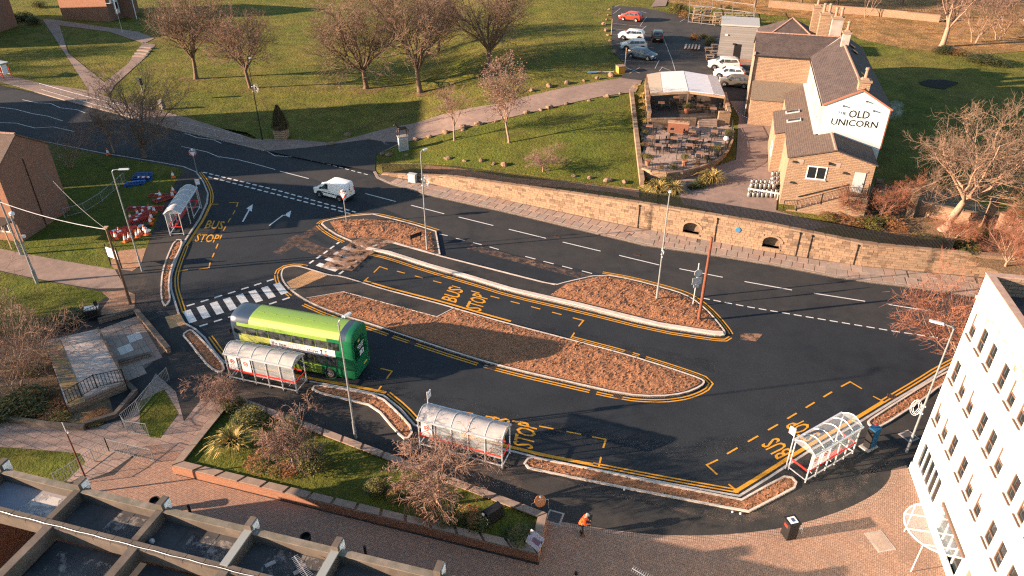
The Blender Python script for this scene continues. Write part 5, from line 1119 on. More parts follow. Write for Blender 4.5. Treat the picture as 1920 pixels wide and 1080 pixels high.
rs_=MB().box((-5.305,-.1,2.0),(.02,.62,.4)).obj('route_display',M('route display white',(.62,.64,.66),rough=.5),bus); letters(MB(),'13',(-5.318,.1,1.86),(0,-.4,0),(0,0,.28)).obj('lettering',inkm,rs_)
for i in range(3): MB().box((-5.303,-.05,2.75-i*.14),(.01,1.1-i*.2,.05)).obj('printed_line',whitepl,bus)
MB().box((-5.3,.15,3.15),(.02,.3,.22)).obj('fleet_badge',limey,bus)
for s in (1,-1):
    MB().box((-5.26,s*1.08,1.0),(.08,.12,.42)).obj('tail_light',TAIL,bus); MB().box((-5.26,s*1.08,1.5),(.08,.1,.14)).obj('indicator',orangep,bus)
MB().box((-5.31,-.45,.75),(.02,.55,.13)).obj('number_plate',PLATE,bus); MB().box((-5.29,0,.45),(.06,2.2,.24)).obj('bumper',dgreen,bus); MB().box((5.22,0,1.9),(.2,2.1,1.2)).obj('windscreen',glass,bus); MB().box((5.2,0,3.2),(.2,2.1,.8)).obj('upper_windscreen',glass,bus)
for i in range(7): MB().box((-3.6+i*1.1,.2,4.305),(.5,.04,.02)).obj('roof_seam',lime,bus)
# ---- bus shelters
def shelter(label,a,b,side,posters=(0,1),flag=0,bays=5,front=True,W_=1.35,panel=polyc):
    """a,b: pixels of the two back post feet; side: +1 when the front lies to the left of a-b"""
    A=P(*a,.12); B=P(*b,.12); d=B-A; L=d.length; rz=math.atan2(d.y,d.x); t=thing('bus_shelter',label,'bus shelter',tuple(A),rz,'glazed bus shelters round the turning area'); s=side; st=L/bays; H=2.35
    for i in range(bays+1):
        MB().tube([(i*st,0,0),(i*st,0,H)],.05,8).obj('post',silver,t); MB().box((i*st,0,.012),(.32,.32,.025)).obj('base_plate',dark_mt,t)
        if i in (0,bays) or (front and i in (2,3) ) : MB().tube([(i*st,s*W_,0),(i*st,s*W_,H)],.045,8).obj('post',silver,t); MB().box((i*st,s*W_,.012),(.3,.3,.025)).obj('base_plate',dark_mt,t)
    arc=[(s*(-.12+(W_+.3)*j/8),H+.03+.42*sin(PI*(j+.0)/8)) for j in range(9)]
    for i in range(bays+1): MB().tube([(i*st,y,z) for y,z in arc],.035,6).obj('roof_rib',silver,t)
    for i in range(bays):
        x0=i*st+.04; x1=(i+1)*st-.04; vs=[(x0,y,z) for y,z in arc]+[(x1,y,z) for y,z in arc]; MB().add(vs,[(j,j+1,10+j,9+j) for j in range(8)]).obj('roof_panel',panel,t,smooth=True)
    for y in (arc[0][0],arc[-1][0]): MB().box((L/2,y,H+.03),(L+.1,.1,.12)).obj('gutter',silver,t)
    for x in (0,L): MB().add([(x,y,z-.04) for y,z in arc]+[(x,arc[0][0],H),(x,arc[-1][0],H)],[(9,0,1,2,3,4,5,6,7,8,10)]).obj('end_panel',panel,t)
    MB().box((L/2,0,.2),(L,.06,.07)).obj('base_rail',silver,t)
    for x in (0,L): MB().bar((x,0,.2),(x,s*W_,.2),.05).obj('base_rail',silver,t); MB().bar((x,.05*s,.95),(x,s*(W_-.05),.95),.05,.1).obj('end_rail',redp,t)
    MB().box((L/2,-.0,.98),(L-.1,.05,.13)).obj('back_rail',redp,t); MB().box((L*.5,s*.34,.62),(L*.62,.26,.05)).obj('perch_seat',redp,t)
    for i in (0,2,4): MB().bar((min(L-.3,i*st+st*.5),0,.55),(min(L-.3,i*st+st*.5),s*.36,.6),.04).obj('seat_bracket',silver,t)
    for i in range(bays):
        if i in posters: continue
        MB().box((i*st+st/2,.01*s,1.5),(st-.14,.015,1.5)).obj('glass_panel',clearp,t)
    for i in posters:
        p_=MB().box((i*st+st/2,0,1.58),(st*.66,.05,1.15)).obj('poster',M('poster paper %s %d'%(label[:9],i),(.74,.72,.71),rough=.5),t)
        for q in (1,-1):
            mb=MB(); n_=18
            for k in range(n_):
                a0=2*PI*k/n_; a1=2*PI*(k+1)/n_; cx=i*st+st/2; mb.add([(cx+.2*cos(a0),q*.029,1.75+.2*sin(a0)),(cx+.2*cos(a1),q*.029,1.75+.2*sin(a1)),(cx+.14*cos(a1),q*.029,1.75+.14*sin(a1)),(cx+.14*cos(a0),q*.029,1.75+.14*sin(a0))],[(0,1,2,3)])
            letters(mb,'M',(cx-.09*q,q*.029,1.66),(.18*q,0,0),(0,0,.18)); mb.box((cx,q*.028,1.42),(.3,.002,.03)); mb.obj('red_emblem',redp,p_)
    if front:
        for i in (3,): MB().box(((i+.9)*st,s*W_,.98),(st*1.7,.04,.12)).obj('front_rail',redp,t)
        MB().box(((4)*st,s*W_,.2),(st*1.9,.05,.06)).obj('base_rail',silver,t)
    if flag is not None:
        x=flag*L; MB().tube([(x,s*(W_+.15),0),(x,s*(W_+.15),3.4)],.04,6).obj('flag_pole',silver,t); MB().box((x+.02,s*(W_+.36),3.05),(.05,.4,.55)).obj('stop_flag',whitepl,t,label='white bus stop flag'); 
        for k in range(2): MB().box((x+.02,s*(W_+.36),3.16-k*.22),(.056,.32,.1)).obj('flag_print',M('flag print %s%d'%(label[:8],k),(.2,.2,.32) if k==0 else (.5,.45,.6),rough=.5),t)
    return t
shelter('bus shelter in front of the green bus, with two posters',(432.6,710),(557.7,737),1,(0,1),None)
shelter('bus shelter behind the largest twiggy bush in the planter',(788,836),(942,878),1,(0,),0.0)
shelter('bus shelter with clear roof near the white office building',(1509.6,905),(1598,850.5),1,(0,1),-.02,panel=clearp,W_=1.3,front=False)
shelter('bus shelter by the pile of cones and barriers on the grass',(320,442),(352,392),-1,(),1.0,W_=1.3)
# red framed shelter at the left edge
q=P(8,150,.12); t=thing('bus_shelter','small red framed shelter with a poster at the far left edge','bus shelter',(q.x,q.y,.12),R(-25))
for x in (0,-2.6):
    for y in (0,1.3): MB().bar((x,y,0),(x,y,2.4),.09).obj('post',redp,t)
MB().box((-1.3,.65,2.45),(3,1.7,.12)).obj('roof',grey_pt,t); MB().box((-.02,.65,1.5),(.06,.9,1.4)).obj('poster',whitepl,t); MB().box((-1.3,1.3,.6),(2.6,.05,.08)).obj('rail',whitepl,t)
# ================================================================ street furniture
def lamp(label,foot,z,h,arm,armlen=.9,motif=None,group='tall grey street lamps',thick=.1,mat=grey_mt,head=True):
    p=P(*foot,z) if not isinstance(foot,Vector) else foot; t=thing('street_lamp',label,'street lamp',tuple(p),arm,group)
    MB().tube([(0,0,0),(0,0,1.5)],thick,10).obj('base',mat,t); MB().tube([(0,0,1.45),(0,0,h-.1)],[thick*.72,thick*.46],8).obj('pole',mat,t)
    if head:
        MB().tube([(0,0,h-.15),(.12,0,h-.02),(armlen*.45,0,h+.03)],.035,6).obj('bracket',mat,t); b=MB().box((armlen*.72,0,h+.04),(armlen*.62,.24,.09),top=(.9,.7)).obj('lamp_head',silver,t); MB().box((armlen*.75,0,h-.015),(armlen*.45,.18,.02)).obj('lens',LAMP,b)
    if motif:
        mb=MB(); zc=motif
        for k in range(3): mb.tube([(.05+.34+.3*cos(a)*(1-.25*k),.06*k*sin(a*3),zc+.62*sin(a)*(1-.25*k)) for a in [2*PI*j/16 for j in range(17)]],.018,4)
        mb.box((.03,0,zc-.3),(.24,.1,.1)); mb.box((.03,0,zc+.3),(.24,.1,.1)); mb.obj('festive_motif',whitepl,t)
    return t
lamp('street lamp on the left footway above the pile of cones',(267,508),.12,9.9,R(5),1.4)
lamp('street lamp in front of the green bus',(667,822),.12,9.5,R(55),1.0)
lamp('street lamp with white motif on the small triangular island',(801,468),.13,10,R(35),.7,motif=7.0)
lamp('street lamp with white motif on the northern bark bed',(1231,563),.13,9.9,R(75),.7,motif=4.6)
lamp('street lamp with white ring leaning before the white office building',(1700,847),.12,9.9,R(150),1.3,motif=3.6)
lamp('tall black post with white frame motif beside the upper grass',(492,262),.12,10.3,R(40),.5,motif=6.6,mat=dark_mt,group=None,thick=.09)
p=T(230,62); lamp('thin white lamp column before the orange house',Vector(p),0,7.5,R(100),.5,mat=grey_pt,group=None,thick=.07)
p=T(833,72); lamp('thin lamp column among the park trees',Vector(p),0,6,R(100),.4,mat=dark_mt,group=None,thick=.06)
def pole(label,foot,z,h,mat,r=.13,name='utility_pole'):
    p=P(*foot,z); t=thing(name,label,'pole',tuple(p)); MB().tube([(0,0,-.1),(0,0,h)],[r,r*.7],10).obj('shaft',mat,t); return t
t=pole('rust brown steel post on the tip of the northern bark bed',(1310,600),.13,7.7,rustm,.14)
t=pole('brown timber pole carrying a twisted cable, by the notice board',(245,570),.12,7.3,wood); MB().box((0,0,7.32),(.32,.32,.1)).obj('pole_cap',wood_l,t)
t=pole('grey cctv pole with a lantern on the lower lawn at the left edge',(70,530),.12,6.9,grey_mt,.12); MB().lathe((.15,0,6.6),[(.02,0),(.2,.1),(.22,.3),(.05,.4)],12).obj('camera_dome',whitepl,t); MB().box((.3,.1,4.6),(.3,.2,.2)).obj('camera_housing',whitepl,t); MB().tube([(0,0,0),(0,0,1.3)],.17,10).obj('base',grey_mt,t)
t=pole('second grey pole close beside the cctv pole at left',(40,477),.12,9.5,grey_mt,.1); MB().tube([(0,0,0),(0,0,1.6)],.15,10).obj('base',grey_mt,t)
t=pole('thin sign pole leaning before the shop roofs',(172,923),.12,5.0,rustm,.06); MB().tube([(0,0,4.9),(0,0,5.7)],.02,5).obj('spike',whitepl,t); MB().box((.05,.02,4.9),(.1,.1,.14)).obj('cap',white_pt,t)
a=P(190,428,0); pa=P(245,570,.12); A=Vector((pa.x,pa.y,7.25)); Bq=Vector((-48,60.5,7.3)); pts=[A.lerp(Bq,i/14)+Vector((0,0,-.5*4*(i/14)*(1-i/14))) for i in range(15)]
o=MB().tube(pts,.028,5).obj('overhead_cable',silver); tag(o,'pale twisted overhead cable from the timber pole to the left edge','cable')
pts=[A.lerp(Vector((-47,69,6.5)),i/14)+Vector((0,0,-.6*4*(i/14)*(1-i/14))) for i in range(15)]; tag(MB().tube(pts,.012,4).obj('overhead_cable',grey_mt),'thin overhead cable from the timber pole to the brown house','cable')
def giveway(label,foot,z,h,face):
    p=P(*foot,z); t=thing('road_sign',label,'road sign',tuple(p),face); MB().tube([(0,0,0),(0,0,h)],.045,8).obj('post',grey_mt,t)
    tri=lambda s,x:[(x,-.44*s,h-.12+.26*s),(x,.44*s,h-.12+.26*s),(x,0,h-.12-.5*s)]
    MB().add(tri(1,.05)+tri(1,.08),[(0,2,1),(3,4,5),(0,1,4,3),(1,2,5,4),(2,0,3,5)]).obj('sign_plate',redp,t); MB().add(tri(.72,.088),[(0,1,2)]).obj('sign_face',whitepl,t); MB().box((.05,0,h+.32),(.25,.16,.2)).obj('lamp_hood',whitepl,t); MB().lathe((0,0,0),[(.42,0),(.42,.02)],18).xf(Matrix.Translation((-.06,.02,h-.05))@Matrix.Rotation(PI/2,4,'Y')).obj('back_disc',grey_pt,t); return t
giveway('give way sign at the mouth of the left bay',(370,325),.12,2.6,R(-60))
giveway('give way sign on the small triangular island before the van',(650,417),.13,3.2,R(-120))
p=P(1299,572,.13); t=thing('road_sign','grey back of a round and square sign on the northern island','road sign',tuple(p),R(-75)); MB().tube([(0,0,0),(0,0,4.1)],.05,8).obj('post',silver,t); MB().lathe((0,0,0),[(.36,0),(.36,.03)],18).xf(Matrix.Translation((.07,0,3.2))@Matrix.Rotation(PI/2,4,'Y')).obj('round_plate',grey_pt,t); MB().box((.07,0,2.45),(.03,.85,.62)).obj('square_plate',grey_pt,t); MB().box((.07,0,1.95),(.03,.5,.3)).obj('small_plate',grey_pt,t)
p=P(772,459,.16); t=thing('street_nameplate','dark street nameplate on two short posts in the triangular bark bed','nameplate',tuple(p),R(40)); MB().box((.55,0,.85),(1.3,.05,.4)).obj('plate',black,t)
for x in (.05,1.05): MB().bar((x,0,0),(x,0,1.0),.07).obj('post',black,t)
p=P(208,497,.12); t=thing('notice_board','white notice board on two black posts by the footpath','notice board',tuple(p),R(-28)); 
for x in (0,1.5): MB().bar((x,0,0),(x,0,2.2),.1).obj('post',black,t)
MB().box((.75,0,1.45),(1.35,.06,1.0)).obj('board',whitepl,t); MB().box((.75,-.035,1.3),(.9,.01,.35)).obj('printed_panel',M('printed map green',(.4,.5,.42),rough=.6),t)
for lab,px,z,sx,sy,sz,mt in (('pale grey cabinet on the upper pavement by the bare tree',(305,205),.12,.7,.5,1.3,concl),('pale grey cabinet at the foot of the sandstone wall',(774,341),.12,.9,.5,.95,grey_pt)):
    p=P(*px,z); t=thing('utility_cabinet',lab,'cabinet',tuple(p),R(-22)); MB().box((0,0,sz/2),(sx,sy,sz)).obj('body',mt,t); MB().box((0,0,sz+.03),(sx+.06,sy+.06,.06)).obj('lid',mt,t); MB().box((0,-sy/2-.008,sz*.5),(sx*.85,.015,sz*.8)).obj('door',mt,t)
p=P(272,190,.12); t=thing('traffic_signal','dark traffic signal head seen from behind on the upper pavement','traffic signal',tuple(p),R(60)); MB().tube([(0,0,0),(0,0,2.6)],.06,6).obj('pole',grey_mt,t); MB().box((0,0,2.9),(.4,.55,.95)).obj('signal_head',black,t); MB().box((.2,0,2.9),(.03,.4,.8)).obj('backing_board',whitepl,t)
# unicorn statue sign: a dark horse on a pale pedestal at the drive entrance
p=T(757,282); t=thing('statue','dark bronze horse statue on a pale pedestal at the driveway entrance','statue',tuple(p),R(200)); MB().box((0,0,.9),(1.15,.62,1.8)).obj('pedestal',grey_pt,t); MB().box((0,0,1.84),(1.3,.76,.1)).obj('pedestal_cap',concl,t); MB().box((.0,.33,.9),(.7,.03,1.1)).obj('inset_panel',concl,t)
hs=MB(); hs.tube([(-.55,0,2.75),(-.4,0,2.85),(0,0,2.8),(.35,0,2.88),(.5,0,2.95)],[.1,.2,.19,.21,.12],8); hs.tube([(.4,0,2.95),(.62,0,3.25),(.72,0,3.45)],[.15,.11,.09],8); hs.tube([(.68,0,3.47),(.9,0,3.36),(1.02,0,3.28)],[.1,.075,.05],8); hs.tube([(.74,0,3.5),(.95,0,3.85)],[.03,.006],5); hs.tube([(-.56,0,2.8),(-.75,0,2.6),(-.72,0,2.2)],[.06,.07,.03],6); hs.tube([(.42,0,2.98),(.55,0,3.25),(.66,0,3.5)],[.1,.06,.04],6)
for x,y,kx in ((.4,.11,.06),(.4,-.11,.5),(-.42,.11,-.1),(-.42,-.11,-.25)): hs.tube([(x,y,2.8),(x+kx*.6,y,2.35),(x+kx*.3,y,1.9)],[.09,.05,.04],6)
hs.obj('horse',M('dark bronze',(.06,.045,.04),rough=.45,metal=.4),t,smooth=True)
# ---- works cones and barriers on the grass
cone=thing('traffic_cone','orange and white cone among the stored barriers behind the shelter','traffic cone',(0,0,0),0,'cones stored on the grass'); MB().box((0,0,.03),(.5,.5,.06)).obj('base',orangep,cone); MB().lathe((0,0,.06),[(.2,0),(.16,.24)],10).obj('lower_body',orangep,cone); MB().lathe((0,0,.3),[(.162,0),(.09,.34)],10).obj('sleeve',whitepl,cone); MB().lathe((0,0,.64),[(.088,0),(.05,.2)],10).obj('tip',orangep,cone)
cn=[(218,448),(236,453),(244,450),(258,445),(263,440),(246,413),(259,405),(269,402),(281,397),(290,399),(272,436),(283,420),(285,412),(301,370),(325,361),(324,370),(203,290),(325,333),(276,440),(225,440)]
cl_=['cone at the near left end of the heap, beside the tilted barrier','front cone of the heap, directly behind the lamp foot','front cone right of the lamp post','cone lying against the red barriers in the heap middle','cone nearest the white sacks in the heap','upright cone left of the heap behind the lamp post','cone standing at the top left of the heap','cone below the long flat barriers','cone below the right end of the long flat barriers','cone in the heap close under the shelter roof edge','cone between the sacks and the footway','cone right of the red stack in the heap','cone at the right edge of the heap near the shelter','cone beside the upper pair of barriers','cone behind the shelter roof, upper of two','cone behind the shelter roof, lower of two','','','cone at the right front of the heap','cone tucked behind the left front cones of the heap']
for i,(u,v) in enumerate(cn):
    p=P(u,v,.13); lab={16:'lone cone on the grass beneath the trees at the left',17:'lone cone at the top of the grass by the give way sign'}.get(i) or cl_[i]
    if i==0: cone.location=p; cone['label']=lab
    else: copy_tree(cone,tuple(p),random.uniform(0,3),lab)
def barrier(mat,mb_,label,group):
    t=thing('barrier',label,'barrier',(0,0,0),0,group); f=MB()
    for y in (-.48,.48): f.box((0,y,.04),(2,.1,.07))
    for x in (-.97,.97): f.box((x,0,.04),(.08,.9,.07))
    f.obj('frame',mat,t); s=MB()
    for i in range(11): s.box((-.82+i*.164,-.06,.04),(.05,.8,.05))
    s.obj('slats',mat,t,kind='stuff'); 
    for i in range(4): MB().box((-.72+i*.48,.36,.06),(.4,.16,.06)).obj('reflective_panel',mb_ if i==1 else mat,t)
    for x in (-.7,.7): MB().box((x,-.5,.05),(.12,.34,.06)).obj('foot',black,t)
    return t
br=barrier(redpl,whitepl,'red plastic barrier lying in the heap on the grass','red barriers dumped on the grass')
bl=[(296,367,R(0),0,0),(306,375,R(48),.1,0),(255,393,R(-3),0,.1),(272,393,R(4),.1,0),(288,393,R(8),.05,.15),(221,435,R(40),0,.2),(232,443,R(42),.25,.9),(240,440,R(40),.2,1.0),(266,413,R(45),.2,.5),(272,410,R(48),.35,.35),(262,418,R(40),.1,.6)]
bn_=['red barrier at the top of the grass, lying level behind the shelter','red barrier lying askew over the upper one behind the shelter','left of the red barriers laid end to end across the grass','middle of the red barriers laid end to end across the grass','right of the red barriers laid end to end, touching the shelter','red barrier tilted at the left end of the heap','red barrier standing steeply at the front left of the heap','orange red barrier standing behind the front cones','lower barrier of the red stack in the heap','upper barrier of the red stack in the heap','red barrier leaning on the left side of the stack']
for i,(u,v,rz,dz,tl) in enumerate(bl):
    p=P(u,v,.13); c=br if i==0 else copy_tree(br); c.location=(p.x,p.y,.13+dz); c.rotation_euler=(tl,0,rz); c['label']=bn_[i]
bb=barrier(bluepl,bluepl,'blue plastic barrier in the stack under the tree','blue barriers on the grass')
for i,(u,v,rz,dz) in enumerate([(268,337,R(8),0),(266,334,R(2),.12),(270,331,R(4),.24),(251,346,R(22),0),(255,345,R(18),.12)]):
    p=P(u,v,.13); c=bb if i==0 else copy_tree(bb); c.location=(p.x,p.y,.13+dz); c.rotation_euler=(0,0,rz); c['label']=['bottom blue barrier of the rear stack','middle blue barrier of the rear stack','top blue barrier of the rear stack','lower blue barrier of the front pair on the grass','upper blue barrier of the front pair on the grass'][i]
o=MB().box((0,0,0),(1.3,.2,.12)).obj('reflective_plank',whitepl); p=P(269,332,.5); o.location=p; tag(o,'red and white plank on top of the blue barriers','plank'); MB().box((.3,0,.003),(.28,.21,.13)).obj('red_band',redpl,o); MB().box((-.3,0,.003),(.28,.21,.13)).obj('red_band',redpl,o)
for i,(u,v) in enumerate([(258,423),(264,425),(271,430),(276,424),(276,434)]):
    p=P(u,v,.2); o=MB().lathe((0,0,0),[(.05,-.1),(.3,-.04),(.34,.1),(.2,.24),(.03,.28)],9).obj('sandbag',[black,grey_pt,whitepl,black,whitepl][i],smooth=True); o.location=p; o.scale=(1.2,.8,.8); o.rotation_euler=(0,0,i); tag(o,['black sandbag at the top of the cone heap','grey sandbag among the cones','white sack in the middle of the cone heap','black sandbag beside the white sacks','white sack nearest the shelter corner'][i],'sandbag')
# ---- bins, bollards, signs on the plaza
def bin_round(label,px,z=.13,r=.3,h=.95):
    p=P(*px,z); t=thing('litter_bin',label,'litter bin',tuple(p)); MB().lathe((0,0,0),[(r*.72,0),(r*.8,h*.7),(r*.98,h*.72),(r,h),(r*.85,h),(r*.8,h*.75)],16).obj('body',black,t); MB().lathe((0,0,h*.74),[(r*.78,0),(r*.78,.01)],14).obj('liner',dark_mt,t); return t
bin_round('round black litter bin by the sunlit paving near the shops',(297,958)); bin_round('round black litter bin in the shaded walk',(577,1026))
for lab,px in (('short black bollard on the sunlit paving',(360,970)),('short black bollard in the shaded walk',(687,1048))):
    p=P(*px,.13); t=thing('bollard',lab,'bollard',tuple(p)); MB().tube([(0,0,0),(0,0,1.0)],.08,10).obj('shaft',black,t); MB().lathe((0,0,1.0),[(.085,0),(.07,.06),(.02,.08)],10).obj('cap',dark_mt,t)
p=P(1478,1004,.13); t=thing('litter_bin','square black litter bin with a poster on top, on the sunlit block paving','litter bin',tuple(p),R(15)); b=MB().box((0,0,.6),(.66,.66,1.2)).obj('body',black,t); bevel(b,.04); MB().box((0,0,1.24),(.72,.72,.1)).obj('lid',black,t); MB().box((0,0,1.3),(.46,.46,.02)).obj('lid_poster',whitepl,t); MB().box((.02,0,1.312),(.2,.26,.012)).obj('printed_panel',M('dark print',(.05,.07,.15),rough=.5),t); MB().box((-.34,0,.95),(.02,.3,.16)).obj('red_label',redp,t)
MB().tube([(.36,-.1,.1),(.36,-.1,.5),(.75,-.1,.5),(.8,-.1,.02)],.02,5).obj('side_hoop',whitepl,t)
p=P(1003,1022,.84); t=thing('sign_board','white printed board leaning at the planter corner','sign board',(p.x,p.y,.63),R(-45)); b_=MB().box((0,0,.6),(1.0,.04,.8),rx=R(-35)).obj('board',M('board print',(.62,.55,.58),(.5,.42,.46),s=3,rough=.6),t); MB().box((.1,-.03,.62),(.5,.02,.28),rx=R(-35)).obj('dark_print',M('plum print',(.25,.14,.18),rough=.6),t)
for x in (-.45,.45): MB().bar((x,.1,0),(x,.02,.9),.06).obj('leg',wood,t)
p=P(1012,958,.13); t=thing('hoop_sign','small orange brown round sign on a hoop stand in the shade','sign',tuple(p),R(-70)); MB().tube([(0,-.55,0),(0,-.55,.8),(0,0,.95),(0,.55,.8),(0,.55,0)],.02,5).obj('hoop',grey_mt,t); MB().lathe((0,0,0),[(.36,0),(.36,.04)],18).xf(Matrix.Translation((0,.0,.85))@Matrix.Rotation(R(60),4,'Y')).obj('disc',M('orange brown disc',(.45,.16,.06),rough=.6),t); MB().lathe((0,0,1.15),[(.05,0),(.05,.1)],8).obj('reflector',whitepl,t)
p=P(925,972,.64); t=thing('utility_box','black box with a pale lamp front on the planter lawn','utility box',(p.x,p.y,.62),R(40)); MB().box((0,0,.45),(1.2,.6,.9),top=(.9,.8)).obj('body',black,t); MB().box((-.62,0,.4),(.05,.5,.4)).obj('front_panel',whitepl,t); MB().lathe((-.66,.1,.7),[(.08,0),(.1,.06),(.05,.12)],10).obj('lamp',whitepl,t)
p=P(178,597,.12); t=thing('grit_bin','dark bin with a pale lid behind the concrete deck','bin',tuple(p),R(20)); MB().box((0,0,.5),(1.0,.6,1.0)).obj('body',black,t); MB().box((0,0,1.05),(1.05,.66,.12)).obj('lid',grey_pt,t); MB().box((.35,.2,1.3),(.25,.2,.4)).obj('bag',black,t)
p=P(1628,838,.12); t=thing('kiosk','blue and black information machine beside the clear roofed shelter','kiosk',tuple(p),R(30)); t.scale=(.82,.82,.85); MB().box((0,0,.05),(1.25,.85,.1)).obj('plinth',concl,t); MB().box((.1,0,1.0),(.75,.6,1.8)).obj('body',M('kiosk blue',(.012,.07,.15),rough=.5),t); MB().box((-.3,0,.95),(.1,.55,1.7)).obj('front',black,t); MB().box((.1,0,1.94),(.8,.64,.08)).obj('lid',M('lid blue',(.012,.08,.17),rough=.5),t); MB().box((.38,.2,2.02),(.16,.16,.1)).obj('beacon',redpl,t)
for lab,px,rz,mt in (('square pale framed cover by the planter corner',(1040,970),R(-20),felt),('square pale framed cover near the white building',(1704,818),R(25),felt),('rectangular stone cover set in the block paving',(1650,1015),R(-78),slabm[0]),('square cover on the upper pavement where the paths meet',(188,171),R(-20),conc)):
    p=P(*px,.128); t=thing('manhole_cover',lab,'cover',(p.x,p.y,.131),rz); sx,sy=(1.4,1.1) if 'stone' in lab else (.95,.95); MB().box((0,0,.004),(sx,sy,.014)).obj('frame',concl,t); MB().box((0,0,.008),(sx-.22,sy-.22,.02)).obj('lid',mt,t)
for px in ((1170,919),(1373,961),(1388,964)):
    p=P(*px,.15); o=MB().lathe((0,0,0),[(.02,0),(.06,.02),(.06,.09),(.03,.12)],8).obj('marker_stud',whitepl); o.location=p; tag(o,'small white marker '+{1170:'halfway along the long bark bed',1373:'left of the pair at the bark bed corner',1388:'right of the pair at the bark bed corner'}[px[0]],'marker','white markers beside the bark bed')
# ---- people: one continuous skinned body each, clothes as children
def skinned(nm,V,E,rad,mat,par,lv=2):
    me=bpy.data.meshes.new(nm); me.from_pydata(V,E,[]); me.materials.append(mat); o=link(nm,me,par); m=o.modifiers.new('skin','SKIN'); d=me.skin_vertices[0].data
    for i,r_ in enumerate(rad): d[i].radius=r_ if isinstance(r_,tuple) else (r_,r_)
    d[0].use_root=True; m.use_smooth_shade=True; s=o.modifiers.new('sub','SUBSURF'); s.levels=lv; s.render_levels=lv; return o
def person(label,loc,rz,jacket,legm,hairm,L=.18,sc=1.0):
    t=thing('person',label,'person',loc,rz); t.scale=(sc,)*3
    sh=[(L*.85,.17,1.4),(L*.85,-.17,1.4)]; el=[(L*.8+.05,.25,1.13),(L*.8+.03,-.25,1.12)]; wr=[(L*.8+.27,.13,1.1),(L*.8+.26,-.1,1.06)]
    hd=(L*1.25+.06,0,1.62); nk=(L*1.05,0,1.48)
    V=[(0,0,.94),(L*.4,0,1.15),(L*.8,0,1.38),nk,hd,(hd[0]+.03,0,hd[2]+.09),*sh,*el,*wr,(0,.09,.87),(.03,.1,.48),(-.01,.1,.08),(.12,.11,.04),(0,-.09,.87),(.06,-.11,.48),(.06,-.11,.08),(.19,-.12,.04)]
    E=[(0,1),(1,2),(2,3),(3,4),(4,5),(2,6),(2,7),(6,8),(7,9),(8,10),(9,11),(0,12),(12,13),(13,14),(14,15),(0,16),(16,17),(17,18),(18,19)]
    rad=[(.15,.12),(.15,.12),(.17,.12),.055,(.085,.1),.07,.075,.075,.05,.05,.035,.035,.09,.065,.045,.04,.09,.065,.045,.04]
    skinned('body',V,E,rad,skin,t)
    jv=[V[0],V[1],V[2],(L*1.0,0,1.46),*sh,*el,(wr[0][0]-.04,wr[0][1]+.01,wr[0][2]),(wr[1][0]-.04,wr[1][1]-.01,wr[1][2])]
    skinned('jacket',[(0,0,.86)]+jv,[(0,1),(1,2),(2,3),(3,4),(3,5),(3,6),(5,7),(6,8),(7,9),(8,10)],[(.19,.16),(.19,.15),(.2,.155),(.2,.15),.09,.095,.095,.075,.075,.06,.06],jacket,t)
    skinned('trousers',[(0,0,.93),*V[12:15],*V[16:19]],[(0,1),(1,2),(2,3),(0,4),(4,5),(5,6)],[(.16,.13),.11,.085,.07,.11,.085,.07],legm,t)
    h=MB().lathe((0,0,0),[(.02,.13),(.075,.11),(.105,.05),(.11,-.01),(.09,-.06)][::-1],12); h.xf(Matrix.Translation((hd[0]+.0,0,hd[2]+.05))); h.obj('hair',hairm,t,smooth=True)
    f=Vector((hd[0]+.1,0,hd[2]))
    MB().box(f+Vector((.015,0,-.01)),(.05,.03,.05),top=(.5,.6)).obj('nose',skin,t)
    for s in (1,-1):
        MB().lathe(f+Vector((-.01,s*.035,.025)),[(.004,-.012),(.014,0),(.004,.012)],8).obj('eye',black,t); MB().box((hd[0]+.0,s*.095,hd[2]),(.05,.02,.06)).obj('ear',skin,t)
        w=Vector(wr[0] if s>0 else wr[1])
        for k in range(4): skinned('finger',[w+Vector((.03,(k-1.5)*.018,0)),w+Vector((.1-.008*abs(k-1.5),(k-1.5)*.022,-.02)),w+Vector((.13-.012*abs(k-1.5),(k-1.5)*.022,-.05))],[(0,1),(1,2)],[.012,.01,.008],skin,t,1)
        skinned('thumb',[w+Vector((.01,-s*.02,0)),w+Vector((.06,-s*.06,-.01)),w+Vector((.09,-s*.06,-.03))],[(0,1),(1,2)],[.013,.011,.009],skin,t,1)
        a=V[15] if s>0 else V[19]; MB().box((a[0]-.06,a[1],.05),(.28,.1,.1),top=(.8,.8)).obj('shoe',M('brown shoe %s'%s,(.14,.08,.05),rough=.7) if 'orange' in label else black,t)
    return t
hiv=M('hi vis orange cloth',(.95,.13,.02),(.85,.1,.015),s=8,rough=.8); dkc=M('dark cloth',(.02,.022,.026),rough=.9)
p=P(1089,1002,.13); person('person in an orange high visibility jacket and dark trousers looking down on the paving',tuple(p),R(-8),hiv,dkc,M('grey hair',(.4,.38,.36),rough=.9))
p=P(1077,1122,.13); person('dark haired person in dark clothes cut off by the bottom edge of the walk',tuple(p),R(80),dkc,dkc,black)
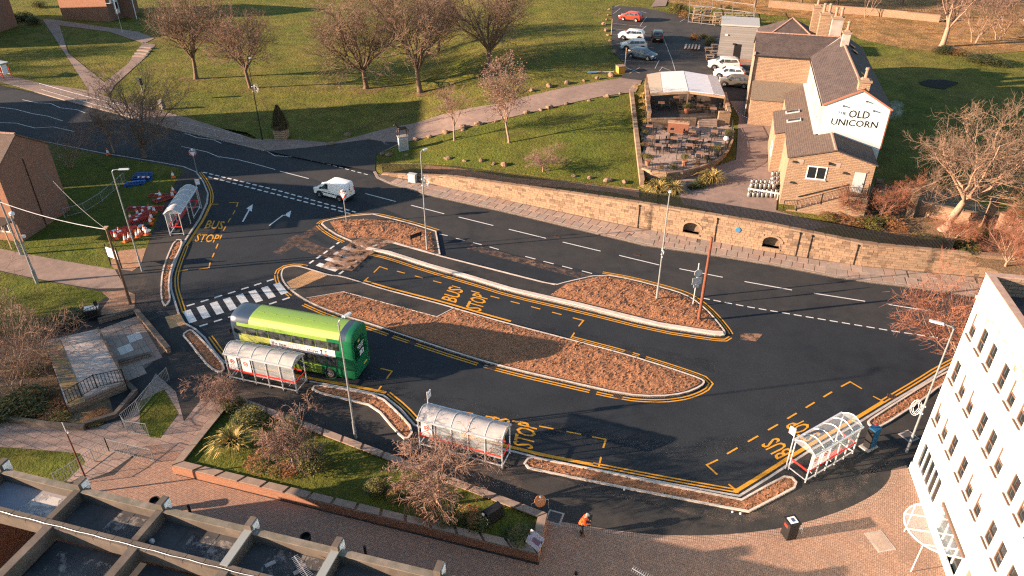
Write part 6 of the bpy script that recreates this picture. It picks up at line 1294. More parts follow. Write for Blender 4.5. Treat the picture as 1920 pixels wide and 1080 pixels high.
# ================================================================ trees, shrubs, plants
def tri_tube(mb,pts,rs,n=3):
    """a light open tube"""
    V=[];F=[];m=len(pts)
    for i in range(m):
        a=pts[i-1] if i else pts[0]; b=pts[i+1] if i<m-1 else pts[-1]; d=b-a; d.normalize()
        x=Vector((-d.y,d.x,0)) if abs(d.z)<.95 else Vector((1,0,0)); x.normalize(); y=d.cross(x); p=pts[i]; r=rs[i]
        for k in range(n):
            t=2*PI*k/n; V.append(p+x*(cos(t)*r)+y*(sin(t)*r))
    for i in range(m-1):
        for k in range(n): F.append((i*n+k,i*n+(k+1)%n,(i+1)*n+(k+1)%n,(i+1)*n+k))
    mb.add(V,F)
def bare_tree(seed,h,spread,r0,fork=.22,limbs=7,nb=(8,8,5),up=.5,lean=(0,0),stems=1,droop=0,fine=.014,curl=.25,tipscale=1.0,bud=0):
    """returns (trunk, crown) builders: tapered trunk and limbs; branches, twigs and fine twigs"""
    g=random.Random(seed); tr=MB(); cr=MB(); U=Vector((0,0,1))
    def walk(p,d,L,r,seg,trop,cu,end=.35):
        pts=[p.copy()]; ds=[d.copy()]; rs=[r]
        for i in range(seg):
            d=(d+Vector((g.gauss(0,cu),g.gauss(0,cu),g.gauss(0,cu)))+U*trop/seg).normalized(); p=p+d*(L/seg); pts.append(p); ds.append(d); rs.append(r*(1-(1-end)*(i+1)/seg))
        return pts,ds,rs
    def side(d,ang):
        x=d.cross(Vector((g.gauss(0,1),g.gauss(0,1),g.gauss(0,1)))).normalized(); return (d*cos(ang)+x*sin(ang)).normalized()
    tips=[]
    def sub(pts,ds,rs,lev,L):
        cnt=nb[lev-2] if lev-2<len(nb) else 0
        for k in range(cnt):
            f=(k+.6+g.uniform(-.3,.3))/cnt; f=.18+.82*min(1,f); i=min(len(pts)-2,int(f*(len(pts)-1))); t=f*(len(pts)-1)-i
            p=pts[i].lerp(pts[i+1],min(1,t)); d=side(ds[i],g.uniform(.45,1.0)); l=L*g.uniform(.42,.66)*(1.15-.5*f)*(tipscale if lev==4 else 1); r=max(fine,rs[i]*g.uniform(.42,.6)) if lev<4 else fine
            tp=up*.5-droop*(lev-1)*.5
            q=walk(p,d,l,r,(4,3,2)[lev-2],tp,curl*.8,end=.3 if lev<4 else .5); tri_tube(cr,q[0],q[2],4 if lev==2 else 3)
            if lev<4: sub(*q,lev+1,l)
            else: tips.append(q[0][-1])
    for s in range(stems):
        d=Vector((lean[0]+g.gauss(0,.06)+(.35*cos(2*PI*s/stems) if stems>1 else 0),lean[1]+g.gauss(0,.06)+(.35*sin(2*PI*s/stems) if stems>1 else 0),1)).normalized(); H=h*fork
        base=Vector((.25*cos(2.4*s),.25*sin(2.4*s),-.15)) if stems>1 else Vector((0,0,-.15)); rr=r0*(1 if stems==1 else .6)
        q=walk(base,d,H+.15,rr,5,.1,.07,end=.72); q[2][0]=rr*1.45; tri_tube(tr,q[0],q[2],9)
        top=q[0][-1]; dt=q[1][-1]
        for k in range(limbs):
            a=2*PI*(k+g.uniform(-.3,.3))/limbs; tilt=g.uniform(.25,1.0)*spread; dd=(dt+Vector((cos(a)*tilt,sin(a)*tilt,g.uniform(-.1,.2)))).normalized(); f=g.uniform(.7,1.0); p=q[0][-2].lerp(top,g.uniform(0,1))
            l=(h-H)*g.uniform(.72,1.0)*(1.0 if tilt<.6 else .85); z=walk(p,dd,l,rr*.5*g.uniform(.7,1),6,up-droop,curl*.55,end=.22); tri_tube(tr,z[0],z[2],6); sub(*z,2,l)
    if bud:
        for t in tips:
            for _ in range(bud):
                c=t+Vector((g.gauss(0,.12),g.gauss(0,.12),g.gauss(0,.12))); a=g.uniform(0,6.28); e=Vector((cos(a),sin(a),g.uniform(-.6,.6)))*.07; f=Vector((-sin(a),cos(a),g.uniform(-.6,.6)))*.05; cr.add([c-e-f,c+e-f,c+e+f,c-e+f],[(0,1,2,3)])
    return tr,cr
TM={}
def tkind(key,name,bm,tm,**k):
    tr,cr=bare_tree(**k); TM[key]=(name,tr.mesh('trunk',bm,True),cr.mesh('crown',tm))
def plant_tree(key,label,px,rz=0,sc=1.0,south=False,z=None,group=None,cat='tree',w=None):
    p=(P(*px,.12 if z is None else z) if south else T(*px)) if w is None else Vector(w); nm,a,b=TM[key]; t=thing(nm,label,cat,tuple(p),rz,group); t.scale=(sc,)*3 if not isinstance(sc,tuple) else sc; link('trunk',a,t); link('crown',b,t); return t
barkp=M('pale tan bark',(.36,.235,.165),(.25,.16,.115),s=5,bump=.6,bs=12,bd=.05,rough=.95)
tkind('park1','bare_tree',bark,twig,seed=1,h=13.5,spread=1.25,r0=.34,fork=.24,limbs=12,nb=(10,9,6),up=.45,fine=.0125)
tkind('park2','bare_tree',bark,twig,seed=5,h=13,spread=1.4,r0=.32,fork=.2,limbs=13,nb=(10,9,6),up=.5,fine=.0125)
tkind('park3','bare_tree',bark,twigp,seed=9,h=11.5,spread=1.15,r0=.26,fork=.26,limbs=11,nb=(10,9,6),up=.4,fine=.012)
tkind('street','bare_tree',bark,twig,seed=14,h=10,spread=1.5,r0=.25,fork=.12,limbs=10,nb=(9,8,5),up=.55,fine=.014)
tkind('small','bare_tree',barkp,twigp,seed=21,h=7.5,spread=.6,r0=.13,fork=.3,limbs=7,nb=(7,7,4),up=.5,fine=.012)
tkind('bud','budding_tree',barkp,twigp,seed=25,h=9,spread=.75,r0=.16,fork=.27,limbs=8,nb=(7,7,4),up=.4,fine=.012,bud=2)
tkind('big','bare_tree',barkp,twig,seed=33,h=14,spread=1.25,r0=.42,fork=.3,limbs=10,nb=(9,9,6),up=.25,lean=(.42,.1),fine=.011,curl=.36)
tkind('red','bare_tree',barkp,twigr,seed=41,h=7.4,spread=1.25,r0=.16,fork=.14,limbs=10,nb=(9,8,6),up=.35,fine=.011,curl=.2)
tkind('tangle','bare_tree',barkp,twigp,seed=47,h=8,spread=1.1,r0=.16,fork=.14,limbs=4,nb=(5,6,4),up=.25,stems=3,fine=.012,curl=.42)
tkind('weep','weeping_tree',barkp,twigp,seed=52,h=5.4,spread=1.25,r0=.13,fork=.22,limbs=9,nb=(9,8,5),up=.2,droop=.55,fine=.011,curl=.34,lean=(-.15,.0))
tkind('weep2','weeping_tree',barkp,twigp,seed=57,h=4.4,spread=.9,r0=.1,fork=.25,limbs=8,nb=(8,8,5),up=.3,droop=.5,fine=.011,curl=.36,lean=(-.2,0.1))
tkind('pollard','pollarded_tree',barkp,twigp,seed=63,h=10,spread=.6,r0=.45,fork=.3,limbs=5,nb=(5,6,4),up=.6,fine=.014,curl=.3)
tkind('thin','bare_tree',barkp,twigp,seed=66,h=9,spread=.5,r0=.16,fork=.15,limbs=3,nb=(5,5,3),up=.7,fine=.013,stems=2)
gp='bare trees on the park lawn'
for k,lab,px,rz,sc in [('park1','tall bare tree with two trunks beside the steps on the park lawn',(368,148),1.0,(1.0,1.0,1.12)),('park3','bare tree with pale twigs behind the tall black post',(470,165),2.2,1.1),('park2','large bare tree left of centre on the park lawn, widest crown',(687,166),.4,1.2),('park1','large bare tree at the middle of the park lawn',(788,174),2.9,1.18),('park3','slimmer bare tree standing behind the two large ones',(822,97),4.4,1.0),('park2','bare tree with many upright limbs nearest the car park',(918,133),3.6,1.15)]: plant_tree(k,lab,px,rz,sc,group=gp)
plant_tree('small','small pale bare tree beside the driveway boulders',(852,264),1.2,.92); plant_tree('bud','pinkish budding tree at the edge of the driveway lawn',(955,268),.3,1.0)
plant_tree('street','spreading bare tree on the kerb between the road and the barriers',(270,293),.8,(1.1,1.1,.95),south=True); plant_tree('tangle','low twiggy tree behind the brown house',(132,314),.5,(.85,.85,.75),south=True); plant_tree('small','slender bare tree left of the spreading kerb tree',(213,285),2.0,.8,south=True)
plant_tree('big','big leaning tree with pale bark beside the stone gate piers',(1768,432),0,(1,1,.92)); plant_tree('thin','thin dead pale tree between the stone gate piers',(1737,408),1,.55)
plant_tree('red','fine twigged red brown tree by the corner of the white office',(1800,704),.6,(1.15,1.15,1.05),south=True); plant_tree('red','red twigged shrub spilling over the end of the sandstone wall',(1885,500),2.2,(.72,.72,.55),cat='shrub'); plant_tree('red','second red twigged shrub behind the end of the wall',(1960,520),4,.6,cat='shrub')
plant_tree('pollard','pollarded tree with thick pale trunk on the far lawn',(1766,88),.4,1.0); plant_tree('thin','thin pale forked tree beyond the pub chimneys',(1624,33),.5,.9); plant_tree('tangle','ivy clad leaning tree on the far right bank',(1826,80),.2,1.25); plant_tree('tangle','spreading pale tree at the far right edge of the bank',(1872,75),2.4,1.35); plant_tree('pollard','bare tree in the top right corner',(1925,40),2.4,1.1)
for i,(u,v) in enumerate([(1415,14),(1502,18),(1570,12),(1690,10),(1450,-10),(1545,-20)]): plant_tree('park3',['bare tree trunk beyond the stacked picnic tables','thick bare tree trunk behind the hipped roof','bare tree trunk behind the tallest chimney','bare tree behind the far railings','bare tree at the top edge beyond the picnic tables','bare tree at the top edge beyond the hipped roof'][i],(u,v),i*1.3,.9)
plant_tree('tangle','tangled pale branched tree on the bank beside the concrete deck',(32,735),.3,1.0,south=True); plant_tree('tangle','second tangled tree at the left edge above the pink path',(-20,690),2.3,1.1,south=True); plant_tree('tangle','small tangled tree between the deck and the left edge',(80,700),4.1,.65,south=True)
plant_tree('weep2','low twiggy tree leaning over the paved walk from the planter corner',(420,768),2.6,(.9,.9,.7),south=True)
plant_tree('weep','largest weeping twiggy tree in the raised planter',(824,947),.2,1.05,south=True,z=.62); plant_tree('weep2','round pinkish weeping tree in the left half of the planter',(553,882),.1,1.0,south=True,z=.62); plant_tree('weep','collapsed weeping tree on the lawn behind the sandstone wall',(1018,322),1.1,(.78,.78,.55))
for u,v,l,k in ((1585,404,'twiggy red brown scrub at the foot of the steps',.42),(1650,412,'twiggy red brown scrub left of the first gate pier',.45),(1682,398,'twiggy red brown scrub right of the middle gate pier',.5),(1775,462,'twiggy red brown scrub under the big leaning tree',.45),(1905,455,'twiggy red brown scrub before the far right wall',.6)): plant_tree('red',l,(u,v),u,k,cat='shrub')
# unseen trees added outside the frame to cast shadows into it
for i,(x,y) in enumerate([(-62,46),(-60,36.5),(-108,128),(-125,138),(-118,120),(-112,112)]): plant_tree(('park1','park2')[i%2],'unseen bare tree added for shade beyond the left edge, '+['beside the deck bank','nearest the shop roofs','south of the road, nearest','south of the road, farthest','between the far houses','nearest the far kerb'][i],None,i*1.1,.85,w=(x,y,.1),group='unseen trees added for shade beyond the left edge')
# ---- leafy shrubs and strappy plants
def leaf_ball(g,mb,c,rx,rz_,n,s,lay=.55,mi=0):
    for _ in range(n):
        while 1:
            v=Vector((g.uniform(-1,1),g.uniform(-1,1),g.uniform(-.35,1)))
            if lay<v.length<1: break
        p=Vector(c)+Vector((v.x*rx,v.y*rx,v.z*rz_)); k=s*g.uniform(.6,1.3); a=g.uniform(0,6.28); e=Vector((cos(a),sin(a),g.uniform(-.7,.7)))*k; f=Vector((-sin(a)*.6,cos(a)*.6,g.uniform(-.5,.5)))*k*.8; mb.add([p-e,p-f*.5,p+e,p+f*.5],[(0,1,2,3)],mi)
def bush_mesh(seed,r,h,mats,n=1500,s=.11,lumps=7):
    g=random.Random(seed); mb=MB()
    for i in range(lumps):
        a=g.uniform(0,6.28); d=r*.55*g.random()**.5; k=g.uniform(.45,.7); leaf_ball(g,mb,(cos(a)*d,sin(a)*d,h*g.uniform(.15,.45)),r*k,h*k,n//lumps,s,mi=g.randrange(len(mats)))
    st=MB()
    for i in range(9):
        a=g.uniform(0,6.28); st.tube([(0,0,-.05),(cos(a)*r*.3,sin(a)*r*.3,h*.4),(cos(a)*r*.6,sin(a)*r*.6,h*.75)],[.03,.02,.01],4)
    return mb.mesh('leaves',mats),st.mesh('stems',bark)
BM={'ever':bush_mesh(1,1.4,1.6,[leafd,leafd,leafy],1900,.12),'yell':bush_mesh(2,1.3,1.4,[leafy,leafd,leafy],1800,.11),'russ':bush_mesh(3,1.1,1.2,[leafo,leafo,leafy],1300,.1),'dark':bush_mesh(4,1.6,2.2,[leafd,leafd],2300,.13)}
def bush(key,label,p,sc=1.0,rz=0,name='shrub',group=None,cat='shrub'):
    t=thing(name,label,cat,tuple(p),rz,group); t.scale=(sc,)*3 if not isinstance(sc,tuple) else sc; a,b=BM[key]; link('leaves',a,t); link('stems',b,t); return t
def strap_mesh(seed,n,L,mats):
    g=random.Random(seed); mb=MB()
    for _ in range(n):
        a=g.uniform(0,6.28); out=g.uniform(.25,1.0); l=L*g.uniform(.6,1.1); d=Vector((cos(a),sin(a),0)); s=Vector((-sin(a),cos(a),0)); w_=.05*g.uniform(.7,1.3); pr=[]
        for i in range(5):
            t=i/4; pr.append((d*(l*out*t*.95)+Vector((0,0,l*(1.15*t-(.45+.55*out)*t*t))),w_*(1-t*.85)))
        for (p0,w0),(p1,w1) in zip(pr,pr[1:]): mb.add([p0-s*w0,p0+s*w0,p1+s*w1,p1-s*w1],[(0,1,2,3)],0 if g.random()<.65 else 1)
    return mb.mesh('blades',mats)
SM=[strap_mesh(3,260,2.1,[straw,leafy]),strap_mesh(6,230,1.9,[leafy,straw]),strap_mesh(8,160,1.5,[straw,straw])]
def strap(i,label,p,sc=1.0,rz=0,group=None):
    t=thing('strappy_plant',label,'plant',tuple(p),rz,group); t.scale=(sc,)*3; link('blades',SM[i],t); return t
def SP(u,v,z=.62): return P(u,v,z)
strap(1,'large strappy plant at the left end of the planter',SP(440,838),1.25); bush('ever','dark shrub behind the strappy plant in the planter',SP(470,800),(1.0,1.0,.8),1); bush('ever','rounded glossy evergreen shrub in the middle of the planter',SP(592,880),(.95,.95,1.0),2); bush('russ','brown leafed low shrub in front of the round weeping tree',SP(490,868),(1.0,1.0,.4),3); bush('ever','small white flecked shrub left of the largest weeping tree',SP(705,925),.6,1); bush('russ','russet shrub at the foot of the largest weeping tree',SP(745,932),.62,2); bush('yell','yellow green shrub beside the russet one in the planter',SP(765,930),.6,5); bush('russ','orange red shrub on the right of the largest weeping tree',SP(880,978),.8,.5); bush('yell','pale leafed low shrub below the orange red shrub',SP(838,985),.5,.7); bush('yell','yellow tipped shrub at the rear of the planter',SP(465,775),.55,1.7); bush('ever','dark shrub beside the utility box on the planter lawn',SP(900,985),(.7,.7,.5),2); bush('russ','brown bramble under the round weeping tree',SP(530,888),(.9,.8,.4),1); bush('russ','brown bramble under the largest weeping tree',SP(815,965),(1.2,.8,.4),4); bush('dark','dark evergreen behind the round weeping tree',SP(545,810),(.7,.7,.5),3); bush('yell','small yellow shrub near the planter rear wall',SP(575,845),.5,2); bush('ever','dark clump at the far left corner of the planter',SP(437,765),(.7,.7,.45),1); bush('yell','low green ground plant at the right end of the planter',SP(975,1010),(.8,.8,.35),1.7)
for u,v,i,l,sc in [(1232,362,0,'left of the three straw coloured strappy plants below the beer garden',1.15),(1262,360,0,'middle straw coloured strappy plant below the beer garden',1.0),(1335,340,0,'straw coloured strappy plant at the curved end of the beer garden',1.15)]: strap(i,l,T(u,v),sc,u)
bush('yell','rounded yellow green shrub below the beer garden wall, left',T(1248,350),.9,1); bush('yell','rounded yellow green shrub at the curved beer garden end',T(1318,346),.8,2); bush('dark','dark low shrub between the strappy plants below the beer garden',T(1303,352),(.6,.6,.35),1)
for i,(u,v) in enumerate([(1196,172),(1204,188),(1207,200),(1209,212),(1210,224),(1212,236)]): strap(2,['farthest','second farthest','third farthest','third nearest','second nearest','nearest'][i]+' straw coloured grass in the row along the pergola wall',T(u,v,.4),.8,i,group='grasses along the pergola wall')
bush('dark','dark hedge beside the top left house',T(45,40),(1.5,1.3,1.0),1); bush('ever','green shrub by the top left path',T(66,46),(1.3,1.2,1.0),2); bush('yell','sunlit shrub at the top left behind the hedge',T(75,14),(1.4,1.4,1.1),2)
for u,v,k,l,sc in [(1270,26,'yell','big yellow green shrub left of the stacked picnic tables',1.7),(1285,34,'russ','russet shrub below the yellow green one by the car park',1.2),(1366,18,'yell','bright yellow shrub behind the stacked picnic tables',.7),(1300,75,'russ','orange brown shrub in the bed at the middle of the yard',1.0),(1330,84,'ever','dark green shrub beside the cabin seating',.9),(1318,72,'yell','yellow shrub at the back of the cabin seating',.7)]: bush(k,l,T(u,v),sc,u)
for u,v,k,l,sc in [(1560,410,'russ','russet bramble at the foot of the stone steps',(1.3,1.2,.6)),(1600,420,'russ','orange bramble beside the wall railing',(1.5,1.2,.6)),(1635,424,'yell','yellow green bramble by the wall railing',(1.4,1.2,.7)),(1665,425,'russ','brown bramble in front of the first gate pier',(1.5,1.3,.8)),(1700,445,'russ','brown low bramble along the wall top',(1.5,1.2,.5)),(1740,455,'yell','greenish bramble along the wall top',(1.5,1.2,.5)),(1790,465,'ever','ivy mound by the end of the railing',(1.6,1.3,.6)),(1660,395,'russ','brown thicket between the gate piers',(1.4,1.2,.9)),(1690,380,'russ','brown thicket behind the first gate pier',(1.5,1.2,.8)),(1820,440,'russ','brown ivy right of the big leaning tree',(1.6,1.3,.7)),(1850,120,'dark','dark bramble bank behind the pollarded tree',(2.0,1.6,.7)),(1800,102,'russ','brown bramble bank under the far trees',(2.2,1.6,.6)),(1770,98,'dark','dark bramble at the foot of the pollarded tree',(1.5,1.2,.5))]: bush(k,l,T(u,v),sc,u)
for u,v,k,l,sc in [(100,612,'ever','evergreen hedge shrub behind the concrete deck, left end',(1.1,1.0,.55)),(130,600,'ever','evergreen hedge shrub behind the concrete deck, middle',(1.1,1.0,.5)),(158,590,'yell','yellowish shrub behind the concrete deck, right end',(.9,.9,.45)),(60,760,'russ','brown bramble under the tangled trees by the pink path',(1.7,1.5,.5)),(110,775,'russ','brown bramble in front of the concrete deck railing',(1.3,1.2,.35)),(20,770,'dark','dark bramble at the left edge above the pink path',(1.7,1.5,.5)),(60,690,'russ','brown thicket beside the concrete deck',(1.3,1.3,.6)),(185,785,'russ','leafy patch in the corner below the concrete deck',(.9,.9,.25))]: bush(k,l,P(u,v,.12),sc,u)
flat('leaf_litter',[(-100,640),(70,640),(85,650),(125,762),(205,745),(215,782),(160,800),(90,797),(0,782),(-100,775)],MATS['leaf litter'],.137)
# dark conifer in a timber tub
p=T(529,258); t=thing('conifer','brown green conifer in a square timber tub on the park lawn','conifer',tuple(p)); MB().box((0,0,.6),(1.5,1.5,1.2),top=(1.12,1.12)).obj('tub',wood_l,t)
for k in range(4): MB().box((0,0,.15+k*.3),(1.56+.05*k,1.56+.05*k,.05)).obj('tub_band',wood,t)
g=random.Random(2); mb=MB()
for _ in range(2600):
    z_=g.random()**1.3*3.0; r_=1.15*max(.05,1-(z_/3.2)**1.7)*(.6+.4*g.random()); a=g.uniform(0,6.28); c=Vector((cos(a)*r_,sin(a)*r_,1.2+z_)); d=Vector((cos(a)*.07,sin(a)*.07,.2)); s=Vector((-sin(a),cos(a),0))*.05; mb.add([c-s,c+s,c+d],[(0,1,2)],0 if g.random()<.6 else 1)
mb.obj('crown',[M('bronze conifer',(.09,.05,.03),(.13,.075,.04),s=4,rough=.9),leafd],t); MB().tube([(0,0,1.1),(0,0,3.8)],[.1,.02],6).obj('trunk',bark,t)
# ---- boulders
BO=[]
for k in range(5):
    g=random.Random(100+k); mb=MB(); prf=[(.1,-.15),(.62,-.05),(.75,.25),(.6,.55),(.25,.72),(.02,.74)]; mb.lathe((0,0,0),prf,9); mb.v=[tuple(Vector(v)*(1+.32*noise.noise(Vector(v)*1.7+Vector((k*7,0,0))))+Vector((g.uniform(-.06,.06),g.uniform(-.06,.06),0))) for v in mb.v]; BO.append(mb.mesh('boulder',stonei))
rows=[('boulder along the far driveway edge','boulders on the far edge of the driveway',[(998,171),(1030,163),(1063,157),(1095,152),(1120,148),(1146,143),(652,254),(622,271),(868,240)]),('boulder along the near driveway edge','boulders on the near edge of the driveway',[(760,268),(780,263),(805,258),(836,250),(868,245),(897,234),(930,229),(988,213),(1014,207),(1031,203),(1062,196),(1104,190),(1137,183),(1163,177)]),('boulder beside the parked cars','boulders beside the car park',[(1142,19),(1141,29),(1138,38),(1132,46),(1137,58),(1140,67),(1144,77),(1148,86),(1152,99)]),('boulder on the soil behind the wall railing','boulders behind the wall railing',[(717,290),(730,292),(762,292),(840,299),(872,303),(903,303),(926,309),(946,311)]),('pale boulder on the lawn by the strappy plants','boulders at the right end of the lawn',[(1076,332),(1107,335),(1140,340),(1172,343)])]
rb2=random.Random(9)
ORD=['first','second','third','fourth','fifth','sixth','seventh','eighth','ninth','tenth','eleventh','twelfth','thirteenth','fourteenth']
for lab,gr,pts in rows:
    pts=sorted(pts) if 'car park' not in gr else pts
    for j,(u,v) in enumerate(pts):
        p=T(u,v); o=link('boulder',rb2.choice(BO)); o.location=p; o.rotation_euler=(rb2.uniform(-.15,.15),rb2.uniform(-.15,.15),rb2.uniform(0,6)); k=rb2.uniform(.35,.68); o.scale=(k*1.15,k*.9,k); tag(o,ORD[j]+' '+lab+(', from the left' if 'car park' not in gr else ', from the top'),'boulder',gr)
# steps in the far path
t=thing('steps','four stone steps in the path left of the tall bare tree','steps',tuple(T(262,100))); 
for i,(u,v) in enumerate([(254,106),(258,101),(263,96),(268,91)]):
    a=T(u-4,v-1,.0); b=T(u+18,v+1,.0); a.z=b.z=max(a.z,b.z)+.02+.06*i; MB().bar(a,b,.7,.16).obj('step',slabm[0],t,world=True)
# stone gate piers and the boundary wall at the right
for lab,px in (('mossy stone gate pier by the pub steps',(1636,386)),('pale stone gate pier in the middle of the brambles',(1704,406)),('stone gate pier right of the big leaning tree',(1848,424))):
    p=T(*px); t=thing('gate_pier',lab,'gate pier',tuple(p),R(-20)); 
    for k in range(6): MB().box((0,0,.2+k*.42),(.62-.0*k,.62,.405)).obj('pier_block',stones[k%3],t)
    MB().box((0,0,2.7),(.78,.78,.2),top=(.75,.75)).obj('cap',stones[3],t)
def terrain_wall(name,label,px,h,th,mat,step=1.5,cop=None):
    W=[T(u,v) for u,v in px]; t=thing(name,label,'wall',tuple(W[0])); q=[Vector((p.x,p.y)) for p in W]; L=plen(q); n_=max(2,int(L/step)); pts=[along(q,L*i/n_)[0] for i in range(n_+1)]
    for a,b in zip(pts,pts[1:]):
        za=hgt(a.x,a.y); zb=hgt(b.x,b.y); d=(b-a).normalized(); n2=Vector((-d.y,d.x))*th/2; MB().prism([a+n2,a-n2,b-n2,b+n2],min(za,zb)-.3,max(za,zb)+h).obj('wall_length',mat,t,world=True); MB().prism([a+n2*1.2+d*.01,a-n2*1.2+d*.01,b-n2*1.2-d*.01,b+n2*1.2-d*.01],max(za,zb)+h+.002,max(za,zb)+h+.13).obj('coping_stone',rb.choice(stones[:3]),t,world=True)
    return t
terrain_wall('boundary_wall','low sunlit stone wall under the big leaning tree',[(1722,402),(1790,418),(1838,428)],1.3,.4,stone); terrain_wall('boundary_wall','sunlit stone wall at the far right edge',[(1866,428),(1930,452),(2020,500)],1.6,.4,stone)
terrain_wall('boundary_wall','narrow dry stone wall between the lawn and the pub garden',[(1183,178),(1190,240),(1197,300),(1203,350)],.7,.4,stone,.5); terrain_wall('boundary_wall','far stone wall behind the pub roofs',[(1440,14),(1560,24),(1640,30),(1760,42)],1.2,.4,stone,2.5)
railing('railing','dark far railing across the top right behind the pub',[T(u,v) for u,v in ((1560,16),(1650,22),(1750,34),(1800,36))],h=1.4,bar=.25,post=2.5,r=.02)
railing('railing','dark green palisade railing right of the pub annex',[WP(8.0,.8),WP(10.6,.4)],h=2.2,bar=.16,post=1.3,mat=M('green paint',(.01,.12,.085),rough=.5),r=.02)
# scorched black patch and smoke on the far lawn
drape('scorched_patch',[(1722,155),(1740,150),(1770,150),(1797,155),(1790,160),(1770,168),(1745,165),(1728,160)],M('burnt ground',(.006,.006,.006),(.02,.02,.016),s=4,rough=1),.06)

lit=stain('leaf litter scatter',(.2,.12,.06),1.3,.42,.62,.85)
for u,v,r in ((368,150,2.2),(472,167,1.8),(690,170,2.4),(790,176,2.2),(918,135,2.4),(1766,90,2.5),(822,99,1.6)):
    c=T(u,v); drape('leaf_scatter',[(c.x+r*1.5*cos(a)*(.8+.3*sin(3*a)),c.y+r*sin(a)*(.8+.25*cos(2*a))) for a in [2*PI*k/14 for k in range(14)]],lit,.055,world=True)
track=stain('worn muddy track',(.13,.085,.045),.8,.4,.7,.6)
def trk(px,wd):
    path=smoothp([T(u,v) for u,v in px],2); L=offs(path,wd/2); Q=offs(path,-wd/2); drape('worn_track',[(p.x,p.y) for p in L]+[(p.x,p.y) for p in Q[::-1]],track,.058,world=True)
trk([(560,60),(600,45),(585,30),(560,40)],.5); trk([(490,185),(500,210),(498,235)],.4); trk([(640,250),(760,215),(900,185),(1060,160)],1.0); trk([(1000,60),(1060,40),(1130,25)],.8); trk([(930,260),(1020,240),(1100,215),(1180,190)],.7)
# ================================================================ beer garden, yard, small things
def GP(u,v,z): p=LP(u,v,z); return (p.x,p.y)
tz=3.5; uz=4.25
gd=thing('beer_garden','raised stone beer garden with paved terrace and curved front wall','beer garden',(PO.x,PO.y,0),PA)
low=[GP(*q,tz) for q in ((1208,232),(1205,316),(1222,322),(1250,325),(1280,322),(1310,315),(1340,303),(1362,285),(1371,265),(1372,240),(1350,222))]
MB().prism(low,1.6,tz-.03).obj('terrace_wall',stone,gd); MB().prism(offs([Vector(q) for q in low],.001,True),tz-.028,tz-.02).obj('joint_bed',jointm,gd)
x0=min(q[0] for q in low); x1=max(q[0] for q in low); y0=min(q[1] for q in low); y1=max(q[1] for q in low); rg=random.Random(6); y=y0
while y<y1:
    x=x0+rg.uniform(-.4,0); hh=rg.choice((.45,.6,.6))
    while x<x1:
        ww=rg.choice((.6,.75,.9))
        if inside((x+ww/2,y+hh/2),low): MB().box((x+ww/2,y+hh/2,tz),(ww-.03,hh-.03,.04+rg.uniform(-.01,.01))).obj('paving_slab',rg.choice(slabm[:2]),gd)
        x+=ww
    y+=hh
lw=[Vector(q) for q in low]
fw=lw[1:10]
for a,b in zip(fw,fw[1:]):
    n_=max(1,round((b-a).length/.8))
    for k in range(n_): p=a.lerp(b,(k+.02)/n_); q=a.lerp(b,(k+.98)/n_); d=(q-p).normalized(); n2=Vector((-d.y,d.x))*.22; MB().prism([p-n2,q-n2,q+n2*.6,p+n2*.6],tz-.02,tz+.16).obj('coping_stone',stones[k%3],gd)
railing('railing','low black railing round the curved front of the beer garden',[PM@Vector((p.x,p.y,tz+.15)) for p in fw],h=.85,bar=.16,post=1.5,r=.012)
up_=[GP(*q,uz) for q in ((1220,222),(1216,165),(1340,162),(1358,205),(1360,216),(1306,221))]
MB().prism(up_,1.6,uz-.02).obj('upper_terrace',stone,gd); MB().sheet([(p[0],p[1]) for p in up_],uz-.015).obj('deck_floor',M('dark deck boards',(.06,.045,.038),(.09,.07,.055),s=2,rough=.9),gd)
def gwall(pts,z0,h,th=.35,nm='garden_wall'):
    q=[Vector(GP(u,v,z0)) for u,v in pts]; MB().curb(q,th,1.8,z0+h).obj(nm,stone,gd)
    for a,b in zip(q,q[1:]):
        n_=max(1,round((b-a).length/.75)); d=(b-a).normalized(); n2=Vector((-d.y,d.x))*(th/2+.04)
        for k in range(n_): p=a.lerp(b,(k+.02)/n_); r_=a.lerp(b,(k+.98)/n_); MB().prism([p-n2,r_-n2,r_+n2,p+n2],z0+h+.002,z0+h+.14).obj('coping_stone',stones[(k*2)%3],gd)
gwall([(1217,224),(1213,195),(1211,160)],uz,.8); gwall([(1219,224),(1305,224)],uz,.02); gwall([(1346,222),(1366,222),(1357,185)],uz,.75)
for i in range(5):
    a=Vector(GP(1309,224+i*3.2,uz-.15*i)); b=Vector(GP(1344,223+i*3.2,uz-.15*i)); MB().bar((a.x,a.y,uz-.12-.15*i),(b.x,b.y,uz-.12-.15*i),.36,.2).obj('step',slabm[0],gd)
for u in (1231,1263,1292): q=GP(u,229,3.6); MB().box((q[0],q[1]-.1,3.65),(.42,.24,.16),top=(.6,.6)).obj('wall_light',dark_mt,gd)
q=GP(1270,250,tz); cbn=thing('bar_cabinet','brown timber serving cabinet against the beer garden wall','cabinet',tuple(PM@Vector((q[0],q[1]+.4,tz))),PA); MB().box((0,0,.6),(2.4,.8,1.2)).obj('body',M('reddish timber',(.22,.09,.055),(.17,.07,.045),s=5,rough=.7),cbn); MB().box((0,0,1.23),(2.5,.9,.07)).obj('top',wood_l,cbn)
for i in range(4): MB().box((-.5+i*.5,.1,1.32),(.16,.16,.12)).obj('planter_pot',terra,cbn)
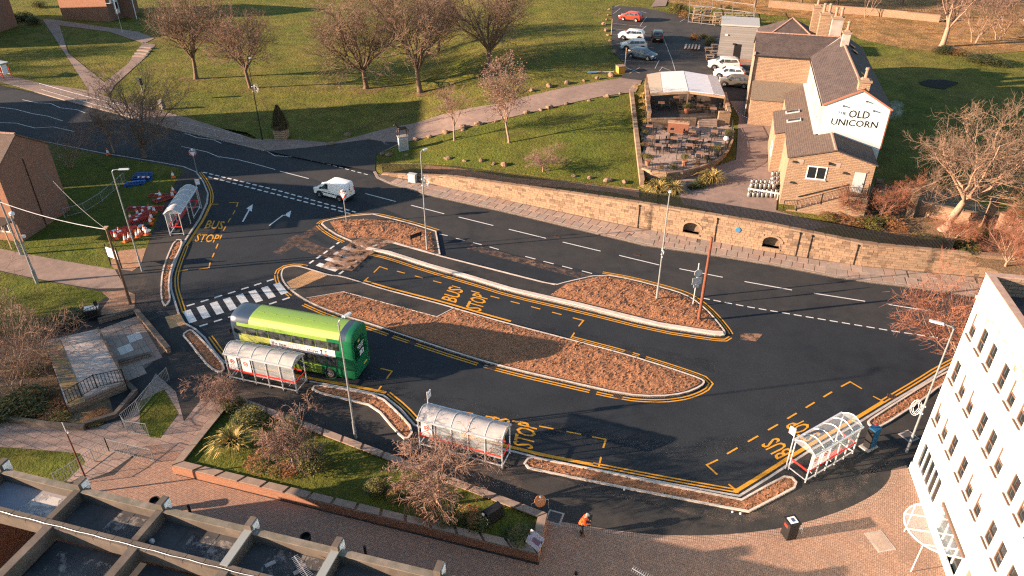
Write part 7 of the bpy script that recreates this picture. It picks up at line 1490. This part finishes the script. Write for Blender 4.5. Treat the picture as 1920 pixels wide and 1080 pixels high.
# pergola roof of four sheets on posts
pg=thing('pergola','white sheeted pergola roof over dark seating in the beer garden','pergola',(PO.x,PO.y,0),PA); zr=6.6
def G3(u,v,z): p=LP(u,v,z); return Vector((p.x,p.y,z))
c=[[G3(1213,139,zr-.1),G3(1238,135,zr+.05),G3(1282,133,zr+.3),G3(1325,140,zr+.1),G3(1345,143,zr-.1)],[G3(1219,175,zr-.1),G3(1243,173,zr+.05),G3(1291,170,zr+.3),G3(1338,176,zr+.1),G3(1360,180,zr-.1)]]
pms=[M('tan roof sheet',(.42,.35,.27),(.36,.3,.23),s=2,rough=.7),M('white roof sheet',(.62,.58,.57),(.55,.52,.51),s=1.5,rough=.6),M('pale blue white roof sheet',(.6,.62,.66),(.54,.56,.6),s=1.5,rough=.6),M('streaked roof sheet',(.58,.56,.56),(.4,.37,.36),s=5,rough=.6)]
for i in range(4): slab3(pg,'roof_sheet',[c[1][i]+Vector((.02,0,.02*(i%2))),c[1][i+1]+Vector((-.02,0,.02*(i%2))),c[0][i+1]+Vector((-.02,0,.02*(i%2))),c[0][i]+Vector((.02,0,.02*(i%2)))],.08,pms[i])
a,b,d=c[1][0],c[1][2],c[1][4]
for p,q in ((a,b),(b,d),(c[0][0],c[0][2]),(c[0][2],c[0][4])): MB().bar(p-Vector((0,0,.2)),q-Vector((0,0,.2)),.12,.25).obj('fascia_beam',wood_l,pg)
for p in (a,b,d,c[0][0],c[0][2],c[0][4]): MB().bar((p.x,p.y,2.6),(p.x,p.y,p.z-.1),.16).obj('post',wood,pg)
# tables and chairs
tab=thing('garden_table','square timber topped table','table',(0,0,0),0,'beer garden tables'); MB().box((0,0,.74),(.8,.8,.05)).obj('table_top',M('orange brown table top',(.3,.16,.1),(.24,.13,.085),s=5,rough=.7),tab)
for x in (-.33,.33):
    for y in (-.33,.33): MB().bar((x,y,0),(x,y,.72),.05).obj('leg',dark_mt,tab)
chr_=thing('garden_chair','black metal chair','chair',(0,0,0),0,'beer garden chairs'); MB().box((0,0,.45),(.44,.44,.04)).obj('seat',dark_mt,chr_); MB().box((-.2,0,.72),(.04,.42,.32)).obj('backrest',dark_mt,chr_)
for x in (-.19,.19):
    for y in (-.19,.19): MB().bar((x,y,0),(x,y,.45 if x>0 else .88),.04).obj('leg',dark_mt,chr_)
tabs=[(1217,247,tz),(1259,258,tz),(1297,257,tz),(1338,257,tz),(1263,270,tz),(1302,272,tz),(1262,286,tz),(1291,283,tz),(1219,268,tz),(1330,283,tz),(1311,298,tz),(1233,283,tz),(1239,203,uz),(1267,193,uz),(1311,208,uz),(1336,214,uz),(1300,195,uz)]
first=True; rg=random.Random(12)
for i,(u,v,z) in enumerate(tabs):
    q=GP(u,v,z); p=PM@Vector((q[0],q[1],z+.005)); a=PA+rg.uniform(-.15,.15)
    lab='table in the shade under the white pergola roof' if z>4 else ('brown topped table on the sunlit terrace of the beer garden')
    where=['at the left of the back row','second from the left in the back row','third from the left in the back row','at the right of the back row','in the middle of the second row','at the right of the second row','in the third row by the front','in the third row, second from the right','at the left of the second row','at the right of the third row','alone in the front row','at the left of the third row','at the front left under the pergola','at the back left under the pergola','right of the middle under the pergola','at the front right under the pergola','at the back right under the pergola'][i]
    lab=('shaded dark table ' if z>4 else 'brown topped table ')+where+('' if z>4 else ' of the beer garden')
    t=tab if i==0 else copy_tree(tab); t.location=p; t.rotation_euler=(0,0,a); t['label']=lab
    if i==6: t.rotation_euler=(0,0,a+.5)
    for k in range(4):
        if rg.random()<.15: continue
        aa=a+k*PI/2; o=chr_ if first else copy_tree(chr_); first=False; dd=.62+rg.uniform(0,.2); o.location=(p.x-cos(aa)*dd,p.y-sin(aa)*dd,p.z); o.rotation_euler=(0,0,aa+rg.uniform(-.3,.3)); o['label']='black chair, '+('left','near','right','far')[k]+' of table '+where
for i,(u,v,l) in enumerate([(1214,310,'yellow shrub in a pot at the left corner of the beer garden'),(1283,310,'yellow shrub in a pot at the middle of the beer garden front'),(1343,292,'yellow shrub in a pot at the right of the beer garden front'),(1365,262,'yellow shrub in a pot beside the beer garden gate'),(1287,212,'green tree in a terracotta pot under the pergola')]):
    z=tz if v>230 else uz; q=GP(u,v,z); p=PM@Vector((q[0],q[1],z)); t=thing('potted_shrub',l,'potted plant',tuple(p),i); MB().lathe((0,0,0),[(.22,0),(.32,.5),(.34,.55),(.28,.56)],12).obj('pot',terra if i in (0,1,4) else dark_mt,t); o=link('leaves',BM['yell'][0],t); o.location=(0,0,.7); o.scale=(.5,.5,.5)
for (u,v,z,l) in ((1354,294,tz,'black lamp standard with white globe at the beer garden front'),):
    q=GP(u,v+14,z); p=PM@Vector((q[0],q[1],z)); t=thing('garden_lamp',l,'lamp',tuple(p)); MB().tube([(0,0,0),(0,0,2.7)],.05,8).obj('post',dark_mt,t); MB().lathe((0,0,2.7),[(.05,0),(.24,.08),(.28,.25),(.2,.4),(.04,.46)],12).obj('globe',whitepl,t,smooth=True)
for i,(u,v) in enumerate([(1226,280),(1268,300),(1330,290),(1346,225),(1222,262)]):
    z=tz; q=GP(u,v,z); p=PM@Vector((q[0],q[1],z)); t=thing('patio_heater',['slim black post at the left of the terrace','slim black post at the front of the terrace','slim black post at the right of the terrace','slim black post beside the garden steps','slim black post by the left terrace wall'][i],'post',tuple(p)); MB().tube([(0,0,0),(0,0,2.0)],.035,6).obj('shaft',dark_mt,t); MB().lathe((0,0,2.0),[(.06,0),(.14,.06),(.04,.16)],8).obj('head',dark_mt,t)
q=G3(1360,180,5.6); q2=Vector((-3.2,19.8,4.3)); t=thing('string_lights','string of small white bulbs from the pergola to the pub','string lights',(PO.x,PO.y,0),PA); pts=[q.lerp(q2,i/12)-Vector((0,0,.9*4*(i/12)*(1-i/12)*.5)) for i in range(13)]; MB().tube(pts,.012,4).obj('wire',dark_mt,t)
for p in pts[1:-1]: MB().lathe(p-Vector((0,0,.1)),[(.01,0),(.06,.03),(.06,.07),(.01,.1)],6).obj('bulb',whitepl,t)
# kegs
kg=MB().lathe((0,0,0),[(.17,0),(.2,.03),(.2,.1),(.215,.14),(.215,.3),(.2,.34),(.2,.5),(.185,.53),(.185,.47),(.05,.46)],12).mesh('beer_keg',M('keg steel',(.3,.29,.28),rough=.35,metal=.6),True)
rk=random.Random(2)
for r in range(3):
    for k in range(7):
        p=T(1404+k*8.2+r*1.5,369-r*7+k*.3); o=link('beer_keg',kg); o.location=p+Vector((0,0,.0)); tag(o,ORD[k]+' keg from the left in the '+('front','middle','back')[r]+' row of the yard kegs','keg','beer kegs in the yard')
        if r>0 and k<6: o2=link('beer_keg',kg); o2.location=p+Vector((.1,.08,.54)); tag(o2,'keg on the upper layer above the '+ORD[k]+' keg of the '+('front','middle','back')[r]+' yard row','keg','beer kegs in the yard')
for k in range(9):
    p=T(1446+(k%3)*7,340+(k//3)*9); o=link('beer_keg',kg); o.location=p+Vector((0,0,.01)); o.rotation_euler=(rk.uniform(0,.3),0,0); tag(o,'lower keg against the annex wall, '+ORD[k%3]+' along in the '+('far','middle','near')[k//3]+' row','keg','kegs against the annex wall'); o2=link('beer_keg',kg); o2.location=p+Vector((.05,0,.56)); tag(o2,'upper keg against the annex wall, '+ORD[k%3]+' along in the '+('far','middle','near')[k//3]+' row','keg','kegs against the annex wall')
a=T(1400,366); b=T(1460,376); t=thing('yard_barrier','grey metal barrier in front of the rows of kegs','barrier',tuple(a)); MB().bar(a+Vector((0,0,.75)),b+Vector((0,0,.75)),.06,.18).obj('rail',grey_pt,t,world=True)
for f in (.05,.95): p=a.lerp(b,f); MB().bar(p,p+Vector((0,0,.8)),.09).obj('post',grey_pt,t,world=True)
p=T(1452,314); t=thing('slatted_screen','grey slatted timber screen beside the annex','screen',tuple(p),PA+PI/2)
for i in range(7): MB().box((i*.2-.6,0,.75),(.14,.06,1.5)).obj('slat',wood_g,t)
for z_ in (.2,1.3): MB().box((0,.05,z_),(1.5,.05,.1)).obj('rail',wood_g,t)
# picnic tables stacked in a fenced compound
pt0=thing('picnic_table','weathered picnic table','picnic table',(0,0,0),PA+.1,'stacked picnic tables')
for i in range(4): MB().box((0,-.3+i*.2,.74),(1.6,.18,.04)).obj('plank',wood_g,pt0)
for s in (-1,1): MB().box((0,s*.7,.44),(1.6,.26,.04)).obj('bench',wood_l,pt0)
for x in (-.6,.6):
    for s in (-1,1): MB().bar((x,s*.25,.72),(x,s*.72,0),.09,.05).obj('leg',wood_l,pt0)
    MB().bar((x,-.72,.42),(x,.72,.42),.05,.09).obj('brace',wood_l,pt0)
fst=True
for i,(u,v) in enumerate([(1304,42),(1323,42),(1342,46),(1362,47),(1382,47),(1402,47)]):
    p=T(u,v,.1)
    for k in range(4 if i<2 else 3):
        o=pt0 if fst else copy_tree(pt0); fst=False; o.location=(p.x+.04*k,p.y,p.z+k*.62); o.scale=(.95,.95,.95); o.rotation_euler=(0,0,PA+.1+.03*k+PI/2*0); o['label']=('bottom','second','third','topmost')[k]+' picnic table in the '+('first','second','third','fourth','fifth','last')[i]+' stack from the left in the compound'
cg=thing('wire_compound','low grey metal fence round the stacked picnic tables','fence',tuple(T(1292,44)))
fp=[T(u,v,.0) for u,v in ((1290,44),(1292,12),(1335,17),(1412,27),(1415,47),(1340,50),(1290,44))]
for a,b in zip(fp,fp[1:]):
    for z_ in (.3,1.7): MB().bar(a+Vector((0,0,z_)),b+Vector((0,0,z_)),.06).obj('rail',grey_mt,cg,world=True)
    for f in (0,.5): p=a.lerp(b,f); MB().bar(p,p+Vector((0,0,1.8)),.08).obj('post',grey_mt,cg,world=True)
# yard furniture by the cabin
for i,(u,v) in enumerate([(1328,98),(1338,104),(1330,112),(1340,92)]):
    p=T(u,v,.05); o=copy_tree(pt0); o.location=p; o.scale=(.8,.8,.9); o['label']=['picnic table under the edge of the white building beside the cabin, nearest the planks','picnic table in front of the cabin door','picnic table nearest the parked silver crossover','picnic table at the back beside the orange shrub'][i]; o['group']='picnic tables beside the cabin'
p=T(1285,92,.05); t=thing('ramp_stack','grey and pale boards leaning beside the yard planter','boards',tuple(p),PA); 
for i in range(5): MB().box((i*.5,0,.4),(.35,2.6,.06),ry=R(-25)).obj('board',wood_g if i else concl,t)
p=T(1163,136,.0); t=thing('amber_planter','amber coloured box planter at the corner of the car park','planter',tuple(p),.3); MB().box((0,0,.45),(.95,.95,.9),top=(1.15,1.15)).obj('box',M('amber timber',(.55,.26,.05),rough=.7),t); MB().box((0,0,.95),(1.15,1.15,.14)).obj('lid',stones[1],t)
for lab,(u,v) in (('thin timber post at the edge of the car park among boulders',(1146,66)),('thin timber post by the slate blue car',(1172,124))):
    p=T(u,v); t=thing('marker_post',lab,'post',tuple(p)); MB().tube([(0,0,0),(0,0,2.6)],.07,6).obj('shaft',wood_l,t); MB().box((0,0,2.65),(.16,.16,.08)).obj('cap',wood,t)
p=T(1104,138,.12); t=thing('fallen_sign','blue and white sign post lying on the grass beside the driveway','sign post',tuple(p),R(3)); MB().tube([(0,0,.08),(3.6,0,.08)],.05,6).obj('post',whitepl,t); MB().box((.5,0,.1),(1.3,.5,.1)).obj('sign',M('sign blue',(.15,.3,.5),rough=.5),t); MB().box((1.5,0,.14),(.5,.4,.1)).obj('tan_block',wood_l,t)
# yard bins behind the pub
for i in range(3):
    p=WP(7.5+i*1.1,39,None); t=thing('wheelie_bin',['teal wheeled bin left of three behind the pub','teal wheeled bin in the middle behind the pub','teal wheeled bin right of three behind the pub'][i],'bin',tuple(p+Vector((0,0,3))) if False else tuple(p),PA,'bins behind the pub'); MB().box((0,0,.65),(.9,.8,1.2),top=(1.1,1.1)).obj('body',M('teal plastic %d'%i,(.02,.2,.2),rough=.5),t); MB().box((0,0,1.3),(1.05,.95,.1)).obj('lid',M('teal lid %d'%i,(.03,.25,.25),rough=.5),t)
# a puff of smoke from the pub flue
m,tn,b_=nodes('smoke'); tn.nodes.remove(b_); vo=N(tn,'ShaderNodeVolumePrincipled'); vo.inputs['Color'].default_value=(.9,.9,.9,1); nn_=noise_n(tn,N(tn,'ShaderNodeTexCoord').outputs['Object'],2.2,4); rr=ramp(tn,nn_,(0,0,0),(1,1,1),.42,.7); mu=N(tn,'ShaderNodeMath',operation='MULTIPLY'); mu.inputs[1].default_value=.8; tn.links.new(rr,mu.inputs[0]); tn.links.new(mu.outputs[0],vo.inputs['Density']); tn.links.new(vo.outputs[0],tn.nodes['Material Output'].inputs['Volume'])
q=WP(10.9,13,8.6); mb=MB(); mb.lathe((0,0,0),[(.05,-.9),(.7,-.6),(1.0,0),(.9,.6),(.5,1.1),(.05,1.3)],12); o=mb.obj('smoke',m,kind='stuff'); o.location=q; o.rotation_euler=(0,R(25),0)
mb=MB(); mb.lathe((0,0,0),[(.05,-.7),(.4,-.4),(.5,.1),(.3,.6),(.05,.8)],10); o=mb.obj('smoke',m,kind='stuff'); o.location=q+Vector((-.9,-.3,-1.2)); o.rotation_euler=(0,R(60),0)

for i,(u,v,k,l) in enumerate([(1210,252,'yell','yellow shrub at the top of the left terrace wall'),(1208,275,'russ','russet shrub by the left terrace wall, middle'),(1208,295,'yell','yellow shrub by the left terrace wall, near end'),(1240,316,'russ','russet shrub behind the curved railing, left'),(1262,316,'yell','yellow shrub behind the curved railing, left of the middle pot'),(1305,309,'russ','russet shrub behind the curved railing, right of the middle pot'),(1325,300,'yell','yellow shrub behind the curved railing near the right pot'),(1362,276,'russ','russet shrub at the right end of the curved railing'),(1367,250,'yell','yellow shrub beside the garden steps'),(1248,243,'russ','russet shrub left of the serving cabinet'),(1222,232,'yell','yellow shrub below the upper terrace wall')]):
    q=GP(u,v,tz); p=PM@Vector((q[0],q[1],tz+.02)); bush(k,l,tuple(p),.42,i)
